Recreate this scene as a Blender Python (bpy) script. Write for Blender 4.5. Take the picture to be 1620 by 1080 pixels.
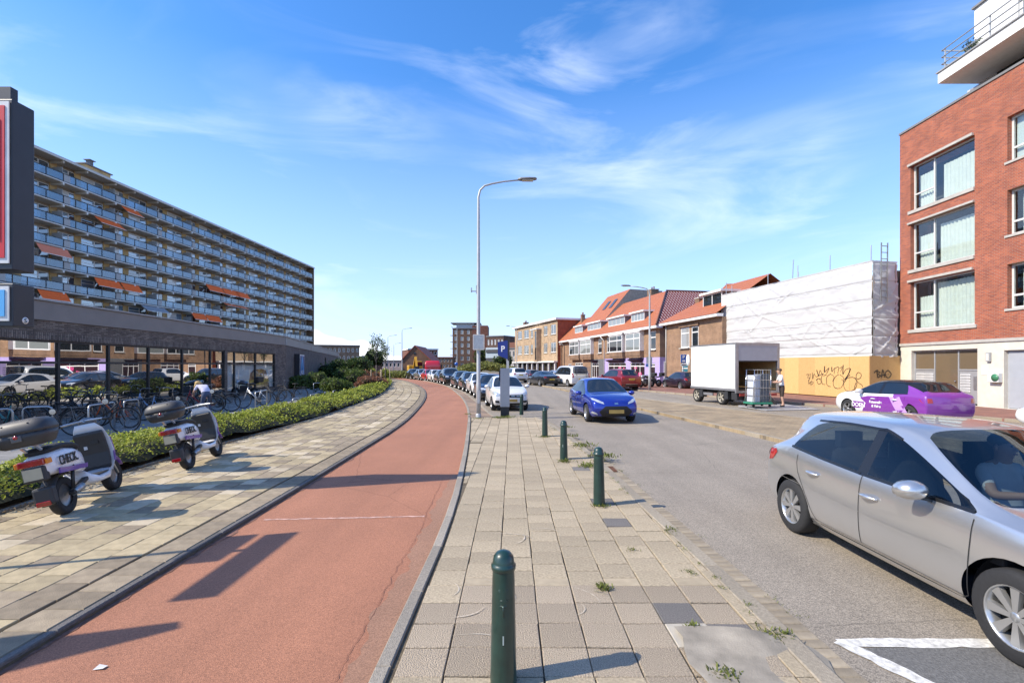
import bpy, bmesh, math, random
from mathutils import Vector, Matrix, Euler
from mathutils.bvhtree import BVHTree
R = math.radians
rng = random.Random(7)
for o in list(bpy.data.objects): bpy.data.objects.remove(o)
SC = bpy.context.scene
COL = SC.collection
# ---------------------------------------------------------------- camera
FPX = 770.0; HOR = 578.0; CAMZ = 1.85      # focal length in photo pixels, horizon row, eye height (photo 1620x1080)
cam = bpy.data.cameras.new('camera'); camo = bpy.data.objects.new('camera', cam); COL.objects.link(camo)
camo.location = (0, 0, CAMZ); camo.rotation_euler = (R(90), 0, 0)
cam.sensor_width = 36; cam.lens = FPX/1620*36; cam.shift_y = (HOR-540)/1620
cam.clip_start = .05; cam.clip_end = 6000
SC.camera = camo
# ---------------------------------------------------------------- light
SUN_EL = 41.0; SUN_V = Vector((-.96, -.28, 0)).normalized()
sv = Vector((SUN_V.x*math.cos(R(SUN_EL)), SUN_V.y*math.cos(R(SUN_EL)), math.sin(R(SUN_EL))))
w = bpy.data.worlds.new('World'); SC.world = w; w.use_nodes = True
nt = w.node_tree; nt.nodes.clear()
def wn(t, **k):
    n = nt.nodes.new(t)
    for a, v in k.items(): setattr(n, a, v)
    return n
wl = nt.links.new
sky = wn('ShaderNodeTexSky'); sky.sky_type = 'NISHITA'; sky.sun_disc = False
sky.sun_elevation = R(SUN_EL); sky.sun_rotation = math.atan2(SUN_V.x, SUN_V.y)
sky.air_density = 1.0; sky.dust_density = .4; sky.ozone_density = 3.0
hs = wn('ShaderNodeHueSaturation'); hs.inputs['Saturation'].default_value = 1.28; hs.inputs['Value'].default_value = 1.5
wl(sky.outputs[0], hs.inputs['Color'])
tint = wn('ShaderNodeMix', data_type='RGBA', blend_type='MULTIPLY'); tint.inputs[0].default_value = 1; tint.inputs[7].default_value = (1.04, 1.0, 1.1, 1); wl(hs.outputs[0], tint.inputs[6])
tc = wn('ShaderNodeTexCoord'); sx = wn('ShaderNodeSeparateXYZ'); wl(tc.outputs['Generated'], sx.inputs[0])
def wm(op, a, b=None, clamp=False, c=None):
    n = nt.nodes.new('ShaderNodeMath'); n.operation = op; n.use_clamp = clamp
    for i, v in enumerate((a, b, c)):
        if v is None: continue
        if isinstance(v, (int, float)): n.inputs[i].default_value = v
        else: wl(v, n.inputs[i])
    return n.outputs[0]
# cirrus: feathery wisps on the sky dome, drawn out along the wind
az = wm('ARCTAN2', sx.outputs[0], sx.outputs[1]); el = wm('ARCSINE', sx.outputs[2])
cb = wn('ShaderNodeCombineXYZ'); wl(az, cb.inputs[0]); wl(wm('MULTIPLY', el, 1.25), cb.inputs[1])
mp = wn('ShaderNodeMapping'); mp.inputs['Rotation'].default_value = (0, 0, R(24)); mp.inputs['Scale'].default_value = (1.5, 4.6, 1); mp.inputs['Location'].default_value = (3.1, 1.7, 0)
wl(cb.outputs[0], mp.inputs[0])
n1 = wn('ShaderNodeTexNoise'); n1.inputs['Scale'].default_value = 1.25; n1.inputs['Detail'].default_value = 8; n1.inputs['Roughness'].default_value = .56; n1.inputs['Distortion'].default_value = .9
wl(mp.outputs[0], n1.inputs[0])
n2 = wn('ShaderNodeTexNoise'); n2.inputs['Scale'].default_value = 2.1; n2.inputs['Detail'].default_value = 3; wl(cb.outputs[0], n2.inputs[0])
c1 = wn('ShaderNodeMapRange'); c1.inputs[1].default_value = .47; c1.inputs[2].default_value = .78; wl(n1.outputs[0], c1.inputs[0])
c2 = wn('ShaderNodeMapRange'); c2.inputs[1].default_value = .4; c2.inputs[2].default_value = .66; wl(n2.outputs[0], c2.inputs[0])
cir = wm('MULTIPLY', wm('POWER', c1.outputs[0], 1.15), wm('MULTIPLY_ADD', c2.outputs[0], .9, False, .1))
lo = wn('ShaderNodeMapRange'); lo.inputs[1].default_value = .02; lo.inputs[2].default_value = .2; wl(sx.outputs[2], lo.inputs[0])
cir = wm('MULTIPLY', wm('MULTIPLY', cir, lo.outputs[0]), .95, True)
# low cumulus bank over the horizon on the left
cb2 = wn('ShaderNodeCombineXYZ'); wl(wm('MULTIPLY', az, 5.0), cb2.inputs[0]); wl(wm('MULTIPLY', sx.outputs[2], 9.0), cb2.inputs[1])
n3 = wn('ShaderNodeTexNoise'); n3.inputs['Scale'].default_value = 2.4; n3.inputs['Detail'].default_value = 6; n3.inputs['Roughness'].default_value = .45; wl(cb2.outputs[0], n3.inputs[0])
top = wm('MULTIPLY_ADD', n3.outputs[0], .11, False, .016)
d1 = wm('MULTIPLY', wm('ADD', az, .47), 5.0); dd = wm('MULTIPLY', d1, d1)
top = wm('SUBTRACT', top, wm('MULTIPLY', dd, .032))
cum = wm('MULTIPLY', wm('SUBTRACT', top, sx.outputs[2]), 90.0, True)
cum = wm('MULTIPLY', cum, wm('GREATER_THAN', sx.outputs[1], 0.0))
hz = wn('ShaderNodeMapRange'); hz.inputs[1].default_value = .5; hz.inputs[2].default_value = 0.0; hz.inputs[3].default_value = 0; hz.inputs[4].default_value = .8; wl(sx.outputs[2], hz.inputs[0])
mixh = wn('ShaderNodeMix', data_type='RGBA'); wl(hz.outputs[0], mixh.inputs[0]); wl(tint.outputs[2], mixh.inputs[6]); mixh.inputs[7].default_value = (3.9, 5.1, 7.9, 1)
mix1 = wn('ShaderNodeMix', data_type='RGBA'); wl(cir, mix1.inputs[0]); wl(mixh.outputs[2], mix1.inputs[6]); mix1.inputs[7].default_value = (7.6, 8.2, 9.2, 1)
mix2 = wn('ShaderNodeMix', data_type='RGBA'); wl(cum, mix2.inputs[0]); wl(mix1.outputs[2], mix2.inputs[6]); mix2.inputs[7].default_value = (8.2, 8.4, 8.8, 1)
bg = wn('ShaderNodeBackground'); bg.inputs[1].default_value = .118; wl(mix2.outputs[2], bg.inputs[0])
wo = wn('ShaderNodeOutputWorld'); wl(bg.outputs[0], wo.inputs[0])
sd = bpy.data.lights.new('sun', 'SUN'); sd.energy = 4.2; sd.angle = R(.53); sd.color = (1, .905, .75)
so = bpy.data.objects.new('sun', sd); COL.objects.link(so); so.rotation_euler = sv.to_track_quat('Z', 'Y').to_euler(); so.location = (0, 0, 60)
SC.view_settings.view_transform = 'Standard'; SC.view_settings.look = 'None'; SC.view_settings.gamma = 1; SC.view_settings.exposure = .6
SC.cycles.max_bounces = 8; SC.cycles.transparent_max_bounces = 12; SC.cycles.caustics_reflective = False; SC.cycles.caustics_refractive = False
# ---------------------------------------------------------------- helpers
def G(px, py, z=0.0):                       # photo pixel on the level z -> world point
    Y = FPX*(CAMZ-z)/(py-HOR); return Vector(((px-810)/FPX*Y, Y, z))
def AT(px, py, Y): return Vector(((px-810)/FPX*Y, Y, CAMZ+(HOR-py)*Y/FPX))
def tag(o, label=None, cat=None, group=None, kind=None):
    if label: o['label'] = label
    if cat: o['category'] = cat
    if group: o['group'] = group
    if kind: o['kind'] = kind
    return o
def empty(name, loc=(0, 0, 0), rz=0, label=None, cat=None, group=None, parent=None):
    o = bpy.data.objects.new(name, None); o.empty_display_size = .2; COL.objects.link(o)
    o.location = loc; o.rotation_euler = (0, 0, rz); o.parent = parent
    return tag(o, label, cat, group)
def link(name, me, parent=None, mats=None):
    o = bpy.data.objects.new(name, me); COL.objects.link(o); o.parent = parent
    if mats is not None and not me.materials:
        for m in (mats if isinstance(mats, (list, tuple)) else [mats]): me.materials.append(m)
    return o
def copy_tree(o, parent=None):
    c = o.copy(); COL.objects.link(c); c.parent = parent
    for ch in list(o.children): copy_tree(ch, c)
    return c
class MB:
    def __init__(s): s.v = []; s.f = []; s.m = []; s.sm = []
    def add(s, vs, fs, m=0, smooth=False):
        b = len(s.v); s.v += [tuple(v) for v in vs]
        for f in fs: s.f.append([b+i for i in f]); s.m.append(m); s.sm.append(smooth)
        return s
    def box(s, x0, x1, y0, y1, z0, z1, m=0):
        return s.add([(x0,y0,z0),(x1,y0,z0),(x1,y1,z0),(x0,y1,z0),(x0,y0,z1),(x1,y0,z1),(x1,y1,z1),(x0,y1,z1)],
            [(0,3,2,1),(4,5,6,7),(0,1,5,4),(1,2,6,5),(2,3,7,6),(3,0,4,7)], m)
    def obox(s, c, sx, sy, sz, M=None, m=0):        # box about a centre with optional 3x3 rotation
        c = Vector(c); vs = []
        for dz in (-1, 1):
            for dx, dy in ((-1,-1),(1,-1),(1,1),(-1,1)):
                p = Vector((dx*sx/2, dy*sy/2, dz*sz/2)); vs.append(c+(M @ p if M else p))
        return s.add(vs, [(0,3,2,1),(4,5,6,7),(0,1,5,4),(1,2,6,5),(2,3,7,6),(3,0,4,7)], m)
    def bar(s, a, b, w, h=None, m=0):               # square bar from a to b
        a, b = Vector(a), Vector(b); d = b-a; L = d.length
        if L < 1e-6: return s
        q = d.to_track_quat('Z', 'Y').to_matrix(); return s.obox((a+b)/2, w, h or w, L, q, m)
    def tube(s, pts, r, n=8, m=0, cap=True):
        pts = [Vector(p) for p in pts]; rs = r if isinstance(r, (list, tuple)) else [r]*len(pts)
        vs = []; up = None
        for i, p in enumerate(pts):
            d = (pts[min(i+1, len(pts)-1)]-pts[max(i-1, 0)]).normalized()
            if up is None: up = d.orthogonal().normalized()
            else: up = (up-d*up.dot(d)).normalized()
            sd_ = d.cross(up)
            for k in range(n):
                a = 2*math.pi*k/n; vs.append(p+(up*math.cos(a)+sd_*math.sin(a))*rs[i])
        fs = [(i*n+k, i*n+(k+1) % n, (i+1)*n+(k+1) % n, (i+1)*n+k) for i in range(len(pts)-1) for k in range(n)]
        s.add(vs, fs, m, True)
        if cap:
            b = len(s.v)-len(vs)
            s.f.append([b+k for k in range(n)][::-1]); s.m.append(m); s.sm.append(False)
            s.f.append([b+(len(pts)-1)*n+k for k in range(n)]); s.m.append(m); s.sm.append(False)
        return s
    def lathe(s, prof, n=16, m=0, axis='Z', c=(0, 0, 0), smooth=True):   # prof: (radius, height)
        vs = []; c = Vector(c)
        for r_, h in prof:
            for k in range(n):
                a = 2*math.pi*k/n; ca, sa = math.cos(a)*r_, math.sin(a)*r_
                vs.append(c+(Vector((ca, sa, h)) if axis == 'Z' else Vector((ca, h, sa)) if axis == 'Y' else Vector((h, ca, sa))))
        fs = [(i*n+k, i*n+(k+1) % n, (i+1)*n+(k+1) % n, (i+1)*n+k) for i in range(len(prof)-1) for k in range(n)]
        if axis == 'Y': fs = [f[::-1] for f in fs]
        return s.add(vs, fs, m, smooth)
    def ball(s, c, rx, ry, rz, nu=12, nv=8, m=0):
        c = Vector(c); vs = []
        for i in range(nv+1):
            t = math.pi*i/nv
            for k in range(nu):
                a = 2*math.pi*k/nu; vs.append(c+Vector((rx*math.sin(t)*math.cos(a), ry*math.sin(t)*math.sin(a), rz*math.cos(t))))
        fs = [(i*nu+k, (i+1)*nu+k, (i+1)*nu+(k+1) % nu, i*nu+(k+1) % nu) for i in range(nv) for k in range(nu)]
        return s.add(vs, fs, m, True)
    def prism(s, poly, y0, y1, m=0, plane='XZ', smooth=False):      # poly in plane, extruded along the third axis
        n = len(poly); f3 = {'XZ': lambda p, d: (p[0], d, p[1]), 'XY': lambda p, d: (p[0], p[1], d), 'YZ': lambda p, d: (d, p[0], p[1])}[plane]
        vs = [f3(p, y0) for p in poly]+[f3(p, y1) for p in poly]
        area = sum(poly[i][0]*poly[(i+1) % n][1]-poly[(i+1) % n][0]*poly[i][1] for i in range(n))
        fs = [list(range(n)), list(range(2*n-1, n-1, -1))]+[(i, i+n, (i+1) % n+n, (i+1) % n) for i in range(n)]
        s.add(vs, fs, m, smooth); return s
    def loft(s, rings, m=0, cap=True, smooth=True):
        n = len(rings[0]); vs = [p for r_ in rings for p in r_]
        fs = [(i*n+k, i*n+(k+1) % n, (i+1)*n+(k+1) % n, (i+1)*n+k) for i in range(len(rings)-1) for k in range(n)]
        b = len(s.v); s.add(vs, fs, m, smooth)
        if cap:
            s.f.append([b+k for k in range(n)][::-1]); s.m.append(m); s.sm.append(smooth)
            s.f.append([b+(len(rings)-1)*n+k for k in range(n)]); s.m.append(m); s.sm.append(smooth)
        return s
    def mesh(s, name, mats):
        me = bpy.data.meshes.new(name); me.from_pydata(s.v, [], s.f)
        for m in (mats if isinstance(mats, (list, tuple)) else [mats]): me.materials.append(m)
        me.polygons.foreach_set('material_index', s.m); me.polygons.foreach_set('use_smooth', s.sm)
        bm = bmesh.new(); bm.from_mesh(me); bmesh.ops.recalc_face_normals(bm, faces=bm.faces); bm.to_mesh(me); bm.free()
        me.update(); return me
    def build(s, name, mats, parent=None, bevel=0, seg=2):
        me = s.mesh(name, mats); o = link(name, me, parent)
        if bevel: bev(o, bevel, seg)
        return o
def bev(o, wd, seg=2):
    m = o.modifiers.new('bevel', 'BEVEL'); m.width = wd; m.segments = seg; m.limit_method = 'ANGLE'; m.angle_limit = R(35); m.harden_normals = False
    return o
def subs(o, lv):
    m = o.modifiers.new('sub', 'SUBSURF'); m.levels = lv; m.render_levels = lv; return o
def cat_rom(pts, step=1.0):
    P = [Vector(p) for p in pts]; out = []
    for i in range(len(P)-1):
        p0 = P[max(i-1, 0)]; p1 = P[i]; p2 = P[i+1]; p3 = P[min(i+2, len(P)-1)]
        n = max(1, int((p2-p1).length/step))
        for k in range(n):
            t = k/n; out.append(.5*((2*p1)+(p2-p0)*t+(2*p0-5*p1+4*p2-p3)*t*t+(3*p1-p0-3*p2+p3)*t**3))
    out.append(P[-1]); return out
def text_mesh(s, size, depth=.004, font_x=1.0, bold=0.0):
    cu = bpy.data.curves.new('lettering', 'FONT'); cu.body = s; cu.size = size; cu.extrude = depth; cu.align_x = 'CENTER'; cu.align_y = 'CENTER'; cu.offset = bold
    o = bpy.data.objects.new('lettering', cu); COL.objects.link(o)
    dg = bpy.context.evaluated_depsgraph_get(); dg.update(); me = bpy.data.meshes.new_from_object(o.evaluated_get(dg))
    bpy.data.objects.remove(o)
    if font_x != 1.0:
        for v in me.vertices: v.co.x *= font_x
    me.materials.clear(); return me
# ---------------------------------------------------------------- materials
MATS = {}
def M(name, col, rough=.65, metal=0.0, var=.12, vs=4.0, bump=0.0, bs=60.0, rnd=0.0, island=0.0, coat=0.0, var2=0.0, v2s=.6, spec=.5, emit=0, sheen=0):
    if name in MATS: return MATS[name]
    m = bpy.data.materials.new(name); m.use_nodes = True; t = m.node_tree; N = t.nodes; L = t.links.new
    p = N['Principled BSDF']; p.inputs['Roughness'].default_value = rough; p.inputs['Metallic'].default_value = metal
    p.inputs['Coat Weight'].default_value = coat; p.inputs['Coat Roughness'].default_value = .04; p.inputs['Specular IOR Level'].default_value = spec
    col = tuple(col)[:3]
    tcn = N.new('ShaderNodeTexCoord'); cur = None
    def mult(val_out, amt):
        nonlocal cur
        mr = N.new('ShaderNodeMapRange'); mr.inputs[3].default_value = 1-amt; mr.inputs[4].default_value = 1+amt; L(val_out, mr.inputs[0])
        mx = N.new('ShaderNodeMix'); mx.data_type = 'RGBA'; mx.blend_type = 'MULTIPLY'; mx.inputs[0].default_value = 1
        if cur is None: mx.inputs[6].default_value = (*col, 1)
        else: L(cur, mx.inputs[6])
        L(mr.outputs[0], mx.inputs[7]); cur = mx.outputs[2]
    def noise(scale, detail=4):
        nn = N.new('ShaderNodeTexNoise'); nn.inputs['Scale'].default_value = scale; nn.inputs['Detail'].default_value = detail; L(tcn.outputs['Object'], nn.inputs[0]); return nn.outputs[0]
    def stretch(o):
        mr = N.new('ShaderNodeMapRange'); mr.inputs[1].default_value = .3; mr.inputs[2].default_value = .7; L(o, mr.inputs[0]); return mr.outputs[0]
    if var: mult(stretch(noise(vs)), var)
    if var2: mult(stretch(noise(v2s)), var2)
    if rnd: mult(N.new('ShaderNodeObjectInfo').outputs['Random'], rnd)
    if island: mult(N.new('ShaderNodeNewGeometry').outputs['Random Per Island'], island)
    if cur is not None: L(cur, p.inputs['Base Color'])
    else: p.inputs['Base Color'].default_value = (*col, 1)
    if bump:
        b = N.new('ShaderNodeBump'); b.inputs['Strength'].default_value = bump; b.inputs['Distance'].default_value = .02; L(noise(bs, 6), b.inputs['Height']); L(b.outputs[0], p.inputs['Normal'])
    if emit: p.inputs['Emission Color'].default_value = (*col, 1); p.inputs['Emission Strength'].default_value = emit
    MATS[name] = m; return m
def brick_mat(name, c1, c2, mortar, bw=.215, bh=.062, ms=.008, bump=.6, bias=0, vert=False, var=.25, rough=.85):
    if name in MATS: return MATS[name]
    m = bpy.data.materials.new(name); m.use_nodes = True; t = m.node_tree; N = t.nodes; L = t.links.new; p = N['Principled BSDF']; p.inputs['Roughness'].default_value = rough
    tcn = N.new('ShaderNodeTexCoord'); s = N.new('ShaderNodeSeparateXYZ'); L(tcn.outputs['Object'], s.inputs[0])
    ad = N.new('ShaderNodeMath'); ad.operation = 'ADD'; L(s.outputs[0], ad.inputs[0]); L(s.outputs[1], ad.inputs[1])
    cb_ = N.new('ShaderNodeCombineXYZ')
    if vert: L(s.outputs[2], cb_.inputs[0]); L(ad.outputs[0], cb_.inputs[1])
    else: L(ad.outputs[0], cb_.inputs[0]); L(s.outputs[2], cb_.inputs[1])
    b = N.new('ShaderNodeTexBrick'); L(cb_.outputs[0], b.inputs[0]); b.inputs['Scale'].default_value = 1; b.inputs['Brick Width'].default_value = bw; b.inputs['Row Height'].default_value = bh
    b.inputs['Mortar Size'].default_value = ms; b.inputs['Mortar Smooth'].default_value = .2; b.inputs['Bias'].default_value = bias
    b.inputs['Color1'].default_value = (*c1, 1); b.inputs['Color2'].default_value = (*c2, 1); b.inputs['Mortar'].default_value = (*mortar, 1)
    nn = N.new('ShaderNodeTexNoise'); nn.inputs['Scale'].default_value = 1.3; nn.inputs['Detail'].default_value = 5; L(tcn.outputs['Object'], nn.inputs[0])
    mr = N.new('ShaderNodeMapRange'); mr.inputs[1].default_value = .3; mr.inputs[2].default_value = .7; mr.inputs[3].default_value = 1-var; mr.inputs[4].default_value = 1+var; L(nn.outputs[0], mr.inputs[0])
    mx = N.new('ShaderNodeMix'); mx.data_type = 'RGBA'; mx.blend_type = 'MULTIPLY'; mx.inputs[0].default_value = 1; L(b.outputs[0], mx.inputs[6]); L(mr.outputs[0], mx.inputs[7]); L(mx.outputs[2], p.inputs['Base Color'])
    bp = N.new('ShaderNodeBump'); bp.inputs['Strength'].default_value = bump; bp.inputs['Distance'].default_value = .008; bp.invert = True; L(b.outputs['Fac'], bp.inputs['Height']); L(bp.outputs[0], p.inputs['Normal'])
    MATS[name] = m; return m
def glass_mat(name, tint=(.75, .8, .82), refl=.06, rough=.01, rtint=(1, 1, 1)):     # clear pane: transparent mixed with a mirror by fresnel
    if name in MATS: return MATS[name]
    m = bpy.data.materials.new(name); m.use_nodes = True; t = m.node_tree; N = t.nodes; L = t.links.new; N.clear()
    o = N.new('ShaderNodeOutputMaterial'); tr = N.new('ShaderNodeBsdfTransparent'); tr.inputs[0].default_value = (*tint, 1)
    g = N.new('ShaderNodeBsdfGlossy'); g.inputs['Roughness'].default_value = rough; g.inputs[0].default_value = (*rtint, 1)
    f = N.new('ShaderNodeLayerWeight'); f.inputs[0].default_value = .5; pw_ = N.new('ShaderNodeMath'); pw_.operation = 'POWER'; pw_.inputs[1].default_value = 4.0; L(f.outputs['Facing'], pw_.inputs[0])
    a = N.new('ShaderNodeMath'); a.operation = 'ADD'; a.inputs[1].default_value = refl; a.use_clamp = True; L(pw_.outputs[0], a.inputs[0])
    x = N.new('ShaderNodeMixShader'); L(a.outputs[0], x.inputs[0]); L(tr.outputs[0], x.inputs[1]); L(g.outputs[0], x.inputs[2]); L(x.outputs[0], o.inputs[0])
    MATS[name] = m; return m
def dark_glass(name, col=(.015, .018, .022), refl=.1, rough=.02, wob=0.0):           # pane with an unlit room behind it
    if name in MATS: return MATS[name]
    m = bpy.data.materials.new(name); m.use_nodes = True; t = m.node_tree; N = t.nodes; L = t.links.new; N.clear()
    o = N.new('ShaderNodeOutputMaterial'); d = N.new('ShaderNodeBsdfDiffuse'); d.inputs[0].default_value = (*col, 1)
    g = N.new('ShaderNodeBsdfGlossy'); g.inputs['Roughness'].default_value = rough
    f = N.new('ShaderNodeFresnel'); f.inputs[0].default_value = 1.5; a = N.new('ShaderNodeMath'); a.operation = 'ADD'; a.inputs[1].default_value = refl; a.use_clamp = True; L(f.outputs[0], a.inputs[0])
    if wob:
        nn = N.new('ShaderNodeTexNoise'); nn.inputs['Scale'].default_value = 1.2; nn.inputs['Detail'].default_value = 1; tcn = N.new('ShaderNodeTexCoord'); L(tcn.outputs['Object'], nn.inputs[0])
        bp = N.new('ShaderNodeBump'); bp.inputs['Strength'].default_value = wob; bp.inputs['Distance'].default_value = .05; L(nn.outputs[0], bp.inputs['Height']); L(bp.outputs[0], g.inputs['Normal'])
    x = N.new('ShaderNodeMixShader'); L(a.outputs[0], x.inputs[0]); L(d.outputs[0], x.inputs[1]); L(g.outputs[0], x.inputs[2]); L(x.outputs[0], o.inputs[0])
    MATS[name] = m; return m
WHITE = M('white_paint', (.78, .78, .76), .45, var=.04)
BLACKP = M('black_plastic', (.018, .018, .02), .5, var=.1)
RUBBER = M('rubber', (.02, .02, .021), .8, var=.15, vs=30)
CHROME = M('bright_metal', (.62, .63, .64), .22, 1, var=.05)
STEEL = M('galvanised_steel', (.42, .43, .44), .42, .85, var=.12, vs=8)
DARKVOID = M('dark_interior', (.012, .012, .013), .9, var=0)
# ================================================================ THE GROUND
def asphalt(name, col, speck, scale=220, patch=.12, bump=.5, crack=True, stain=(.6,.6,.6)):
    m = bpy.data.materials.new(name); m.use_nodes = True; t = m.node_tree; N = t.nodes; L = t.links.new; p = N['Principled BSDF']; p.inputs['Roughness'].default_value = .88
    tcn = N.new('ShaderNodeTexCoord')
    v = N.new('ShaderNodeTexVoronoi'); v.inputs['Scale'].default_value = scale; L(tcn.outputs['Object'], v.inputs[0])
    r1 = N.new('ShaderNodeMapRange'); r1.inputs[3].default_value = 1-speck; r1.inputs[4].default_value = 1+speck
    sp = N.new('ShaderNodeSeparateColor'); L(v.outputs['Color'], sp.inputs[0]); L(sp.outputs[0], r1.inputs[0])
    n = N.new('ShaderNodeTexNoise'); n.inputs['Scale'].default_value = .55; n.inputs['Detail'].default_value = 8; n.inputs['Roughness'].default_value = .6; L(tcn.outputs['Object'], n.inputs[0])
    r2 = N.new('ShaderNodeMapRange'); r2.inputs[1].default_value = .3; r2.inputs[2].default_value = .7; r2.inputs[3].default_value = 1-patch; r2.inputs[4].default_value = 1+patch; L(n.outputs[0], r2.inputs[0])
    m1 = N.new('ShaderNodeMath'); m1.operation = 'MULTIPLY'; L(r1.outputs[0], m1.inputs[0]); L(r2.outputs[0], m1.inputs[1])
    # faint long wheel streaks along the road
    mpn = N.new('ShaderNodeMapping'); mpn.inputs['Scale'].default_value = (1.6, .05, 1); L(tcn.outputs['Object'], mpn.inputs[0])
    n4 = N.new('ShaderNodeTexNoise'); n4.inputs['Scale'].default_value = 1; n4.inputs['Detail'].default_value = 4; L(mpn.outputs[0], n4.inputs[0])
    r4 = N.new('ShaderNodeMapRange'); r4.inputs[1].default_value = .3; r4.inputs[2].default_value = .7; r4.inputs[3].default_value = .9; r4.inputs[4].default_value = 1.08; L(n4.outputs[0], r4.inputs[0])
    m2 = N.new('ShaderNodeMath'); m2.operation = 'MULTIPLY'; L(m1.outputs[0], m2.inputs[0]); L(r4.outputs[0], m2.inputs[1])
    mx = N.new('ShaderNodeMix'); mx.data_type = 'RGBA'; mx.blend_type = 'MULTIPLY'; mx.inputs[0].default_value = 1; mx.inputs[6].default_value = (*col, 1); L(m2.outputs[0], mx.inputs[7])
    last = mx.outputs[2]
    if crack:
        v2 = N.new('ShaderNodeTexVoronoi'); v2.feature = 'DISTANCE_TO_EDGE'; v2.inputs['Scale'].default_value = .22
        nz = N.new('ShaderNodeTexNoise'); nz.inputs['Scale'].default_value = 1.6; nz.inputs['Detail'].default_value = 6; L(tcn.outputs['Object'], nz.inputs[0])
        mv = N.new('ShaderNodeMix'); mv.data_type = 'RGBA'; mv.inputs[0].default_value = .12; L(tcn.outputs['Object'], mv.inputs[6]); L(nz.outputs['Color'], mv.inputs[7]); L(mv.outputs[2], v2.inputs[0])
        ck = N.new('ShaderNodeMapRange'); ck.inputs[1].default_value = 0; ck.inputs[2].default_value = .0022; ck.inputs[3].default_value = .72; ck.inputs[4].default_value = 1; L(v2.outputs[0], ck.inputs[0])
        mk = N.new('ShaderNodeMix'); mk.data_type = 'RGBA'; mk.blend_type = 'MULTIPLY'; mk.inputs[0].default_value = 1; L(last, mk.inputs[6]); L(ck.outputs[0], mk.inputs[7]); last = mk.outputs[2]
    L(last, p.inputs['Base Color'])
    b = N.new('ShaderNodeBump'); b.inputs['Strength'].default_value = bump; b.inputs['Distance'].default_value = .006; L(v.outputs['Distance'], b.inputs['Height']); L(b.outputs[0], p.inputs['Normal'])
    MATS[name] = m; return m
ASPH = asphalt('road_asphalt', (.265, .228, .18), .42, 130, .12)
REDA = asphalt('red_cycle_asphalt', (.345, .15, .084), .28, 160, .1, .45)
EARTH = M('earth', (.16, .12, .08), .95, var=.35, vs=6, bump=.8, bs=30)
def sheet(name, Lp, Rp, z, mat, thick=0.0, cols=1):
    n = min(len(Lp), len(Rp)); mb = MB(); vs = []
    for i in range(n):
        for c in range(cols+1):
            t = c/cols; vs.append((Lp[i][0]*(1-t)+Rp[i][0]*t, Lp[i][1]*(1-t)+Rp[i][1]*t, z))
    mb.add(vs, [(i*(cols+1)+c, i*(cols+1)+c+1, (i+1)*(cols+1)+c+1, (i+1)*(cols+1)+c) for i in range(n-1) for c in range(cols)])
    if thick:
        for side in (0, cols):
            b = [vs[i*(cols+1)+side] for i in range(n)]; mb.add(b+[(p[0], p[1], z-thick) for p in b], [(i, i+1, n+i+1, n+i) for i in range(n-1)])
        for row in (0, n-1):
            b = [vs[row*(cols+1)+c] for c in range(cols+1)]; mb.add(b+[(p[0], p[1], z-thick) for p in b], [(i, i+1, cols+1+i+1, cols+1+i) for i in range(cols)])
    o = mb.build(name, mat); o['kind'] = 'structure'; return o
def samp(pts, n=140):                        # resample a smoothed line to n points by distance
    P = cat_rom([(a, b, 0) for a, b in pts], .4); d = [0]
    for i in range(1, len(P)): d.append(d[-1]+(P[i]-P[i-1]).length)
    out = []; j = 0
    for k in range(n):
        # denser near the camera
        s = d[-1]*(k/(n-1))**1.5
        while j < len(d)-2 and d[j+1] < s: j += 1
        t = (s-d[j])/max(1e-9, d[j+1]-d[j]); out.append(P[j].lerp(P[j+1], min(1, t)))
    return out
def xat(P, y):
    for i in range(len(P)-1):
        if P[i][1] <= y <= P[i+1][1]:
            t = (y-P[i][1])/max(1e-9, P[i+1][1]-P[i][1]); return P[i][0]*(1-t)+P[i+1][0]*t
    return P[-1][0] if y > P[-1][1] else P[0][0]
SW_L = samp([(-6.2,-3),(-6.3,3),(-6.45,6),(-6.8,9),(-6.9,12),(-6.85,15.2),(-7.15,20.6),(-9.0,34.7),(-14.8,59),(-22,76),(-40,104)])
PA_L = samp([(-3.15,-3),(-3.17,3),(-3.2,5),(-3.25,8),(-3.35,12),(-3.42,14.3),(-3.7,18),(-4.57,25.4),(-5.7,32.4),(-7.3,40),(-9.9,49.6),(-14,62),(-20.5,76),(-38.5,104)])
PA_R = samp([(-.85,-3),(-.85,3),(-.82,4.7),(-.85,6.7),(-.96,8.8),(-1.15,11.8),(-1.64,18),(-2.29,23.7),(-3.42,31),(-6.1,44.5),(-9.85,57),(-14.3,68),(-19.5,78),(-36.5,105)])
KB_R = samp([(1.92,-3),(1.95,3),(1.93,4.3),(1.84,6.6),(1.75,9.2),(1.6,12),(1.3,15),(.98,17.5)])
PK_L = samp([(-.5,17.4),(-.78,18.7),(-1.93,26),(-3.55,35),(-5.9,44.5),(-9.6,57),(-14.0,68),(-19.2,78.2),(-36.2,105.2)])
RK = samp([(24,-3),(21.6,5),(18.5,13),(16.4,19),(13.3,26.5),(9.9,36.5),(7.2,45.5),(4.4,55),(0,69),(-6.5,87),(-20,112)])
g = MB().add([(-2500,-300,-.17),(2500,-300,-.17),(2500,3500,-.17),(-2500,3500,-.17)], [(0,1,2,3)]).build('ground', M('ground_soil', (.17, .15, .1), .95, var=.3, vs=.05)); g['kind'] = 'structure'
sheet('road', PA_R, RK, -.10, ASPH, cols=6)
sheet('cycle_path', PA_L, PA_R, -.045, REDA, cols=4)
off = lambda P, d: [Vector((p.x+d, p.y, 0)) for p in P]
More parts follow.
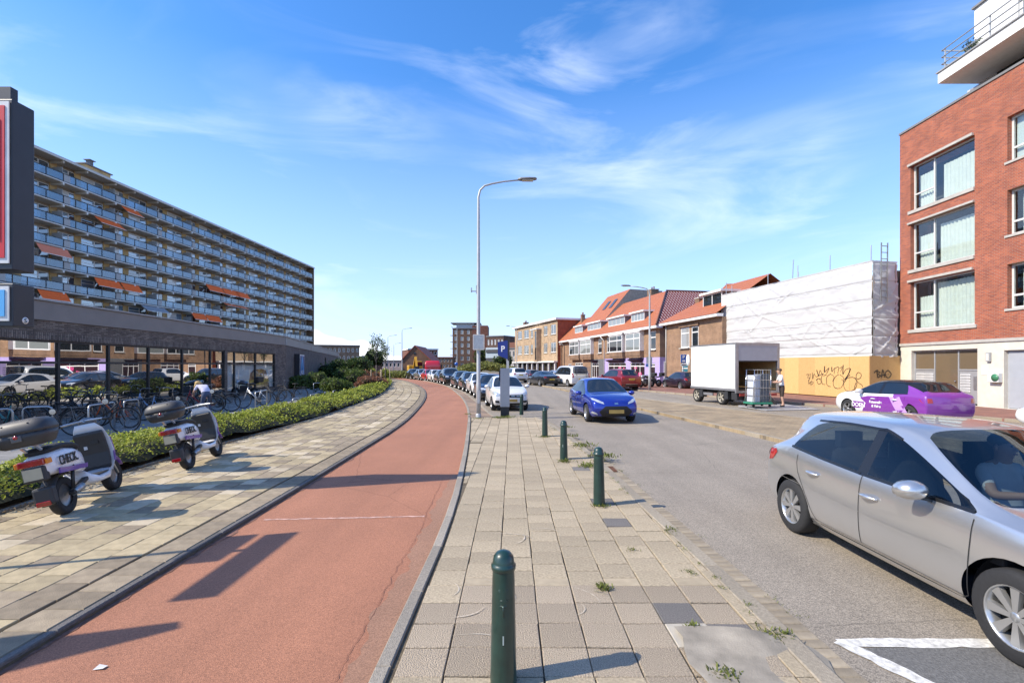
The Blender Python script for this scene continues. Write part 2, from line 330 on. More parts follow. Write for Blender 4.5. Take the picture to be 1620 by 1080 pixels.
# ---- paving stones: each a part of its pavement
def tile_mesh(name, sx, sy, th, mat, gap=.004, bevel=.004):
    hx, hy = sx/2-gap, sy/2-gap; b = bevel
    vs = [(-hx,-hy,-th),(hx,-hy,-th),(hx,hy,-th),(-hx,hy,-th),(-hx,-hy,-b),(hx,-hy,-b),(hx,hy,-b),(-hx,hy,-b),(-hx+b,-hy+b,0),(hx-b,-hy+b,0),(hx-b,hy-b,0),(-hx+b,hy-b,0)]
    fs = [(8,9,10,11)]+[(i, (i+1) % 4, (i+1) % 4+4, i+4) for i in range(4)]+[(i+4, (i+1) % 4+4, (i+1) % 4+8, i+8) for i in range(4)]
    me = bpy.data.meshes.new(name); me.from_pydata(vs, [], fs); me.materials.append(mat); me.update(); return me
def stone(name, col, var=.16, rnd=.16, bump=.35, vs=9): return M(name, col, .9, var=var, vs=vs, bump=bump, bs=110, rnd=rnd, var2=.12, v2s=.5)
def istone(name, col, isl=.16): return M(name, col, .9, var=.14, vs=9, bump=.3, bs=110, island=isl, var2=.12, v2s=.5)
SAND = stone('sand_paver', (.375, .305, .205), .24, .13, .5, 45); EXPO = stone('washed_pebble_paver', (.385, .31, .22), .4, .14, .9, 120); GREYP = stone('dark_grey_paver', (.17, .155, .14), .3, .12, .6, 90); PALE = stone('pale_paver', (.43, .385, .31), .1, .1)
BUFF = stone('buff_paver', (.385, .31, .185)); CREAM = stone('cream_paver', (.48, .4, .275), .12, .14); TAUPE = stone('grey_brown_paver', (.265, .21, .14), .2, .2); KERBS = stone('kerb_stone', (.3, .255, .19), .2, .1, .5, 40); KERBG = stone('grey_kerb_stone', (.29, .255, .205), .2, .12, .5, 40)
JOINT = M('joint_sand', (.11, .088, .058), .95, var=.3, vs=14, bump=.6, bs=50)
def mid_line(P, d): return [Vector((p.x+d, p.y, 0)) for p in P]
# middle pavement: bed, kerbs, tiles
KI = mid_line(KB_R, -.15)
n = 60
ys = [-2.9+i*(17.4+2.9)/(n-1) for i in range(n)]
bedL = [Vector((xat(PA_R, y), y, 0)) for y in ys]; bedR = [Vector((xat(KB_R, y), y, 0)) for y in ys]
pav = sheet('middle_pavement', [p+Vector((.06,0,0)) for p in bedL], [p-Vector((.06,0,0)) for p in bedR], -.022, JOINT, .1)
T = {k: tile_mesh('paving_tile', .3, .3, .05, m_) for k, m_ in dict(s=SAND, e=EXPO, g=GREYP, p=PALE).items()}
Th = {k: tile_mesh('paving_tile', .3, .15, .05, m_) for k, m_ in dict(s=SAND, e=EXPO, g=GREYP, p=PALE).items()}
def place(me, name, parent, x, y, z, rz=0, tilt=(0, 0), s=None):
    o = bpy.data.objects.new(name, me); COL.objects.link(o); o.parent = parent; o.location = (x, y, z); o.rotation_euler = (tilt[0], tilt[1], rz)
    if s: o.scale = s
    return o
rest = MB(); cnt = 0
def add_tile(rest, x, y, z, sx, sy, th=.05, gap=.004, b=.004, rz=0):
    hx, hy = sx/2-gap, sy/2-gap; c, s_ = math.cos(rz), math.sin(rz)
    vs = [(-hx,-hy,-th),(hx,-hy,-th),(hx,hy,-th),(-hx,hy,-th),(-hx,-hy,-b),(hx,-hy,-b),(hx,hy,-b),(-hx,hy,-b),(-hx+b,-hy+b,0),(hx-b,-hy+b,0),(hx-b,hy-b,0),(-hx+b,hy-b,0)]
    rest.add([(x+a*c-q*s_, y+a*s_+q*c, z+h) for a, q, h in vs], [(8,9,10,11)]+[(i, (i+1) % 4, (i+1) % 4+4, i+4) for i in range(4)]+[(i+4, (i+1) % 4+4, (i+1) % 4+8, i+8) for i in range(4)])
rows = []
y = 1.55
while y < 17.25: rows.append(y); y += .3
for ri, y in enumerate(rows):
    xl = xat(PA_R, y)+.13; xr = xat(KB_R, y)-.15
    k0 = math.floor((xl+.12)/.3); xa = -.108
    c0 = math.ceil((xl-xa)/.3-1e-6); x = xa+c0*.3
    if x-xl > .02:                                      # cut piece along the left kerb
        w_ = x-xl
        if w_ > .05: place(tile_mesh('paving_tile', w_, .3, .05, SAND), 'paving_tile', pav, xl+w_/2, y, rng.uniform(-.003, .002)); cnt += 1
    ci = 0
    while x+.02 < xr:
        w_ = min(.3, xr-x)
        off_y = .15 if (c0+ci) % 2 and y > 4.05 else 0.0
        k = 's'
        if y < 3.95: k = 'e'
        r_ = rng.random()
        if r_ < .012 and y < 9: k = 'g'
        if y < 3.95 and x > .95: k = {(3.65, 1): 'g', (3.35, 1): 'p'}.get((round(y, 2), int((x-.95)/.3)), k) if 0 else ('g' if (3.5 < y < 3.75 and 1.05 < x < 1.36) or (3.2 < y < 3.45 and x > 1.32) else 'p' if (3.2 < y < 3.45 and x > 1.02) else k)
        if y < 2.9: k = rng.choice('sss') if rng.random() < .9 else 'e'
        zz = rng.uniform(-.004, .003); tl = (rng.uniform(-.012, .012), rng.uniform(-.012, .012)) if y < 9 else (0, 0)
        yy = y+off_y
        if cnt < 298 and y < 12:
            if w_ > .29: place(T[k], 'paving_tile', pav, x+.15+rng.uniform(-.003, .003), yy+rng.uniform(-.004, .004), zz, rng.uniform(-.014, .014), tl)
            else: place(tile_mesh('paving_tile', w_, .3, .05, SAND), 'paving_tile', pav, x+w_/2, yy, zz)
            cnt += 1
        else: add_tile(rest, x+w_/2, yy, zz, w_, .3)
        if off_y and abs(y-4.1) < .16: add_tile(rest, x+w_/2, y-.075, zz, w_, .15)
        x += .3; ci += 1
ro = rest.build('paving_tiles', istone('sand_paver_far', (.375, .305, .205)), pav); ro['kind'] = 'stuff'
# kerb along the road: long stones, then a gutter row of bricks
def course(parent, P, dx, wid, z, th, ln, mat, name, y0, y1, limit=150, jit=.0):
    rest_ = MB(); y = y0; k = 0; me = tile_mesh(name, wid, ln, th, mat, .003, .008)
    while y < y1:
        xa_, xb_ = xat(P, y)+dx, xat(P, y+ln)+dx; rz = -math.atan2(xb_-xa_, ln)
        if k < limit: place(me, name, parent, (xa_+xb_)/2, y+ln/2, z+rng.uniform(-jit, jit), rz)
        else: add_tile(rest_, (xa_+xb_)/2, y+ln/2, z+rng.uniform(-jit, jit), wid, ln, th, .003, .008, rz)
        y += ln; k += 1
    if rest_.v: o = rest_.build(name+'s', mat, parent); o['kind'] = 'stuff'
course(pav, KB_R, -.075, .15, .004, .11, 1.0, KERBS, 'kerb_stone', 1.5, 17.3)
gut = MB().build('gutter', JOINT) if 0 else None
road = bpy.data.objects['road']
course(road, KB_R, .13, .22, -.088, .05, .105, stone('gutter_brick_paver', (.3, .25, .18), .2, .2), 'gutter_brick', 2.4, 17.2, 70, .004)
course(pav, PA_R, .055, .10, .003, .09, 1.0, KERBG, 'kerb_stone', -1.0, 17.3)
# strip beside the parked cars
n2_ = 70; ys2 = [17.4+(60-17.4)*i/(n2_-1) for i in range(n2_)]
st = sheet('verge_strip', [Vector((xat(PA_R, y)+.0, y, 0)) for y in ys2], [Vector((xat(PK_L, y), y, 0)) for y in ys2], -.01, brick_mat('strip_brick', (.3,.2,.13), (.22,.16,.11), (.14,.11,.08), .21, .1, .008), .1)
course(st, PA_R, .05, .10, .003, .09, 1.0, KERBG, 'kerb_stone', 17.4, 60)
course(st, PK_L, -.06, .12, .003, .11, 1.0, KERBS, 'kerb_stone', 17.6, 60)
# left pavement
nl = 120; ysl = [-2.9+(100+2.9)*(i/(nl-1))**1.6 for i in range(nl)]
lp = sheet('left_pavement', [Vector((xat(SW_L, y), y, 0)) for y in ysl], [Vector((xat(PA_L, y), y, 0)) for y in ysl], -.022, JOINT, .1)
LT = [tile_mesh('paving_tile', .3, .3, .05, m_) for m_ in (BUFF, CREAM, TAUPE)]
restL = [MB(), MB(), MB()]; cnt = 0; y = 3.1
from mathutils import noise as mnoise
cells = []
while y < 62:
    xr = xat(PA_L, y)-.42; sl = (xat(PA_L, y+.3)-xat(PA_L, y))/.3; rz = -math.atan(sl)
    xl = xat(SW_L, y); c = 0
    while xr-.3*(c+1) > xl-.12 and c < 20: cells.append((y, xr-.3*c-.15, c, rz)); c += 1
    y += .3
cells.sort(key=lambda q: (q[1]**2+q[0]**2))
vis = lambda x, y: abs(x/y) < 1.12
for (y, x, c, rz) in cells:
    nval = mnoise.noise(Vector((x*.5, y*.33, 3.3))); r_ = rng.random()+nval*.55
    k = 1 if r_ > .88 else 2 if r_ < .42 else 0
    if c == 0: k = 0 if r_ > .5 else 2
    if vis(x, y) and cnt < 298: place(LT[k], 'paving_tile', lp, x, y+(.15 if c % 2 else 0), rng.uniform(-.003, .003), rz, (rng.uniform(-.008, .008), rng.uniform(-.008, .008))); cnt += 1
    else: add_tile(restL[k], x, y+(.15 if c % 2 else 0), rng.uniform(-.003, .003), .3, .3, rz=rz)
for k, (mm, nm) in enumerate(((istone('buff_paver_far', (.385, .31, .185)), 'a'), (istone('cream_paver_far', (.48, .4, .275)), 'b'), (istone('taupe_paver_far', (.265, .21, .14), .22), 'c'))):
    o = restL[k].build('paving_tiles', mm, lp); o['kind'] = 'stuff'
course(lp, PA_L, -.235, .31, 0, .05, .3, TAUPE, 'border_tile', 1.6, 60, 60, .002)
course(lp, PA_L, -.035, .07, .004, .10, 1.0, stone('dark_kerb_stone', (.13, .12, .11), .2, .15, .5, 40), 'kerb_stone', 1.4, 75)
# median island and right pavement
ML = samp([(7.6,2),(6.75,12),(6.45,14.5),(5.6,21.3),(4.75,30),(4.2,36),(2.9,45),(1.6,52)]); MR = samp([(12.5,2),(11.4,11),(10.9,15),(10.0,18.7),(8.7,22.7),(7.1,28),(5.4,34),(3.7,43),(2.0,52)])
MEDB = brick_mat('median_brick_paving', (.36,.27,.16), (.28,.215,.135), (.16,.13,.09), .21, .1, .008)
def flat_brick(name, c1, c2, mo, rot=0, bw=.21, bh=.1, var=.25):
    m = brick_mat(name, c1, c2, mo, bw, bh, .006, .4, var=var).copy(); t = m.node_tree
    b = [n_ for n_ in t.nodes if n_.type == 'TEX_BRICK'][0]; tcn = [n_ for n_ in t.nodes if n_.type == 'TEX_COORD'][0]
    mp_ = t.nodes.new('ShaderNodeMapping'); mp_.inputs['Rotation'].default_value = (0, 0, rot); t.links.new(tcn.outputs['Object'], mp_.inputs[0]); t.links.new(mp_.outputs[0], b.inputs[0]); return m
med = sheet('median_island', ML, MR, 0.0, flat_brick('median_paving', (.34,.255,.15), (.27,.21,.13), (.17,.135,.09), R(80)), .1, cols=2)
course(med, ML, .08, .16, .006, .11, 1.0, KERBS, 'kerb_stone', 3, 50)
course(med, MR, -.08, .16, .006, .11, 1.0, KERBS, 'kerb_stone', 3, 50)
RKo = [Vector((p.x+26, p.y+6, 0)) for p in RK]
rp = sheet('right_pavement', RK, RKo, 0.01, flat_brick('red_clinker_paving', (.29,.125,.085), (.22,.105,.08), (.14,.1,.08), R(20)), .11, cols=3)
course(rp, RK, .08, .16, .014, .11, 1.0, KERBS, 'kerb_stone', 6, 85)
# forecourt of the shop on the left, planting bed
fc = sheet('forecourt', [Vector((-30 if y > 20 else -24, y, 0)) for y in ysl], [Vector((xat(SW_L, y)-1.75, y, 0)) for y in ysl], -.012, flat_brick('grey_forecourt_paving', (.25,.24,.22), (.2,.19,.175), (.12,.11,.1), 0, .3, .3), .1)
bed = sheet('planting_bed', [Vector((xat(SW_L, y)-1.75, y, 0)) for y in ysl], [Vector((xat(SW_L, y)-.0, y, 0)) for y in ysl], -.03, EARTH, .1)
course(bed, SW_L, -.05, .10, .004, .09, 1.0, KERBG, 'edging_stone', 3, 60)
course(bed, SW_L, -1.75, .16, .09, .16, 1.0, stone('concrete_edging', (.38, .36, .33), .1, .06, .3), 'edging_stone', 5, 60)
# painted lines, dark patch and dropped kerb at lower right
PAINT = M('worn_road_paint', (.62, .6, .55), .75, var=.35, vs=22, bump=.3, bs=80)
def strip(name, a, b, wd, z, mat, parent, n=24, rough=.012):
    a, b = Vector(a), Vector(b); d = (b-a); nrm = Vector((-d.y, d.x)).normalized(); mb = MB(); vs = []
    for i in range(n+1):
        p = a+d*i/n
        for s_ in (-1, 1): q = p+nrm*(wd/2+rng.uniform(-rough, rough))*s_; vs.append((q.x, q.y, z))
    mb.add(vs, [(2*i, 2*i+1, 2*i+3, 2*i+2) for i in range(n)]); return mb.build(name, mat, parent)
strip('painted_line', (2.30, 3.42), (7.2, 3.42), .11, -.094, PAINT, road, 60)
strip('painted_line', (2.30, 3.44), (2.95, 2.2), .11, -.092, PAINT, road)
MB().add([(2.36,3.36,-.096),(7,3.36,-.096),(7,1.5,-.096),(3.3,1.5,-.096)], [(0,1,2,3)]).build('tarmac_patch', M('dark_tarmac_patch', (.15, .145, .135), .9, var=.3, vs=60, bump=.6, bs=120), road)
mb = MB(); vs = []
for i in range(9):
    for j in range(7):
        u, v = i/8, j/6; x = 1.12+u*.92; y = 2.55+v*.82; z = .012-.10*max(0, (u-.45)/.55)**1.3+.006*math.sin(7*u+3*v)
        if v > .8: z += .03*(1-abs(u-.6))
        vs.append((x+.03*math.sin(9*v), y+.05*math.sin(4*u+1), z))
mb.add(vs, [(i*7+j, (i+1)*7+j, (i+1)*7+j+1, i*7+j+1) for i in range(8) for j in range(6)], 0, True)
mb.build('mortar_ramp', M('rough_mortar', (.3, .262, .205), .95, var=.3, vs=5, bump=.3, bs=90), pav)
# drain covers in the gutter
for y in (9.05,):
    o = MB(); o.box(-.14,.14,-.2,.2,0,.012)
    for k in range(7): o.box(-.12,.12,-.175+k*.052,-.155+k*.052,.012,.02)
    o = o.build('drain_cover', M('rusty_iron', (.2, .1, .06), .8, .3, var=.4, vs=14), road); o.location = (xat(KB_R, y)+.02, y, -.075)
# white scuff line across the cycle path, chalk marks on the pavement
SCUFF = M('faded_white_scuff', (.52, .33, .27), .9, var=.35, vs=18)
strip('faded_line', (-3.05, 5.98), (-1.1, 6.12), .035, -.041, SCUFF, bpy.data.objects['cycle_path'], 40, .012)
CH = M('chalk_scuff', (.5, .43, .33), .95, var=.3, vs=30)
def scuff(a, b, c, wd):
    P = [Vector(a).lerp(Vector(b), t)*(1-t)+Vector(b).lerp(Vector(c), t)*t for t in [i/14 for i in range(15)]]; mb = MB(); vs = []
    for i, p in enumerate(P):
        d = (P[min(i+1, 14)]-P[max(0, i-1)]); nn = Vector((-d.y, d.x)).normalized()*wd*math.sin(math.pi*(i+.7)/15.4)*rng.uniform(.4, 1)
        vs += [(p.x-nn.x, p.y-nn.y, .0065), (p.x+nn.x, p.y+nn.y, .0065)]
    mb.add(vs, [(2*i, 2*i+1, 2*i+3, 2*i+2) for i in range(14)]); mb.build('chalk_mark', CH, pav)
for _ in range(16):
    y = rng.uniform(3.0, 11); x = rng.uniform(-.5, .9); l = rng.uniform(.15, .45); a_ = rng.uniform(0, 3.14)
    scuff((x, y), (x+l*.5*math.cos(a_)+.05, y+l*.5*math.sin(a_)), (x+l*math.cos(a_+.5), y+l*math.sin(a_+.5)), rng.uniform(.004, .011))
# round iron cap and litter on the path
MB().lathe([(0,.004),(.028,.004),(.03,0)], 14).build('service_cap', M('dark_iron', (.05,.045,.04), .7, .5), bpy.data.objects['cycle_path']).location = (-.98, 4.05, -.045)
lt = MB().add([(-.03,-.02,0),(.03,-.015,.006),(.035,.02,.004),(-.02,.022,.012)], [(0,1,2,3)]).build('litter_scrap', M('crumpled_paper', (.6,.58,.55), .8)); lt.location = G(158, 1056, -.04); tag(lt, 'small pale crumpled paper scrap lying on the red cycle path', 'litter')

# sand drifted against the kerb, a brown worn edge and a ragged crack on the cycle path
def ragged(name, P, d0, d1, y0, y1, z, mat, parent, n=90, amp=.08, seed=0):
    vs = []
    for i in range(n+1):
        y = y0+(y1-y0)*i/n; e = math.sin(math.pi*i/n)**.3; a_ = xat(P, y)+d0; b_ = a_+(d1-d0)*e*(.75+amp*4*mnoise.noise(Vector((y*2.3, seed, 0)))+amp*2*mnoise.noise(Vector((y*9, seed, 3)))); vs += [(a_, y, z), (b_, y, z)]
    return MB().add(vs, [(2*i, 2*i+1, 2*i+3, 2*i+2) for i in range(n)]).build(name, mat, parent)
DRIFT = M('drifted_sand', (.42, .33, .22), .95, var=.35, vs=9, bump=.5, bs=60)

cpo = bpy.data.objects['cycle_path']
ragged('worn_edge', PA_R, 0.0, -.26, 1.5, 8.5, -.0405, asphalt('worn_edge_asphalt', (.305, .163, .1), .3, 160, .15, .4, False), cpo, 120, .1, 8)
ragged('grit_line', PA_L, 0.0, .07, 2.0, 14, -.0405, M('grit', (.2, .1, .07), .95, var=.4, vs=20), cpo, 160, .25, 12)
vs = []; xc = .0
for i in range(150):
    y = 1.6+i*.045; xc += rng.gauss(0, .009); xc *= .97; x = xat(PA_R, y)-.235+xc; w_ = rng.uniform(.0008, .003); vs += [(x-w_, y, -.0385), (x+w_, y, -.0385)]
MB().add(vs, [(2*i, 2*i+1, 2*i+3, 2*i+2) for i in range(149)]).build('crack', M('crack_dark', (.2, .09, .06), .95, var=0), cpo)
strip('faded_line', (-1.0, 1.0), (-1.0, 1.02), .001, -.04, SCUFF, cpo, 1, 0) if 0 else None
# ================================================================ BUILDINGS: helpers
def frame(name, a, b, label, cat='building', group=None):          # a -> b is local +x; the street lies on local -y
    a, b = Vector(a), Vector(b); o = empty(name, (a.x, a.y, 0), math.atan2(b.y-a.y, b.x-a.x), label, cat, group); o['len'] = 0.0; del o['len']
    return o, (b-a).length
def fx(a, b, px, y=0.0):                                           # local x on the line a->b (pushed back by y) seen at photo column px
    a, b = Vector(a), Vector(b); d = (b-a).normalized(); nrm = Vector((-d.y, d.x)); p0 = a+nrm*y; k = (px-810)/FPX
    return (k*p0.y-p0.x)/(d.x-k*d.y)
def fz(a, b, px, py, y=0.0):
    a, b = Vector(a), Vector(b); d = (b-a).normalized(); nrm = Vector((-d.y, d.x)); x = fx(a, b, px, y); Y = (a+nrm*y+d*x).y
    return CAMZ+(HOR-py)*Y/FPX
def wall(mb, x0, x1, z0, z1, ops=(), y=0.0, dep=.12, m=0, mr=None):
    mr = m if mr is None else mr
    ops = [(max(x0, a), min(x1, b), max(z0, c), min(z1, d)) for a, b, c, d in ops if b > x0 and a < x1 and d > z0 and c < z1]
    xs = sorted({x0, x1, *[o[0] for o in ops], *[o[1] for o in ops]}); zs = sorted({z0, z1, *[o[2] for o in ops], *[o[3] for o in ops]})
    for i in range(len(xs)-1):
        for j in range(len(zs)-1):
            cx, cz = (xs[i]+xs[i+1])/2, (zs[j]+zs[j+1])/2
            if any(a < cx < b and c < cz < d for a, b, c, d in ops): continue
            mb.add([(xs[i],y,zs[j]),(xs[i+1],y,zs[j]),(xs[i+1],y,zs[j+1]),(xs[i],y,zs[j+1])], [(0,1,2,3)], m)
    for a, b, c, d in ops:
        for q in ([(a,y,c),(a,y,d),(a,y+dep,d),(a,y+dep,c)], [(b,y,d),(b,y,c),(b,y+dep,c),(b,y+dep,d)], [(a,y,d),(b,y,d),(b,y+dep,d),(a,y+dep,d)], [(b,y,c),(a,y,c),(a,y+dep,c),(b,y+dep,c)]): mb.add(q, [(0,1,2,3)], mr)
DG = dark_glass('dark_window_glass', (.02, .024, .028), .06)
FRW = M('white_window_frame', (.72, .72, .7), .4, var=.05)
def window(par, x0, x1, z0, z1, y=.09, fw=.07, vb=(), hb=(), fm=None, gm=None, sill=None, name='window', th=.06, split=False, part_h=None):
    fm = fm or FRW; gm = gm or DG; mb = MB()
    mb.box(x0, x1, y, y+th, z0, z0+fw); mb.box(x0, x1, y, y+th, z1-fw, z1); mb.box(x0, x0+fw, y, y+th, z0+fw, z1-fw); mb.box(x1-fw, x1, y, y+th, z0+fw, z1-fw)
    for v in vb: xc = x0+(x1-x0)*v; mb.box(xc-fw/2, xc+fw/2, y-.002, y+th-.004, z0+fw*.5, z1-fw*.5)
    for h in hb: zc = z0+(z1-z0)*h; mb.box(x0+fw*.5, x1-fw*.5, y-.001, y+th-.006, zc-fw/2, zc+fw/2)
    if part_h:                                        # a bar across one light only: (from, to, height)
        for v0, v1, h in part_h: zc = z0+(z1-z0)*h; mb.box(x0+(x1-x0)*v0, x0+(x1-x0)*v1, y-.003, y+th-.008, zc-fw*.45, zc+fw*.45)
    w_ = mb.build(name, fm, par)
    if split:
        cuts = [x0+fw]+[x0+(x1-x0)*v for v in vb]+[x1-fw]
        for i in range(len(cuts)-1): MB().box(cuts[i]+.002, cuts[i+1]-.002, y+.02, y+.026, z0+fw*.5, z1-fw*.5).build('pane', gm, w_)
    else: MB().box(x0+fw*.5, x1-fw*.5, y+.02, y+.03, z0+fw*.5, z1-fw*.5).build('pane', gm, w_)
    if sill: MB().box(x0-.06, x1+.06, y-.2, y+th-.01, z0-.09, z0-.004).build('sill', sill, w_)
    return w_
def curtain(par, x0, x1, z0, z1, y, mat, amp=.035, per=.16, name='curtain'):
    n = max(12, int((x1-x0)/per*6)); vs = []
    for i in range(n+1):
        x = x0+(x1-x0)*i/n; d = amp*math.sin(2*math.pi*x/per+1.2*math.sin(x*3.1))*(.7+.3*math.sin(x*5)); zt = z1+.02*math.sin(2*math.pi*x/per)
        vs += [(x, y+d*1.25, z0), (x, y+d*.8, zt)]
    return MB().add(vs, [(2*i, 2*i+2, 2*i+3, 2*i+1) for i in range(n)], 0, True).build(name, mat, par)
def cyl_h(mb, a, b, r, m=0, n=8): return mb.tube([a, b], r, n, m)
# ================================================================ RIGHT: modern brick flats
A1, B1 = (20.96, 26.3), (20.96, 8.0)
rb, LB = frame('brick_apartment_building', A1, B1, 'four storey red brick apartment block with white penthouse balcony on the right', 'building')
REDB = brick_mat('red_facing_brick', (.43, .105, .045), (.25, .055, .034), (.32, .22, .16), .215, .0625, .009, .9, var=.14)
STONEB = M('pale_concrete_trim', (.43, .41, .37), .8, var=.1); PLAST = M('cream_plaster', (.6, .565, .48), .85, var=.06, var2=.06)
wins = [(.7, 4.25, 9.95, 12.3), (.7, 4.25, 6.85, 9.25), (.7, 4.25, 3.72, 6.2)]
wins2 = [(5.7, 8.0, 10.45, 12.35), (5.7, 8.0, 7.35, 9.25), (5.7, 8.0, 4.25, 6.12), (10, 12.5, 10.45, 12.35), (10, 12.5, 7.35, 9.25), (10, 12.5, 4.25, 6.12)]
mb = MB(); wall(mb, 0, LB, 3.02, 14.25, wins+wins2, 0, .32); mb.add([(0,0,3.02),(0,0,14.25),(0,12,14.25),(0,12,3.02)], [(0,1,2,3)]); mb.add([(0,.3,14.25),(LB,.3,14.25),(LB,12,14.25),(0,12,14.25)], [(0,1,2,3)]); mb.add([(0,0,14.25),(LB,0,14.25),(LB,.3,14.25),(0,.3,14.25)], [(0,1,2,3)])
mb.build('brick_wall', REDB, rb)
mb = MB(); mb.box(-.03, LB, -.05, .25, 14.255, 14.36); mb.build('parapet_cap', M('dark_coping', (.2, .2, .2), .6), rb)
ent = (.72, 4.35, .02, 2.62); gar = (5.53, 8.2, .02, 2.5)
mb = MB(); wall(mb, 0, LB, 0, 2.88, [ent, gar], .03, .25); mb.add([(0,.03,0),(0,.03,2.88),(0,12,2.88),(0,12,0)], [(0,1,2,3)]); mb.build('plaster_wall', PLAST, rb)
MB().box(-.02, LB, -.03, .3, 2.884, 3.016).build('stone_band', STONEB, rb)
CLEAR = glass_mat('clear_window_glass', (.9, .93, .92), .06); CURT = M('pale_green_curtain', (.72, .76, .71), .8, var=.05)
FRG = M('grey_white_frame', (.6, .6, .58), .4, var=.05)
for i, (a, b, c, d) in enumerate(wins):
    w_ = window(rb, a, b, c, d, .2, .075, (.345,), (), FRG, CLEAR, None, 'window', .07, True, [(0, .345, .36)])
    MB().box(a-.12, b+.12 if i == 2 else b-.0, -.06, .19, c-.16, c-.005).build('sill', STONEB, w_)
    if i != 1: MB().box(a-.12, b-.05, -.09, .1, d+.005, d+.12).build('lintel', STONEB, w_)
    else: MB().box(a-.12, b, -.09, .1, d+.005, d+.1).build('lintel', STONEB, w_)
    curtain(rb, a+.12, a+1.05, c+.1, d-.55-.12*i, .42, CURT); curtain(rb, a+1.5-.2*i, b-.05, c+.1, d-.5+.15*i, .45, CURT, .05, .19)
for i, (a, b, c, d) in enumerate(wins2):
    w_ = window(rb, a, b, c, d, .2, .085, (.55,), (.3,), FRG, CLEAR, None, 'window', .07, True)
    MB().box(a-.08, b+.08, -.05, .19, c-.1, c-.005).build('sill', STONEB, w_)
    if i == 0: MB().box(a+.05, b, .36, .37, c+.05, d).build('blind', M('pale_blind', (.62, .68, .66), .8, var=.03), rb)
    else: curtain(rb, a+.25, a+1.3, c+.1, d-.25, .42, CURT)
mb = MB()
for k in range(3): mb.box(.1, LB-.1, 1.6, 1.62, 3.3+3.1*k, 6.3+3.1*k)
mb.box(.1, LB-.1, .35, 1.6, 9.4, 9.6); mb.box(.1, LB-.1, .35, 1.6, 6.35, 6.55); mb.build('room_backs', M('dim_room', (.1, .11, .11), .9, var=0), rb)
# ground floor entrance with post boxes
GR = M('grey_metal_frame', (.4, .41, .42), .4, .3, var=.05); PANEL = M('grey_panel', (.27, .27, .275), .6, var=.05)
e = MB(); y = .2; x0, x1, z0, z1 = ent
for xx in (x0, 1.9, 3.2, x1-.06): e.box(xx, xx+.06, y, y+.08, 0, z1)
e.box(x0, x1, y+.002, y+.07, z1-.07, z1-.001); e.box(x0, 1.9, y+.002, y+.07, 1.62, 1.68); e.box(3.26, x1, y+.002, y+.07, 1.62, 1.68)
dr = e.build('entrance_frame', GR, rb)
MB().box(x0+.06, 1.9, y+.03, y+.05, .1, 1.62).build('letterbox_panel', PANEL, dr); MB().box(3.26, x1-.06, y+.03, y+.05, .1, 1.62).build('letterbox_panel', PANEL, dr)
EG = dark_glass('entrance_glass', (.16, .12, .075), .06)
for a, b, c, d in ((x0+.06, 1.9, 1.68, z1-.07), (1.96, 3.2, .1, z1-.07), (3.26, x1-.06, 1.68, z1-.07)): MB().box(a, b, y+.035, y+.045, c, d).build('pane', EG, dr)
me = MB().box(0, .5, -.03, .01, 0, .085).box(.03, .47, -.036, -.03, .03, .055, 1).mesh('letterbox', [M('letterbox_white', (.62, .62, .6), .5), GR])
for cx in (x0+.1, x0+.62, 3.32):
    for k in range(7): place(me, 'letterbox', dr, cx, y+.03, .62+k*.125)
MB().box(3.98, 4.12, y-.0, y+.03, .75, 1.35).build('intercom', M('steel_plate', (.5, .5, .5), .3, .8), dr)
MB().lathe([(0, -.05), (.03, -.05), (.03, 0), (0, 0)], 10, 0, 'Y', (3.08, y, 1.1)).build('door_knob', CHROME, dr)
o = MB().box(4.83, 5.0, -.07, .03, 2.02, 2.42).box(4.86, 4.97, -.085, -.07, 2.06, 2.38, 1).build('wall_lamp', [GR, M('milk_glass', (.7, .68, .6), .4)], rb, .01)
MB().box(4.55, 4.85, .015, .03, 1.45, 1.85).build('notice_sheet', M('notice_paper', (.72, .72, .7), .6, var=.02), rb)
lb = MB().box(4.98, 5.48, -.16, .03, 1.12, 1.52).build('collection_box', M('off_white_box', (.62, .63, .6), .4), rb, .015); MB().lathe([(0, -.02), (.16, -.02), (.16, 0), (0, 0)], 18, 0, 'Y', (5.34, -.16, 1.33)).build('green_disc', M('box_green', (.05, .2, .1), .4), lb)
gd = MB().box(gar[0], gar[1], .2, .24, 0, gar[3]).build('double_door', M('grey_door_paint', (.36, .38, .41), .45, var=.04), rb)
d_ = MB()
for a, b in ((5.6, 6.72), (6.84, 8.1)): d_.box(a, b, .17, .2, .05, 2.42)
dl = d_.build('door_leaf', M('grey_door_paint', (.36, .38, .41)), gd, .012); MB().tube([(6.66,.17,1.05),(6.66,.1,1.05),(6.54,.1,1.05)], .011, 6).build('handle', CHROME, gd)
# penthouse
PW = M('penthouse_white', (.72, .71, .67), .7, var=.04)
MB().box(3.2, LB, -.75, 3.5, 15.2, 15.68).build('balcony_slab', PW, rb)
MB().box(3.14, LB, -.81, 3.56, 15.684, 15.74).build('slab_capping', M('grey_capping', (.3, .3, .3), .5), rb)
MB().box(2.6, LB, 1.2, 11, 14.26, 15.195).build('setback_wall', M('penthouse_grey', (.5, .5, .5), .7), rb)
MB().box(4.1, LB, 1.15, 1.195, 14.5, 15.19).build('strip_window', dark_glass('strip_glass', (.03, .032, .035), .02), rb)
mb = MB(); wall(mb, 2.55, LB, 15.74, 19.2, [(4.6, 8, 15.85, 18.1), (9, 12, 15.85, 18.1)], 1.6, .2); mb.add([(2.55,1.6,15.74),(2.55,1.6,19.2),(2.55,9,19.2),(2.55,9,15.74)], [(0,1,2,3)]); mb.build('penthouse_wall', PW, rb)
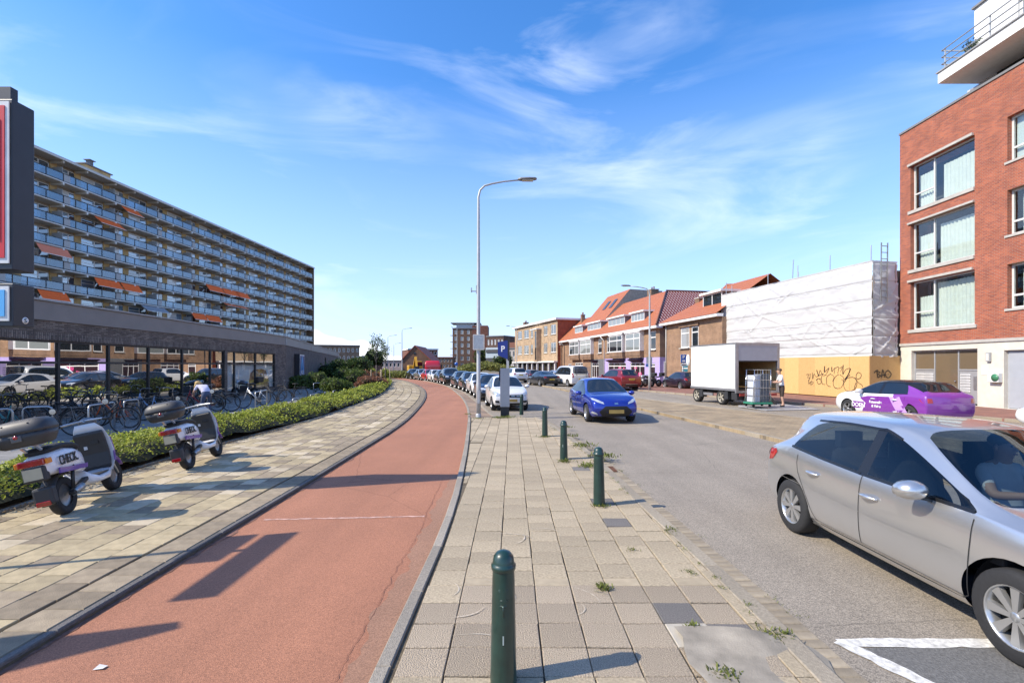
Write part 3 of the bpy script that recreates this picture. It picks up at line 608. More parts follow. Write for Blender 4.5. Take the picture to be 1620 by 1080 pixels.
MB().box(2.5, LB, 1.5, 9.1, 19.203, 19.3).build('penthouse_roof_edge', M('dark_coping', (.2, .2, .2)), rb)
for a, b in ((4.6, 8), (9, 12)): window(rb, a, b, 15.85, 18.1, 1.7, .12, (.18,), (), FRG, dark_glass('penthouse_glass', (.1, .16, .2), .2))
rl = MB()
for z in (16.05, 16.38, 16.7):
    cyl_h(rl, (3.3, -.66, z), (LB, -.66, z), .028); cyl_h(rl, (3.3, -.66, z), (3.3, 3.3, z), .028)
for x in (3.45, 5.6, 7.7, 9.8, 12): rl.box(x-.02, x+.02, -.64, -.6, 15.74, 16.7)
rl.box(3.32, 3.36, 3.0, 3.04, 15.74, 16.7); rl.build('railing', M('railing_grey', (.5, .51, .5), .4, .4), rb)
pt = empty('balcony_plant', rb.matrix_world @ Vector((0, 0, 0)), 0, 'small grey green shrub in a pot behind the penthouse balcony rail', 'plant')
pm = Matrix.Translation((20.96, 26.3, 0)) @ Matrix.Rotation(math.atan2(-1, 0), 4, 'Z'); pt.location = pm @ Vector((4.35, -.2, 15.74))
MB().lathe([(0, 0), (.16, 0), (.2, .3), (.18, .3), (0, .27)], 14).build('pot', M('grey_pot', (.25, .24, .23)), pt)
lf = MB(); r2 = random.Random(3)
for k in range(220):
    a, b = r2.uniform(0, 6.28), r2.uniform(-.2, 1.2); rr = r2.uniform(.1, .42); c = Vector((math.cos(a)*math.cos(b)*rr, math.sin(a)*math.cos(b)*rr, .42+math.sin(b)*rr)); q = Euler((r2.uniform(0, 6), r2.uniform(0, 6), 0)).to_matrix()
    lf.add([c+q @ Vector(p) for p in ((-.03, 0, 0), (0, -.07, 0), (.03, 0, 0), (0, .07, 0))], [(0, 1, 2, 3)])
lf.build('foliage', M('grey_green_leaf', (.1, .13, .08), .7), pt)
# ================================================================ scaffolded building wrapped in sheeting
A2, B2 = (16.75, 38.9), (19.25, 26.0)
sb_, LS = frame('scaffolded_building', A2, B2, 'building under scaffolding wrapped in white sheeting, beside the red brick block')
MB().box(.05, LS-.1, 1.6, 9, 0, 7.0).build('house_core', M('core_brown', (.2, .15, .11), .9), sb_)
def fabric():
    m = bpy.data.materials.new('white_scaffold_sheeting'); m.use_nodes = True; t = m.node_tree; N = t.nodes; L = t.links.new; N.clear()
    o = N.new('ShaderNodeOutputMaterial'); d = N.new('ShaderNodeBsdfDiffuse'); d.inputs[0].default_value = (.82, .82, .81, 1); tr = N.new('ShaderNodeBsdfTranslucent'); tr.inputs[0].default_value = (.6, .6, .6, 1)
    x = N.new('ShaderNodeMixShader'); x.inputs[0].default_value = .38; L(d.outputs[0], x.inputs[1]); L(tr.outputs[0], x.inputs[2]); L(x.outputs[0], o.inputs[0])
    tcn = N.new('ShaderNodeTexCoord'); nn = N.new('ShaderNodeTexNoise'); nn.inputs['Scale'].default_value = 1.3; nn.inputs['Detail'].default_value = 4; nn.inputs['Distortion'].default_value = .6; L(tcn.outputs['Object'], nn.inputs[0])
    b = N.new('ShaderNodeBump'); b.inputs['Strength'].default_value = .45; b.inputs['Distance'].default_value = .14; L(nn.outputs[0], b.inputs['Height']); L(b.outputs[0], d.inputs['Normal']); return m
TARP = fabric()
def tarp(name, x0, x1, z0, z1, seed, end=False, nx=150, nz=60, sag=.1):
    vs = []; r3 = random.Random(seed); folds = []
    for k in range(16):                                          # tension folds running obliquely across the sheet
        folds.append((r3.uniform(x0, x1), r3.uniform(z0, z1), r3.uniform(-1.1, -.35) if r3.random() < .75 else r3.uniform(.4, 1.2), r3.uniform(.6, 1.9), r3.uniform(.03, .075), r3.uniform(.025, .06)))
    for i in range(nx+1):
        for j in range(nz+1):
            u, v = i/nx, j/nz; x = x0+(x1-x0)*u; z = z0+(z1-z0)*v
            d = .05*mnoise.noise(Vector((x*.7, z*.9, seed)))+.028*mnoise.noise(Vector((x*2.2, z*2.6, seed+5)))
            d += .045*abs(math.sin(math.pi*x/2.05+.4))*(.6+.5*mnoise.noise(Vector((x*.5, z, 9))))*math.sin(math.pi*((z*1.0) % 1.0))
            zl = z % .98; d -= .06*math.exp(-(zl-.49)**2/.0012)          # pressed against the ledgers
            for (fx_, fz_, sl, ln, wd, am) in folds:
                t = (x-fx_)*math.cos(math.atan(sl))+(z-fz_)*math.sin(math.atan(sl)); s_ = -(x-fx_)*math.sin(math.atan(sl))+(z-fz_)*math.cos(math.atan(sl))
                if abs(t) < ln: d += am*math.exp(-(s_/wd)**2)*(1-(t/ln)**2)
            zz = z+(.05*mnoise.noise(Vector((x*1.1, seed, 2)))-.03 if j == 0 else 0)
            vs.append((x, -d, zz) if not end else (LS+d*1.2, x, zz))
    return MB().add(vs, [(i*(nz+1)+j, (i+1)*(nz+1)+j, (i+1)*(nz+1)+j+1, i*(nz+1)+j+1) for i in range(nx) for j in range(nz)], 0, True).build(name, TARP, sb_)
tarp('tarpaulin', .0, LS, 4.32, 7.47, 11); tarp('tarpaulin', .02, LS-.01, 2.33, 4.42, 23, nz=44)
tarp('tarpaulin', .03, 1.62, 4.4, 7.45, 37, True, 40); tarp('tarpaulin', .05, 1.6, 2.33, 4.45, 41, True, 40, 44)
MB().add([(0, .02, 2.33), (0, .02, 7.47), (0, 1.6, 7.47), (0, 1.6, 2.33)], [(0, 1, 2, 3)]).build('tarpaulin', TARP, sb_)
pole = MB().tube([(0, 0, 0), (0, 0, 1)], .026, 8).mesh('scaffold_pole', STEEL)
for px, top in ((1149, 447), (1158, 452), (1215, 433), (1246, 413), (1262, 420), (1263, 430), (1313, 404), (1378, 388)):
    x = fx(A2, B2, px, .35); zt = fz(A2, B2, px, top, .35); o = place(pole, 'scaffold_pole', sb_, x, .35, .3, 0, (0, .06 if px == 1246 else 0)); o.scale = (1, 1, zt-.3)
mbp = MB()
for z in (7.45,): cyl_h(mbp, (0, .03, z), (LS, .03, z), .03)
for x in [LS*i/6.0 for i in range(7)]: mbp.box(x-.02, x+.02, .06, .1, .2, 7.3); mbp.box(x-.02, x+.02, 1.45, 1.49, .2, 7.3)
for z in (2.9, 4.9, 6.9): cyl_h(mbp, (0, .12, z), (LS, .12, z), .025); cyl_h(mbp, (0, 1.42, z), (LS, 1.42, z), .025)
mbp.build('scaffold_frame', STEEL, sb_)
for z in (2.75, 4.75): MB().box(.1, LS-.1, .2, 1.4, z, z+.05).build('scaffold_deck', M('scaffold_board', (.3, .22, .13), .9), sb_)
for z_ in (3.06, 3.85, 4.38, 5.39, 6.37):
    P = [(LS*i/40, -.075-.02*math.sin(i*1.7), z_+.025*math.sin(i*.9+z_)) for i in range(41)]; MB().tube(P, .009, 5).build('crease_line', M('crease_grey', (.3, .3, .3), .9), sb_)  # thin grey lines added to draw the shade of the sheeting's horizontal creases
lad = MB()
for yy in (.42, .82): lad.bar((LS+.1, yy, 5.2), (LS+.14, yy, 8.4), .045)
for k in range(9): lad.bar((LS+.1+.005*k, .42, 5.5+.34*k), (LS+.1+.005*k, .82, 5.5+.34*k), .035)
lad.build('ladder', STEEL, sb_)
# plywood hoarding: each sheet a part
def ply(name, seed):
    m = bpy.data.materials.new(name); m.use_nodes = True; t = m.node_tree; N = t.nodes; L = t.links.new; p = N['Principled BSDF']; p.inputs['Roughness'].default_value = .6
    tcn = N.new('ShaderNodeTexCoord'); oi = N.new('ShaderNodeObjectInfo'); mpn = N.new('ShaderNodeMapping'); mpn.inputs['Scale'].default_value = (2.2, 1, .35); L(tcn.outputs['Object'], mpn.inputs[0]); L(oi.outputs['Random'], mpn.inputs['Location'])
    wv = N.new('ShaderNodeTexNoise'); wv.noise_dimensions = '4D'; mu = N.new('ShaderNodeMath'); mu.operation = 'MULTIPLY'; mu.inputs[1].default_value = 40; L(oi.outputs['Random'], mu.inputs[0]); L(mu.outputs[0], wv.inputs['W'])
    wv.inputs['Scale'].default_value = 2.4; wv.inputs['Detail'].default_value = 2; wv.inputs['Distortion'].default_value = 1.2; L(mpn.outputs[0], wv.inputs[0])
    m1 = N.new('ShaderNodeMath'); m1.operation = 'MULTIPLY'; m1.inputs[1].default_value = 14; L(wv.outputs[0], m1.inputs[0]); m2 = N.new('ShaderNodeMath'); m2.operation = 'FRACT'; L(m1.outputs[0], m2.inputs[0])
    cr = N.new('ShaderNodeValToRGB'); cr.color_ramp.elements[0].color = (.56, .33, .12, 1); cr.color_ramp.elements[1].color = (.64, .41, .17, 1); L(m2.outputs[0], cr.inputs[0])
    mr = N.new('ShaderNodeMapRange'); mr.inputs[3].default_value = .85; mr.inputs[4].default_value = 1.12; L(oi.outputs['Random'], mr.inputs[0])
    mx = N.new('ShaderNodeMix'); mx.data_type = 'RGBA'; mx.blend_type = 'MULTIPLY'; mx.inputs[0].default_value = 1; L(cr.outputs[0], mx.inputs[6]); L(mr.outputs[0], mx.inputs[7]); L(mx.outputs[2], p.inputs['Base Color']); return m
PLY = ply('plywood', 1)
hd = empty('plywood_hoarding', sb_.location, sb_.rotation_euler.z, 'orange plywood hoarding scrawled with black graffiti under the white sheeting', 'hoarding')
pw = 1.22; nP = int(LS/pw)+1; me = MB().box(.003, pw-.003, 0, .018, .06, 2.36).mesh('plywood_sheet', PLY)
for k in range(11): place(me, 'plywood_sheet', hd, LS+.02-pw*(k+1), -.22+rng.uniform(-.004, .004), 0)
for k in range(2): place(me, 'plywood_sheet', hd, LS+.035, -.2+pw*k, .01, R(90), (0, 0), (.85 if k else 1, 1, 1))
MB().box(0, LS, -.19, -.12, .1, .17).box(0, LS, -.19, -.12, 2.2, 2.27).build('rail', M('timber_rail', (.35, .24, .13)), hd)
INK = M('black_marker', (.012, .012, .014), .5, var=0)
def graf(strokes, wd, face='front'):
    mbg = MB()
    for st_ in strokes:
        P = cat_rom([(a, b, 0) for a, b in st_], 2.0) if len(st_) > 2 else [Vector((*p, 0)) for p in st_]
        if face == 'front': Q = [Vector((fx(A2, B2, p.x, -.226), -.226-.002, fz(A2, B2, p.x, p.y, -.226))) for p in P]
        else:
            a_ = Vector(A2); d = (Vector(B2)-a_).normalized(); c0 = a_+d*(LS+.057); nrm = Vector((-d.y, d.x)); Q = []
            for p in P:
                k = (p.x-810)/FPX; t = (k*c0.y-c0.x)/(nrm.x-k*nrm.y); Y = (c0+nrm*t).y; Q.append(Vector((LS+.06, t, CAMZ+(HOR-p.y)*Y/FPX)))
        ax = Vector((0, 1, 0)) if face == 'front' else Vector((1, 0, 0)); vs = []
        for i, q in enumerate(Q):
            d = Q[min(i+1, len(Q)-1)]-Q[max(i-1, 0)]; nn = ax.cross(d); nn = nn.normalized()*wd/2 if nn.length > 1e-6 else Vector((wd/2, 0, 0)); vs += [q-nn, q+nn]
        mbg.add(vs, [(2*i, 2*i+1, 2*i+3, 2*i+2) for i in range(len(Q)-1)])
    return mbg
Z7 = lambda pts: [(1230+x/7.714, 540+y/7.714) for x, y in pts]
S1 = [[(350,405),(385,400),(365,440),(395,445),(375,480)],[(400,390),(395,455)],[(425,380),(430,460),(440,400)],[(385,470),(380,520),(405,490)],[(415,480),(405,530),(440,500),(415,485)],[(443,535),(446,540)],
 [(450,390),(470,430),(520,410),(560,390)],[(480,345),(500,420),(520,350),(540,395)],[(575,300),(570,375),(630,320),(600,390)],[(660,310),(665,370),(700,320),(690,395)],[(700,330),(745,310),(735,390)],[(805,285),(800,400),(830,345),(890,330),(865,400),(815,470),(885,405)],[(755,330),(790,310),(770,370)],
 [(505,450),(480,470),(500,520),(535,500),(515,460),(505,450)],[(560,395),(535,440),(550,520),(580,525)],[(600,400),(560,420)],[(645,395),(600,440),(605,530),(650,550)],[(645,395),(690,430),(670,490)],[(750,400),(700,440),(680,520),(710,570),(770,570)],[(760,405),(805,440),(800,520),(775,565)],[(780,460),(820,490),(850,440)],
 [(915,435),(850,450),(808,520),(830,590),(890,605),(950,570),(970,500),(940,445),(915,435)],[(945,440),(985,500),(1030,530),(1040,555)],[(985,375),(960,410),(970,460),(1015,440),(1020,395),(985,375)],[(960,500),(940,560),(955,610)],[(470,470),(500,450),(530,455)],[(690,560),(740,575)]]
graf([Z7(s_) for s_ in S1], .03).build('graffiti', INK, hd)
graf([Z7(s_) for s_ in [[(478,348),(500,420)],[(800,290),(798,400)],[(575,300),(572,370)],[(663,310),(664,365)],[(890,330),(865,400),(820,465)]]], .055).build('graffiti', INK, hd)
S2 = [[(1180,385),(1205,355),(1230,350)],[(1213,360),(1225,445)],[(1215,365),(1255,375),(1225,400),(1262,415),(1228,442)],[(1270,445),(1285,345),(1310,440)],[(1265,415),(1320,405)],[(1350,350),(1318,380),(1330,435),(1365,440),(1388,395),(1350,350)],[(1350,398),(1356,402)]]
graf([Z7(s_) for s_ in S2], .05, 'end').build('graffiti', INK, hd)
# ================================================================ corner house with orange roof
def roof_mat(name, c, c2, joint, px_=.26, pz=.22, lattice=False):
    m = bpy.data.materials.new(name); m.use_nodes = True; t = m.node_tree; N = t.nodes; L = t.links.new; p = N['Principled BSDF']; p.inputs['Roughness'].default_value = .6
    tcn = N.new('ShaderNodeTexCoord'); s = N.new('ShaderNodeSeparateXYZ'); L(tcn.outputs['Object'], s.inputs[0])
    def mth(op, a, b=None):
        n_ = N.new('ShaderNodeMath'); n_.operation = op
        for i, v in enumerate((a, b)):
            if v is None: continue
            if isinstance(v, (int, float)): n_.inputs[i].default_value = v
            else: L(v, n_.inputs[i])
        return n_.outputs[0]
    u = s.outputs[1] if lattice else s.outputs[0]
    row = mth('DIVIDE', s.outputs[2], pz); fr = mth('FRACT', row); col_ = mth('ABSOLUTE', mth('SINE', mth('MULTIPLY', u, math.pi/px_)))
    h = mth('ADD', mth('MULTIPLY', mth('SUBTRACT', 1, fr), .6), mth('MULTIPLY', col_, .5))
    nn = N.new('ShaderNodeTexNoise'); nn.inputs['Scale'].default_value = .8; nn.inputs['Detail'].default_value = 8; nn.inputs['Roughness'].default_value = .7; L(tcn.outputs['Object'], nn.inputs[0])
    mx = N.new('ShaderNodeMix'); mx.data_type = 'RGBA'; L(nn.outputs[0], mx.inputs[0]); mx.inputs[6].default_value = (*c, 1); mx.inputs[7].default_value = (*c2, 1)
    jm = mth('LESS_THAN', col_, .22); jr = mth('GREATER_THAN', fr, .84); jj = mth('MAXIMUM', jm, jr); jj = mth('MULTIPLY', jj, .9 if lattice else .55)
    if lattice: jj = mth('MULTIPLY', mth('MAXIMUM', mth('LESS_THAN', col_, .42), 0), mth('LESS_THAN', fr, .7))
    m2 = N.new('ShaderNodeMix'); m2.data_type = 'RGBA'; L(jj, m2.inputs[0]); L(mx.outputs[2], m2.inputs[6]); m2.inputs[7].default_value = (*joint, 1); L(m2.outputs[2], p.inputs['Base Color'])
    b = N.new('ShaderNodeBump'); b.inputs['Strength'].default_value = .8; b.inputs['Distance'].default_value = .06; L(h, b.inputs['Height']); L(b.outputs[0], p.inputs['Normal'])
    MATS[name] = m; return m
ORT = roof_mat('orange_pantile', (.5, .165, .06), (.33, .1, .045), (.17, .055, .025)); DKT = roof_mat('glazed_red_pantile', (.13, .03, .022), (.19, .045, .03), (.5, .42, .4), .36, .3, True)
BRB = brick_mat('brown_brick', (.27, .15, .08), (.2, .11, .065), (.2, .16, .12), .215, .062, .01); BRB2 = brick_mat('light_brown_brick', (.33, .19, .1), (.26, .145, .08), (.26, .2, .15), .215, .062, .01)
LEAD = M('lead_grey', (.16, .16, .165), .7, var=.15)
def dormer(par, x0, x1, yf, z0, z1, zr, n=3, rd=2.6, gm=None):
    mb = MB(); mb.box(x0, x1, yf, yf+rd, z0, z1-.02, 0); d = mb.build('dormer', [LEAD], par)
    MB().box(x0-.22, x1+.22, yf-.28, yf+rd, z1-.015, z1+.16).build('dormer_roof', WHITE, d)
    MB().box(x0-.06, x1+.06, yf-.06, yf-.01, z0-.16, z0+.06).build('sill', WHITE, d)
    window(par, x0, x1, z0+.07, z1-.03, yf-.055, .085, [i/n for i in range(1, n)], (), FRW, gm, None, 'dormer_window', .05)
def chimney(par, x, y, z0, z1, s=.6, n=2, mat=None):
    c = MB().box(x-s/2, x+s/2, y-s/2, y+s/2, z0, z1).build('chimney', mat or BRB, par); MB().box(x-s/2-.06, x+s/2+.06, y-s/2-.06, y+s/2+.06, z1+.002, z1+.1).build('cap', STONEB, c)
    for i in range(n): MB().lathe([(.09, 0), (.1, .35), (.07, .36), (.06, 0)], 10, 0, 'Z', (x-s/4+i*s/2/max(1, n-1), y, z1+.1)).build('chimney_pot', M('terracotta_dark', (.16, .08, .06)), c)
A3, B3 = (15.0, 47.4), (16.5, 38.2)
ha, LA = frame('corner_house', A3, B3, 'brown brick corner house with orange hipped roof beside the white sheeting', 'house')
X = lambda px, y=0: fx(A3, B3, px, y)
w1 = (X(1077), X(1090.5), 3.45, 5.25); w2 = (X(1094), X(1105), 3.45, 5.25); g1 = (X(1078), X(1088), .1, 2.1); g2 = (X(1092), X(1110), .9, 2.3)
mb = MB(); wall(mb, 0, LA, 0, 5.7, [w1, w2, g1, g2]); mb.add([(0,0,0),(0,0,5.7),(0,9,5.7),(0,9,0)], [(0,1,2,3)]); mb.add([(LA,0,0),(LA,0,5.7),(LA,9,5.7),(LA,9,0)], [(0,1,2,3)]); mb.build('brick_wall', BRB2, ha)
for q in (w1, w2): window(ha, *q, .02, .1, (), (.72,), sill=STONEB, gm=dark_glass('window_with_blind', (.3, .3, .29), .06) if q is w1 else None)
window(ha, *g1, .06, .08, (), (.75,), name='door', gm=dark_glass('teal_painted_glass', (.03, .16, .2), .05)); window(ha, *g2, .06, .08, (.5,), (), gm=DG)
MB().box(w1[0]-.15, w2[1]+.15, -.14, -.02, 5.3, 5.5).build('bay_cornice', BRB, ha)
MB().box(-.45, LA, -.5, .1, 5.72, 5.95).build('gutter', WHITE, ha)
mb = MB(); e_ = 5.955; rz_ = 9.2
mb.add([(-.5,-.55,e_),(LA,-.55,e_),(LA,4.2,rz_),(4.2,4.2,rz_)], [(0,1,2,3)]); mb.add([(-.5,-.55,e_),(4.2,4.2,rz_),(4.2,9,rz_),(-.5,9,e_)], [(0,1,2,3)]); mb.add([(LA,4.2,rz_),(4.2,4.2,rz_),(4.2,9,e_),(LA,9,e_)], [(0,1,2,3)]); mb.build('roof', ORT, ha)
dx0, dx1 = X(1113, 1.0), X(1143, 1.0)
dormer(ha, dx0, dx1, 1.0, 6.75, 7.95, 0, 2, 2.4); chimney(ha, X(1108, 2.4), 2.4, 6.5, 8.1, .7, 1)
ds = MB().tube([(.12, -.06, 5.7), (.12, -.06, .1)], .05, 8).build('drainpipe', M('pale_pipe', (.5, .48, .45)), ha)
# blue parking sign on the corner-house wall side
def sign_P(name, loc, rz, wd, hg, label, post=None, car=True):
    s = empty(name, loc, rz, label, 'sign'); B_ = M('sign_blue', (.02, .1, .4), .35, var=.02)
    if post: MB().tube([(0, .04, -post), (0, .04, hg+.05)], .03, 8).build('post', STEEL, s)
    p = MB().box(-wd/2, wd/2, -.012, .0, 0, hg).build('panel', B_, s, .004); MB().box(-wd/2-.015, wd/2+.015, .001, .012, -.015, hg+.015).build('rim', WHITE, p)
    t = text_mesh('P', hg*(.62 if car else .8), .003, 1.0, .006); o = link('letter', t, p, WHITE); o.rotation_euler = (R(90), 0, 0); o.location = (0, -.016, hg*(.68 if car else .5))
    if car: MB().box(-wd*.3, wd*.3, -.018, -.013, hg*.12, hg*.22).box(-wd*.2, wd*.2, -.018, -.013, hg*.22, hg*.32).build('car_symbol', WHITE, p)
    return s
sp_ = sign_P('parking_sign', (14.95, 42.4, 2.1), R(5), .5, .7, 'blue parking sign with car symbol on a post left of the white box truck', 2.05)
MB().box(-.25, .25, -.012, 0, -.3, -.08).box(-.2, .2, -.02, -.012, -.22, -.16, 1).build('sub_plate', [WHITE, INK], sp_)
# hipped roof standing behind the sheeting
hb = empty('rear_house', (23.9, 52, 0), R(-10), 'house behind the white sheeting, only its orange hip roof tip showing', 'house')
MB().box(-4, 4, -4, 4, 0, 6.6).build('brick_wall', BRB, hb); mb = MB(); mb.add([(-4.4,-4.4,6.6),(4.4,-4.4,6.6),(4.4,4.4,6.6),(-4.4,4.4,6.6),(-.9,0,10.6),(1.3,0,10.6)], [(0,1,5,4),(1,2,5),(2,3,4,5),(3,0,4)]); mb.build('roof', ORT, hb)
# ================================================================ terrace with the big orange roof
A4, B4 = (8.7, 84.0), (15.4, 50.7)
tb, LT_ = frame('terraced_shop_houses', A4, B4, 'long brown brick terrace under a big orange tiled roof with lilac painted shopfronts', 'house')
X = lambda px, y=0: fx(A4, B4, px, y); Zz = lambda px, py, y=0: fz(A4, B4, px, py, y)
nar = [(X(900), X(904.5)), (X(946), X(952)), (X(960), X(965.7)), (X(1028.5), X(1037.5))]; bays = [(X(905.7), X(920)), (X(922.6), X(939.4)), (X(969.7), X(990)), (X(995.7), X(1018.5))]
ops = [(a, b, 3.55, 5.55) for a, b in nar]; xg = X(957); xn = X(934.5)
shop = [(X(962), X(990.5), .15, 2.2), (X(997), X(1020), .15, 2.2), (X(1028), X(1036.5), .35, 2.1)]; shop2 = [(X(910), X(922), .1, 2.3), (X(936), X(947), .1, 2.2), (X(899), X(904), .3, 2.1)]
mb = MB(); wall(mb, 0, LT_, 2.72, 5.75, ops); mb.add([(LT_,0,2.72),(LT_,0,5.75),(LT_,13,5.75),(LT_,13,2.72)], [(0,1,2,3)]); mb.add([(0,0,0),(0,0,5.75),(0,13,5.75),(0,13,0)], [(0,1,2,3)]); mb.build('brick_wall', BRB2, tb)
mb = MB(); wall(mb, 0, xn, 0, 2.716, shop2[:1]+shop2[2:], .01); mb.build('ground_floor_wall', BRB2, tb)
mb = MB(); wall(mb, xn, xg, 0, 2.714, shop2[1:2], .005); mb.build('grey_shopfront', M('grey_shop_paint', (.13, .135, .14), .6), tb)
LIL = M('lilac_paint', (.44, .36, .66), .6, var=.06); mb = MB(); wall(mb, xg, LT_+.02, 0, 2.718, shop, -.015); mb.add([(LT_+.02,-.015,0),(LT_+.02,-.015,2.718),(LT_+.02,13,2.718),(LT_+.02,13,0)], [(0,1,2,3)]); mb.build('lilac_shopfront', LIL, tb)
for a, b in nar: window(tb, a, b, 3.55, 5.55, .05, .11, (), (.66,), sill=STONEB)
SHG = dark_glass('shop_glass', (.035, .02, .03), .05)
for q in shop+shop2: window(tb, *q, .05, .12, (.33, .66) if q[1]-q[0] > 2 else (), (.8,), gm=SHG)
r5 = random.Random(5)
for q in shop[:2]:
    mb = MB()
    for k in range(5): xx = r5.uniform(q[0]+.4, q[1]-.7); zz = r5.uniform(.5, 1.5); mb.add([(xx, .066, zz), (xx+r5.uniform(.3, .7), .066, zz), (xx+r5.uniform(.2, .5), .066, zz+.5), (xx-.05, .066, zz+.4)], [(0,1,2,3)])
    mb.build('window_poster', M('pink_poster', (.5, .06, .2), .5), tb)
for i, (a, b) in enumerate(bays):
    mb = MB(); d = .5
    bz = MB().box(a-.05, b+.05, -d, -.005, 2.95, 3.5).box(a-.05, b+.05, -d+.05, -.005, 2.73, 2.95).build('bay_base', BRB, tb)
    for side in (0, 1):
        xx = a if side == 0 else b
        mb.box(xx-.06, xx+.06, -d, -.01, 3.5, 5.6)
    mb.build('bay_side', FRW, tb)
    window(tb, a, b, 3.5, 5.6, -d, .13, (.62,) if i % 2 == 0 else (.6,), (.68,), gm=dark_glass('bay_glass_pale', (.22, .24, .23), .08) if i in (1, 3) else DG)
    MB().box(a-.14, b+.14, -d-.1, -.01, 5.605, 5.74).build('bay_roof', WHITE, tb)
for q in shop[:2]+shop2[1:2]:                       # angular dark awning boxes over the shop windows
    a, b = q[0]+.15, q[1]-.15; mb = MB(); mb.add([(a,-.02,2.62),(b,-.02,2.62),(b-.35,-.75,2.55),(a+.35,-.75,2.55),(a+.45,-.02,2.2),(b-.45,-.02,2.2)], [(0,1,2,3),(3,2,5,4),(0,3,4),(1,5,2)]); mb.build('awning', M('dark_violet_canvas', (.035, .02, .05), .8), tb)
MB().box(-.1, LT_+.4, -.62, .1, 5.76, 6.02).build('gutter', WHITE, tb)
mb = MB(); e_ = 6.025; yr = 4.6; zr_ = 10.8; xe = LT_-6.9
def Pz(y): return e_+(y+.6)/(yr+.6)*(zr_-e_)
xR0, xR1 = 6.7, 15.1
zl = 9.9; yl = -.6+(zl-e_)/(zr_-e_)*(yr+.6)
mb.add([(-.1,-.65,e_),(LT_+.45,-.65,e_),(xe,yr,zr_),(xR1,yr,zr_),(xR0,yr,zr_),(xR0,yl,zl),(-.1,yl,zl)], [(0,1,2,3,4,5,6)])
mb.add([(-.1,yl,zl),(xR0,yl,zl),(xR0,9,e_+1),(-.1,9,e_+1)], [(0,1,2,3)])
mb.add([(xR1,yr,zr_),(xe,yr,zr_),(xe-4.6,9.5,e_),(xR1,9.5,e_)], [(0,1,2,3)])
mb.build('roof', ORT, tb)
mb = MB(); mb.add([(LT_+.45,-.65,e_),(LT_+.45,14,e_),(xe,14,zr_),(xe,yr,zr_)], [(0,1,2,3)]); rd_ = mb.build('end_roof', DKT, tb)
mb = MB(); mb.tube([(LT_+.45,-.65,e_+.06), (xe,yr,zr_+.06)], .09, 6).tube([(xe,yr,zr_+.05),(xe,14,zr_+.05)], .1, 6).build('hip_tiles', M('dark_ridge_tile', (.09,.04,.03), .6), tb)
zt = 12.9; yt = 5.5                                  # raised attic part with roof lights
mb = MB(); mb.add([(xR0-1.2,2.1,Pz(2.1)+.06),(xR1-1.0,2.1,Pz(2.1)+.06),(xR1,yt,zt),(xR0,yt,zt)], [(0,1,2,3)]); mb.build('attic_roof', ORT, tb)
mb = MB(); mb.add([(xR1-1.0,2.1,Pz(2.1)),(xR1,yt,zt-.02),(xR1+1,10,zt-.3),(xR1+.6,10,e_+2)], [(0,1,2,3)]); mb.add([(xR1,yt,zt-.02),(xR0,yt,zt-.02),(xR0,10,zt-.3),(xR1+1,10,zt-.3)], [(0,1,2,3)]); mb.add([(xR0-1.2,2.1,Pz(2.1)),(xR0,yt,zt-.02),(xR0,10,zt-.3),(xR0,10,e_+2)], [(0,1,2,3)]); mb.build('attic_side', LEAD, tb)
for px0 in (.36, .66):                               # two roof lights on the attic slope
    a = xR0-.4+(xR1-xR0)*px0; s_ = (yt-2.1)/(zt-Pz(2.1)); mb = MB(); vs = []
    for u, v in ((0, .42), (1.1, .42), (1.2, .72), (.1, .72)): z = Pz(2.1)+(zt-Pz(2.1))*v; y_ = 2.1+(yt-2.1)*v; vs.append((a+u, y_-.05, z+.1))
    mb.add(vs, [(0,1,2,3)]).build('roof_light', dark_glass('roof_light_glass', (.05, .055, .065), .1), tb)
for px0, px1 in ((910.5, 922.5), (930.5, 951.5), (963.5, 989.5), (1000, 1020.5)): dormer(tb, X(px0, .55), X(px1, .55), .5, 6.95, 8.0, 0, 4 if px1-px0 > 15 else 3, 2.2, dark_glass('dormer_glass_pale', (.25,.28,.28), .1))
chimney(tb, X(922, 3), 3, 8.5, 10.4, .6, 2); chimney(tb, X(1033, 6.5), 6.5, 9.5, 12.0, 1.1, 2)
o = MB(); o.box(LT_+.04, LT_+.3, 9.0, 10.6, 7.4, 8.7).box(LT_-.1, LT_+.5, 8.8, 10.8, 8.7, 8.85, 1).build('end_dormer', [LEAD, WHITE], tb)
for px in (957, 893.5): x = X(px); MB().tube([(x, -.7, 5.75), (x, -.1, 5.1), (x, -.1, .1)], .055, 8).build('drainpipe', WHITE if px == 957 else LEAD, tb)
MB().tube([(LT_+.08, .8, 5.7), (LT_+.08, .8, 1.2)], .05, 8).build('drainpipe', M('pale_pipe', (.5, .48, .45)), tb)
window(tb, 0, .01, 0, .01) if 0 else None
ed = MB(); wall(ed, 0, 1, 0, 1)
# glazed door on the lilac end wall
mb = MB(); mb.box(LT_+.025, LT_+.05, .5, 3.2, .05, 2.15); dd_ = mb.build('end_shop_glazing', SHG, tb)
mb = MB()
for yy in (.45, 1.75, 3.15): mb.box(LT_+.03, LT_+.09, yy, yy+.1, .05, 2.2)
mb.box(LT_+.03, LT_+.085, .45, 3.25, 2.15, 2.28); mb.build('frame', WHITE, dd_)
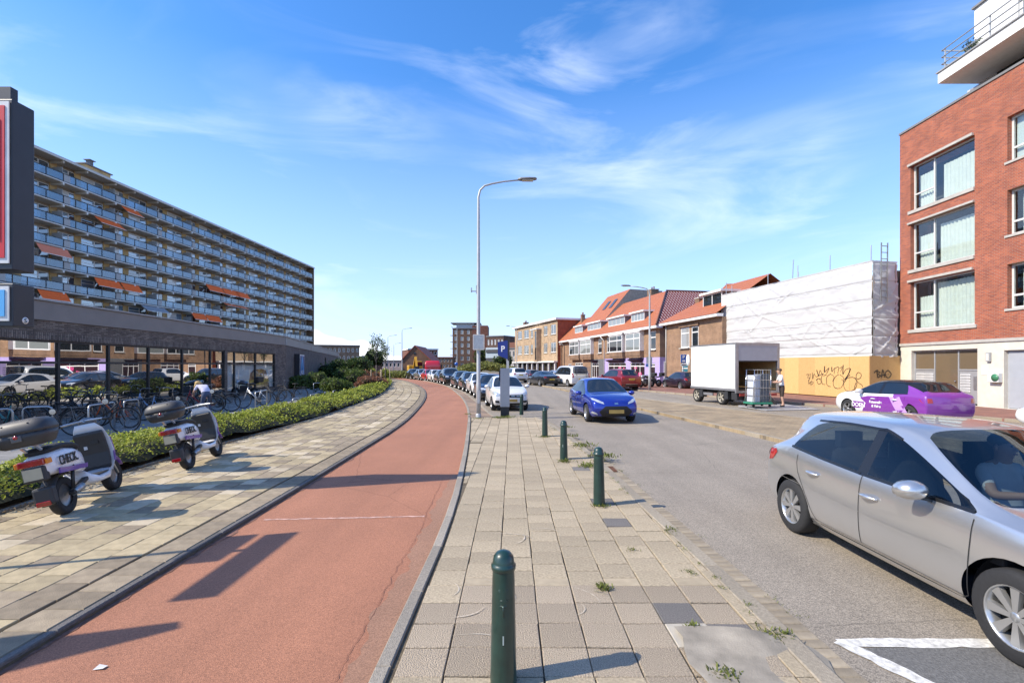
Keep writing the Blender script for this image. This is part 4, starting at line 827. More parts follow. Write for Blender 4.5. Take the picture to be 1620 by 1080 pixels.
# ================================================================ beige flats at the bend
A5, B5 = (.65, 106.0), (7.85, 84.0)
cb5, LC = frame('beige_flats', A5, B5, 'beige brick three storey flats with white flat roof edge and glass shopfronts', 'building')
X = lambda px, y=0: fx(A5, B5, px, y)
BEI = brick_mat('beige_brick', (.47, .33, .2), (.4, .28, .17), (.36, .28, .2), .22, .065, .01, .3)
cols_ = [(X(819), X(825.5)), (X(829), X(836.5)), (X(839.5), X(843)), (X(860), X(866)), (X(871), X(879.5))]
ops = [(a, b, c, d) for a, b in cols_ for c, d in ((7.35, 9.1), (4.15, 5.95))]
mb = MB(); wall(mb, 0, LC, 2.65, 9.75, ops, 0, .15); mb.build('brick_wall', BEI, cb5)
mb = MB(); mb.add([(LC,0,0),(LC,0,9.75),(LC,10,9.75),(LC,10,0)], [(0,1,2,3)]); mb.build('end_wall', brick_mat('rust_render', (.3, .085, .04), (.26, .075, .04), (.2, .07, .04), .4, .2, .004, .1), cb5)
MB().box(-.4, LC+.3, -.45, 10, 9.76, 10.1).build('roof_edge', WHITE, cb5)
for q in ops: window(cb5, *q, .08, .12, (.5,) if q[1]-q[0] > 1.8 else (), (), sill=STONEB, gm=dark_glass('beige_flat_glass', (.16, .18, .19), .1))
MB().box(0, LC, -.7, .0, 2.4, 2.64).build('canopy', WHITE, cb5)
mb = MB()
for k in range(9): mb.box(k*LC/8.2, k*LC/8.2+.28, -.4, -.1, 0, 2.4)
mb.build('columns', WHITE, cb5)
MB().box(.05, LC-.05, .1, .2, 0, 2.4).build('shop_glazing', dark_glass('shop_glass_dark', (.04, .03, .028), .05), cb5)
x0 = X(850.5); st_ = MB().box(x0, x0+1.9, -.9, 0, 2.7, 8.6).build('stair_tower', BEI, cb5); MB().box(x0+.95, x0+1.75, -.93, -.9, 2.9, 8.3).build('stair_glass', dark_glass('stair_glass', (.05, .045, .04), .08), st_); MB().box(x0-1.6, x0+2.0, -1.0, 0, 8.62, 8.8).build('stair_canopy', WHITE, st_)
zg = MB(); P = [(X(845)+.5*math.sin(k*1.57+.8), -.03, 3.2+k*.62) for k in range(9)]; zg.tube(P, .035, 5, 0).build('wall_ornament', M('rust_rod', (.25, .1, .06)), cb5)
chimney(cb5, X(832, 4), 4, 10.1, 11.6, 1.0, 3, BRB)
lk = MB(); o, LL = frame('link_house', (7.85+.15, 83.9), (8.72+.18, 82.6), 'narrow two storey brick link house between the beige flats and the orange terrace', 'house') if 0 else (None, 0)
lh = empty('link_house', (7.4, 86.2, 0), tb.rotation_euler.z, 'narrow two storey brick house squeezed between beige flats and orange roofed terrace', 'house')
MB().box(0, 2.4, .6, 6, 0, 5.4).build('brick_wall', BRB2, lh); MB().box(-.1, 2.5, .4, 6, 5.404, 5.6).build('roof_edge', WHITE, lh); window(lh, .5, 1.7, 3.3, 4.8, .54, .1, (), (), sill=STONEB); window(lh, .3, 2.1, .3, 2.3, .54, .12, (.5,), (.7,))
# ================================================================ LEFT: supermarket
A6 = (-15.19, 10.0); B6 = (-17.1, 36.8); C6 = (-29.5, 82.8)
sm, LM = frame('supermarket', A6, B6, 'low dark brick supermarket with grey fascia and long mirrored shop windows on the left', 'shop')
DKB = brick_mat('dark_brown_brick', (.13, .096, .076), (.27, .21, .17), (.08, .066, .056), .24, .062, .008, .7, var=.3)
SOL = brick_mat('dark_soldier_brick', (.13, .098, .08), (.26, .21, .175), (.06, .052, .046), .26, .075, .01, .7, vert=True, var=.3)
FASC = M('grey_fascia_metal', (.22, .2, .185), .5, .2, var=.08, vs=1.2)
X = lambda px, y=0: fx(A6, B6, px, y)
mul = [X(-60), X(0), X(96), X(175), X(238), X(291), X(335), X(356)]; mul2 = [X(360), X(373), X(406), X(435.5)]
xw0, xw1, xw2, xw3 = mul[0], mul[-1], mul2[0], mul2[-1]
mb = MB(); wall(mb, 0, LM, 0, 2.95, [(xw0, xw1, .28, 2.7), (xw2, xw3, .28, 2.7)], 0, .18); mb.build('brick_wall', SOL if 0 else DKB, sm)
mb = MB(); wall(mb, 0, LM, 2.704, 2.956, [], -.012); mb.build('soldier_course', SOL, sm)
MB().add([(0,-.004,2.95),(LM,-.004,2.95),(LM,-.004,3.36),(0,-.004,3.36)], [(0,1,2,3)]).build('upper_brick_wall', DKB, sm)
MB().box(-.3, LM+.06, -.05, 6, 3.36, 4.0).build('fascia', FASC, sm, .01)
MB().box(-.34, LM+.05, -.12, 6, 4.002, 4.06).build('roof_edge', M('roof_edge_grey', (.33, .32, .31), .5, .3), sm)
MB().box(LM-.12, LM-.02, -.07, -.051, 3.37, 4.0).build('fascia_joint', M('joint_pale', (.4, .4, .38)), sm)
SG = dark_glass('mirrored_shop_glass', (.03, .028, .024), .32, .004, .012)
FRD = M('dark_window_frame', (.035, .033, .033), .5, .2)
def glazing(xs, z0, z1, zt, last_poster=False):
    fr = MB(); y = .1
    for x in xs: fr.box(x-.05, x+.05, y-.05, y+.05, z0, z1)
    fr.box(xs[0], xs[-1], y-.045, y+.045, z0, z0+.08); fr.box(xs[0], xs[-1], y-.045, y+.045, z1-.07, z1); fr.box(xs[0], xs[-1], y-.043, y+.043, zt-.04, zt+.04)
    f = fr.build('window_frame', FRD, sm)
    for i in range(len(xs)-1):
        for a, b in ((z0+.08, zt-.04), (zt+.04, z1-.07)):
            lower = a < 1; gm = CLEAR if (last_poster and lower) else SG
            v = [(xs[i]+.05, y, a), (xs[i+1]-.05, y, a), (xs[i+1]-.05, y, b), (xs[i]+.05, y, b)]; MB().add(v, [(0,1,2,3)]).build('pane', gm, f)
glazing(mul, .28, 2.7, 1.95); glazing(mul2, .28, 2.7, 1.95, True)
# poster behind the right-hand glass: bread basket on pale grey
PB = M('poster_grey', (.62, .63, .63), .5, var=.05); po = MB().add([(xw2, .17, .3), (xw3, .17, .3), (xw3, .17, 1.93), (xw2, .17, 1.93)], [(0,1,2,3)]).build('window_poster', PB, sm)
def disc(mb, cx, cz, rx, rz, y, n=22, m=0): mb.add([(cx+rx*math.cos(2*math.pi*k/n), y, cz+rz*math.sin(2*math.pi*k/n)) for k in range(n)], [list(range(n))], m)
bx = X(411); mb = MB(); mb.add([(bx-1.35,.165,.3),(bx+1.9,.165,.3),(bx+1.75,.165,.9),(bx+1.35,.165,1.5),(bx+.7,.165,1.62),(bx-.5,.165,1.6),(bx-1.0,.165,1.35)], [list(range(7))]); mb.build('basket_print', M('basket_brown', (.3, .12, .035), .6, var=.4, vs=5), po)
mb = MB()
for k, (cx, cz, rx, rz) in enumerate(((-.6,.62,.55,.28),(.2,.95,.4,.4),(.9,.9,.38,.42),(-.3,1.25,.5,.2),(.5,.5,.5,.25),(1.35,.7,.3,.4))): disc(mb, bx+cx, cz, rx, rz, .16-.001*k)
mb.build('bread_print', M('bread_tan', (.55, .3, .1), .6, var=.3, vs=4), po)
# interior floor and back so the clear panes have a room
MB().box(.2, LM-.2, .9, .95, 0, 2.9).build('shop_backdrop', M('shop_inside', (.08, .075, .07), .9), sm)
# second wing beyond the kink
sw, LW = frame('supermarket_wing', B6, C6, 'windowless dark brick wing of the supermarket behind the green bushes', 'shop')
mb = MB(); wall(mb, 0, LW, 0, 3.36, [(26.5, 28.2, .9, 2.9)], 0, .15); mb.add([(LW,0,0),(LW,0,3.36),(LW,9,3.36),(LW,9,0)], [(0,1,2,3)]); mb.build('brick_wall', brick_mat('grey_brown_brick', (.13, .1, .085), (.17, .135, .115), (.09, .08, .07), .24, .062, .008, .5), sw)
window(sw, 26.5, 28.2, .9, 2.9, .08, .08, (), (), FRD)
MB().box(.02, LW+.3, -.05, 7, 3.362, 4.0).build('fascia', FASC, sw, .01); MB().box(.02, LW+.34, -.12, 7, 4.002, 4.06).build('roof_edge', M('roof_edge_grey', (.33, .32, .31)), sw)
for x in (14, 30): MB().box(x, x+.14, -.07, -.051, 3.37, 4.0).build('fascia_joint', M('joint_pale', (.4, .4, .38)), sw)
# light-box sign with a striped letter
SBL = M('sign_deep_blue', (.02, .035, .22), .4, var=.02); SLB = M('sign_light_blue', (.1, .42, .78), .4, var=.02); SRD = M('sign_red', (.62, .02, .025), .4, var=.02); SWH = M('sign_white', (.8, .8, .8), .4, var=.02)
sg, _ = frame('wall_sign', B6, C6, 'blue and white light box sign with a striped letter A on the dark brick wing', 'sign')
d = (Vector(C6)-Vector(B6)).normalized(); p = Vector(B6)+d*3.7; sg.location = (p.x, p.y, 0)
MB().box(0, 2.5, -.42, -.02, .62, 2.82).build('case', M('sign_case_dark', (.02, .02, .03), .5), sg)
MB().box(.06, 2.44, -.435, -.421, .7, 2.76).build('white_border', SWH, sg); MB().box(.14, 2.36, -.442, -.436, 1.12, 2.68).build('face', SBL, sg)
mb = MB()
for k in range(3):
    o_ = .22*k; mb.add([(.3+o_, -.448, 1.2), (.44+o_, -.448, 1.2), (1.12+o_*.6, -.448, 2.6), (.98+o_*.6, -.448, 2.6)], [(0,1,2,3)])
mb.add([(1.55,-.448,1.2),(2.15,-.448,1.2),(1.42,-.448,2.6),(1.15,-.448,2.6)], [(0,1,2,3)]); mb.build('letter_stripes', SLB, sg)
o = link('lettering', text_mesh('ALDI', .42, .003, 1.5, .01), sg, SWH); o.rotation_euler = (R(90), 0, 0); o.location = (1.25, -.45, 1.28)
MB().box(.14, 2.36, -.442, -.436, .74, 1.08).build('lower_face', SBL, sg); o = link('lettering', text_mesh('OPEN', .26, .003, 1.5, .006), sg, SWH); 
bpy.data.objects.remove(o)
MB().box(.06, 2.44, -.444, -.437, .7, .74).build('red_stripe', SRD, sg)
# ================================================================ sign pylon at the left edge
py = empty('sign_pylon', (-6.62, 6.45, 0), 0, 'dark grey sign pylon with red and blue light boxes cut by the left edge', 'sign')
PYG = M('anthracite_metal', (.042, .046, .054), .45, .3, var=.06)
MB().box(-1.75, 0, 0, .3, 3.12, 5.38).build('upper_box', PYG, py, .012)
f_ = MB().box(-1.71, -.03, -.02, -.004, 3.2, 5.34).build('white_frame', M('sign_frame_white', (.7, .7, .68), .4), py); MB().box(-1.62, -.08, -.03, -.021, 3.27, 5.28).build('red_face', SRD, f_)
MB().box(-1.55, -.14, -.04, -.031, 3.5, 5.1).build('inner_face', SBL, f_)
o = link('lettering', text_mesh('ALDI', .5, .003, 1.0, .01), f_, SWH); o.rotation_euler = (R(90), 0, 0); o.location = (-.85, -.045, 3.85)
MB().box(-1.75, 0, .01, .3, 2.37, 2.94).build('lower_box', PYG, py, .012); f_ = MB().box(-1.71, -.04, -.01, .006, 2.44, 2.9).build('white_frame', M('sign_frame_white', (.7, .7, .68)), py); MB().box(-1.65, -.09, -.02, -.011, 2.5, 2.85).build('blue_face', SLB, f_)
em = MB().lathe([(0, .002), (.045, .002), (.045, 0)], 20, 0, 'X', (.001, .17, 2.46)).build('round_badge', SWH, py)
P = [(.006, .17+.022*math.sin(t), 2.46+.03*math.cos(t*1.0)*(1 if t < 3.1 else 1)) for t in [i*.35 for i in range(3)]]
MB().tube([(.005,.185,2.48),(.005,.165,2.487),(.005,.155,2.473),(.005,.17,2.46),(.005,.186,2.447),(.005,.172,2.433),(.005,.153,2.44)], .006, 5).build('badge_curve', M('badge_teal', (.03, .12, .16)), em)
for x in (-1.3, -.5): MB().box(x-.07, x+.07, .08, .22, 0, 2.372).build('post', PYG, py)
for x in (-1.3, -.5): MB().box(x-.07, x+.07, .09, .23, 2.942, 3.118).build('neck', PYG, py)
MB().box(-.9, -.13, .1, .2, 5.382, 5.6).build('top_fin', PYG, py)
# traffic sign and info panel standing just outside the picture; only their shadows fall into it
ts = empty('direction_sign', (-6.2, 4.0, 0), 0, 'grey post with two small panels left of the pylon, known by its shadow', 'sign')
MB().tube([(0,0,0),(0,0,3.35)], .035, 8).build('post', STEEL, ts); MB().box(-.02,.02,-1.1,.45,3.08,3.36).build('panel', STEEL, ts); MB().box(-.02,.02,-.25,.5,2.72,2.98).build('panel', STEEL, ts)
ib = empty('notice_board', (-5.9, 2.55, 0), R(35), 'dark information panel beside the pavement, known by its shadow', 'sign')
MB().box(-.9,.0,-.06,.06,2.2,3.1).build('board', PYG, ib); MB().box(-.5,-.42,-.05,.05,0,2.2).build('post', PYG, ib)
# ================================================================ slab of flats with balconies
A7, B7 = (-58.0, 49.5), (-53.6, 131.0)
ap, LP_ = frame('balcony_apartment_slab', A7, B7, 'ten storey slab of flats with blue glass balconies and orange sun awnings', 'building')
YB = brick_mat('yellow_brick', (.6, .4, .16), (.5, .33, .14), (.4, .3, .16), .22, .065, .01, .2)
FH = 2.8; Z0 = 28.0-10*FH; SLB_ = M('balcony_concrete', (.62, .6, .56), .7, var=.06); SOFF = M('balcony_soffit', (.58, .54, .47), .8, var=.06); BLK = M('black_rail', (.02, .022, .026), .5)
def bglass(name):
    m = bpy.data.materials.new(name); m.use_nodes = True; t = m.node_tree; N = t.nodes; L = t.links.new; N.clear()
    o = N.new('ShaderNodeOutputMaterial'); d = N.new('ShaderNodeBsdfDiffuse'); d.inputs[0].default_value = (.17, .32, .45, 1); tr = N.new('ShaderNodeBsdfTransparent'); tr.inputs[0].default_value = (.55, .72, .85, 1)
    x = N.new('ShaderNodeMixShader'); x.inputs[0].default_value = .33; L(tr.outputs[0], x.inputs[1]); L(d.outputs[0], x.inputs[2]); g = N.new('ShaderNodeBsdfGlossy'); g.inputs['Roughness'].default_value = .03
    f = N.new('ShaderNodeLayerWeight'); f.inputs[0].default_value = .3; x2 = N.new('ShaderNodeMixShader'); a = N.new('ShaderNodeMath'); a.operation = 'MULTIPLY_ADD'; a.inputs[1].default_value = .42; a.inputs[2].default_value = .06; L(f.outputs['Facing'], a.inputs[0]); L(a.outputs[0], x2.inputs[0]); L(x.outputs[0], x2.inputs[1]); L(g.outputs[0], x2.inputs[2]); L(x2.outputs[0], o.inputs[0]); return m
BG = bglass('blue_balcony_glass'); GREYPAN = M('grey_screen_panel', (.4, .4, .39), .6, var=.04)
bays_ = []; x = 0.6; k = 0
while x < LP_-3: w_ = 4.4 if k % 2 == 0 else 3.3; bays_.append((x, min(w_, LP_-.4-x))); x += w_; k += 1
mb = MB(); mb.box(0, LP_, 1.7, 12, 0, 28.0); mb.build('core', M('flat_core', (.3, .27, .22), .9), ap)
MB().box(-.3, LP_+.35, -.3, 12.3, 28.0, 28.28).build('roof_edge', M('roof_edge_concrete', (.5, .48, .44), .7), ap); MB().box(-.3, LP_+.35, -.42, -.301, 27.9, 28.14).build('roof_fascia', SLB_, ap)
MB().box(LP_, LP_+.3, -.2, 12.1, 0, 27.99).build('end_wall', brick_mat('brown_end_brick', (.25, .16, .09), (.2, .13, .08), (.18, .14, .1), .22, .065, .01, .2), ap)
APG = dark_glass('flat_window_glass', (.07, .09, .11), .22); APG2 = dark_glass('flat_window_curtained', (.62, .62, .6), .12); APG3 = dark_glass('flat_window_blue', (.2, .3, .4), .3)
ra = random.Random(21)
def win_mesh(wd, kind):
    mb = MB(); h0, h1 = .08, 2.3
    for a, b in ((0, wd*.6), (wd*.6+.02, wd)):
        mb.box(a, b, 0, .06, h0, h0+.07, 0); mb.box(a, b, 0, .06, h1-.07, h1, 0); mb.box(a, a+.07, 0, .06, h0, h1, 0); mb.box(b-.07, b, 0, .06, h0, h1, 0)
    mb.box(0, wd*.6, .002, .055, 1.75, 1.82, 0)
    mb.box(.05, wd*.6-.05, .025, .035, h0, h1-.03, 1); mb.box(wd*.6+.05, wd-.05, .025, .035, h0, h1-.03, 2)
    return mb.mesh('balcony_window', [FRW, (APG, APG2, APG3)[kind], (APG, APG3, APG, APG2)[kind]])
WMS = {(wd, k): win_mesh(wd, k) for wd in (3.3, 2.3) for k in range(3)}
def panel_me(wd): return MB().box(.03, wd-.03, -.012, .012, .1, .98).mesh('glass_panel', BG)
PM = {}
floors = range(3, 10); npan = 0
for f in floors:
    z = Z0+f*FH
    sl_ = MB().box(-.2, LP_+.02, 0, 1.69, z-.02, z+.12).build('balcony_floor', SOFF, ap)
    MB().box(-.2, LP_, -.05, -.002, z-.02, z+.13).build('floor_edge', SLB_, sl_)
    rl = MB(); rl.box(-.2, LP_, -.05, .03, z+1.11, z+1.2); rl.box(-.2, LP_, -.02, .01, z+.19, z+.24)
    for (bx, bw) in bays_:
        for q in (0, .5): rl.box(bx+bw*q-.05, bx+bw*q+.05, -.04, .02, z+.12, z+1.11)
    rl.build('railing', BLK, sl_)
    for bi, (bx, bw) in enumerate(bays_):
        for q in (0, .5):
            wd = round(bw/2, 2)
            solid = (q == 0 and bi % 2 == 1)
            if wd not in PM: PM[wd] = panel_me(wd); PM[(wd, 1)] = MB().box(.03, wd*.55, -.012, .012, .1, 1.1).box(wd*.55, wd-.03, -.011, .011, .1, .98, 1).mesh('glass_panel', [GREYPAN, BG])
            place(PM[(wd, 1)] if solid else PM[wd], 'glass_panel', sl_, bx+bw*q, -.002, z+.12); npan += 1
        # back wall of the bay: windows, brick pier, party screen and a beam end
        place(WMS[(3.3 if bw > 4 else 2.3, ra.choice((0, 1, 1, 2, 2)))], 'window', ap, bx+.75 if bw > 4 else bx+.85, 1.62, z+.13)
        mb = MB(); mb.box(bx-.25, bx+.7, 1.6, 1.69, z+.13, z+FH-.03, 0); mb.build('pier', YB, sl_)
        if bi % 2 == 1: MB().box(bx+.02, bx+.06, .15, 1.6, z+.13, z+2.0).build('party_screen', GREYPAN, sl_)
bm_ = MB().box(-.12, .12, -.09, 1.6, -.32, -.03).box(-.09, .09, -.13, -.09, -.24, -.06, 1).mesh('beam', [SOFF, WHITE])
for f in list(floors)+[10]:
    for (bx, bw) in bays_: place(bm_, 'beam', ap, bx-.05, 0, Z0+f*FH-.02)
# balcony clutter: chairs and boxes as small joined odds
for f in floors:
    mb = MB(); z = Z0+f*FH+.125
    for (bx, bw) in bays_:
        if ra.random() < .6:
            xx = bx+ra.uniform(.8, bw-.9); mb.box(xx, xx+.45, .5, .95, z+.4, z+.45); mb.box(xx, xx+.05, .5, .95, z, z+.9); mb.box(xx+.4, xx+.44, .5, .55, z, z+.4); mb.box(xx+.4, xx+.44, .9, .95, z, z+.4)
    o = mb.build('balcony_chairs', M('chair_dark', (.06, .07, .09), .6), ap); o['kind'] = 'stuff'
AWN = M('orange_awning_cloth', (.95, .15, .02), .8, var=.08); AWF = M('faded_awning_cloth', (.8, .24, .13), .8, var=.08); AWD = M('grey_awning_cloth', (.3, .31, .33), .8)
def awn(px0, px1, pyt, mat, out=.75, drop=1.1, shut=False):
    x0, x1 = fx(A7, B7, px0), fx(A7, B7, px1); z = fz(A7, B7, (px0+px1)/2, pyt)
    f = round((z-Z0)/FH); z = Z0+f*FH-.12
    n = 10; vs = []
    for i in range(n+1): x = x0+(x1-x0)*i/n; vs += [(x, -.05, z), (x, -.05-out*.5, z-drop*.5-.04), (x, -.05-out, z-drop)]
    a = MB().add(vs, [(3*i, 3*i+3, 3*i+4, 3*i+1) for i in range(n)]+[(3*i+1, 3*i+4, 3*i+5, 3*i+2) for i in range(n)]).build('awning', mat, ap); MB().bar((x0, -.05-out, z-drop-.04), (x1, -.05-out, z-drop-.04), .06).build('front_bar', WHITE, a)
for args in ((56, 106, 384, AWF), (58, 104, 458, AWN), (148, 188, 443, AWN), (190, 219, 452, AWN), (148, 188, 344, AWN, 1.1, .9), (191, 218, 328, AWN, 1, .9), (325, 350, 452, AWN), (351, 375, 459, AWN), (372, 391, 464, AWN), (302, 323, 496, AWN), (324, 346, 500, AWN), (353, 372, 482, AWN, .9, .45), (374, 389, 486, AWN, .9, .45), (222, 260, 487, AWD, 1.1, .8)): awn(*args)
ch = MB().box(0, 4.2, 4, 7, 28.28, 30.6); x = fx(A7, B7, 134, 4); ch = ch.build('lift_house', YB, ap); ch.location = (x, 0, 0); MB().box(-.2, 4.4, 3.8, 7.2, 30.6, 30.75).build('lift_house_roof', LEAD, ch); MB().box(1.8, 2.4, 5, 5.6, 30.75, 31.9).box(1.6, 2.6, 4.8, 5.8, 31.9, 32.0).build('vent', LEAD, ch)
MB().box(1, fx(A7, B7, 124, 3), 3, 10, 28.28, 29.5).build('roof_plant_room', LEAD, ap)
# ================================================================ far buildings down the road
def far_block(name, px0, px1, Y, ytop, label, wallm, rows, cols, depth=12, rz=0, roofm=None, ww=.55, wh=.55, glass=None, z_off=0, frame_m=None, base=.6, mod=0):
    P0, P1 = AT(px0, HOR, Y), AT(px1, HOR, Y); wd = P1.x-P0.x; H = CAMZ+(HOR-ytop)*Y/FPX
    b = empty(name, (P0.x, P0.y, 0), rz, label, 'building'); wd /= max(.3, math.cos(rz)); cw = wd/cols; rh = (H-base)/rows; ops = []
    for r in range(rows):
        for c in range(cols): ops.append((c*cw+cw*(1-ww)/2, c*cw+cw*(1+ww)/2, base+r*rh+rh*(1-wh)/2, base+r*rh+rh*(1+wh)/2))
    mb = MB(); wall(mb, 0, wd, 0, H, ops, 0, .25); mb.add([(wd,0,0),(wd,0,H),(wd,depth,H),(wd,depth,0)], [(0,1,2,3)]); mb.add([(0,0,0),(0,0,H),(0,depth,H),(0,depth,0)], [(0,1,2,3)]); mb.build('wall', wallm, b)
    MB().box(-.2, wd+.2, -.25, depth, H+.01, H+.4).build('roof_edge', roofm or LEAD, b)
    for q in ops: window(b, *q, .1, .14, (), (), frame_m or FRW, glass)
    return b, wd, H
tw, wd, H = far_block('brick_tower', 716, 756, 221, 520, 'seven storey dark brown brick tower with rows of tall windows and a roof terrace', brick_mat('tower_brick', (.16, .085, .05), (.13, .07, .045), (.1, .07, .05), .3, .1, .01, .1), 6, 4, 14, 0, None, .42, .6, dark_glass('tower_glass', (.2, .2, .19), .1))
MB().box(1.5, 9.5, 2, 9, H+.4, H+2.6).build('roof_storey', M('pale_metal', (.45, .46, .46)), tw); MB().box(-1, 12.5, 1, 12, H+2.6, H+2.9).build('roof_slab', LEAD, tw); MB().box(9, 16, -.1, 12, 0, H+1.5).build('side_wing', brick_mat('tower_brick_red', (.2, .07, .045), (.17, .06, .04), (.1, .06, .04), .3, .1, .01, .1), tw)
for k in range(5): MB().box(-1.3, -.2, 1, 4, 3.5+3*k, 3.7+3*k).build('balcony', M('pale_metal', (.45, .46, .46)), tw)
o, wd, H = far_block('dark_terrace', 770, 797, 175, 533, 'dark brown terrace with bright windows behind the blue parking sign', brick_mat('dark_terrace_brick', (.11, .06, .04), (.09, .05, .04), (.06, .04, .035), .3, .1, .01, .1), 3, 5, 20, R(-30), None, .5, .5, dark_glass('terrace_glass', (.3, .3, .3), .1))
for k in range(2): MB().box(.5, wd-.5, -1.3, 0, 3.2+k*3.2, 4.3+k*3.2).build('balcony', M('dark_metal', (.05, .05, .06), .6), o)
MB().box(.2, 6, -1, 3, 4.5, 8.2).build('glass_bay', M('pale_blue_glazing', (.4, .46, .5), .3), o)
o, wd, H = far_block('white_house_row', 798, 816, 165, 552, 'small pale house front just left of the beige flats', M('pale_render', (.4, .36, .32)), 2, 3, 10, R(-25), None, .5, .55)
MB().box(0, wd, 0, 6, H+.4, H+2.2).build('roof', M('rust_roof', (.2, .08, .05)), o)
far_block('balcony_flats', 646, 690, 150, 553, 'red brown flats with white balcony bands behind the gable house', brick_mat('flat_red_brick', (.2, .08, .05), (.17, .07, .045), (.1, .06, .04), .3, .1, .01, .1), 3, 6, 14, R(20), WHITE, .6, .5)
far_block('brick_flats', 497, 562, 150, 547, 'long beige brown brick flats above the supermarket roof at far left', brick_mat('far_beige_brick', (.27, .19, .14), (.22, .15, .11), (.18, .14, .1), .3, .1, .01, .1), 3, 10, 14, R(18), LEAD, .5, .5)
far_block('red_low_block', 560, 592, 165, 565, 'low red brick block with pale windows beside the far beige flats', brick_mat('far_red_brick', (.28, .09, .05), (.22, .08, .05), (.14, .08, .05), .3, .1, .01, .1), 2, 5, 10, 0, WHITE, .55, .5)
far_block('shop_row', 590, 640, 190, 571, 'low row of pink and grey shops on the horizon behind the saplings', M('pink_grey_render', (.36, .27, .25)), 1, 8, 10, 0, LEAD, .6, .5)
far_block('far_house_row', 690, 716, 205, 566, 'far row of small brown houses left of the brick tower', brick_mat('far_brown_brick', (.16, .09, .06), (.13, .08, .05), (.1, .07, .05), .3, .1, .01, .1), 2, 5, 10, 0, M('rust_roof', (.2, .08, .05)), .5, .5)
# gabled brick house
gb = empty('gable_house', AT(636, HOR, 112)*1.0, 0, 'brick house with a steep gable and red roof beyond the parked cars', 'house'); gb.location.z = 0
wG = 46.5*112/FPX; MB().prism([(0,0),(wG,0),(wG,2.9),(wG*.44,6.35),(0,3.0)], 0, 14).build('gable_wall', brick_mat('gable_brick', (.2, .105, .06), (.17, .09, .055), (.12, .08, .06), .3, .1, .01, .2), gb)
mb = MB(); mb.add([(-.3,-.2,2.95),(wG*.44,-.2,6.5),(wG*.44,14.2,6.5),(-.3,14.2,2.95)], [(0,1,2,3)]); mb.add([(wG+.3,-.2,2.8),(wG*.44,-.2,6.5),(wG*.44,14.2,6.5),(wG+.3,14.2,2.8)], [(0,1,2,3)]); mb.add([(-.3,-.2,2.8),(wG*.44,-.2,6.35),(wG*.44,-.2,6.55),(-.3,-.2,3.0)], [(0,1,2,3)]); mb.add([(wG+.3,-.2,2.65),(wG*.44,-.2,6.35),(wG*.44,-.2,6.55),(wG+.3,-.2,2.85)], [(0,1,2,3)]); mb.build('roof', M('rust_red_roof', (.3, .07, .04), .7), gb)
MB().lathe([(0, -.05), (.3, -.05), (.3, 0)], 14, 0, 'Y', (wG*.44, 0, 4.6)).build('round_window', DG, gb)
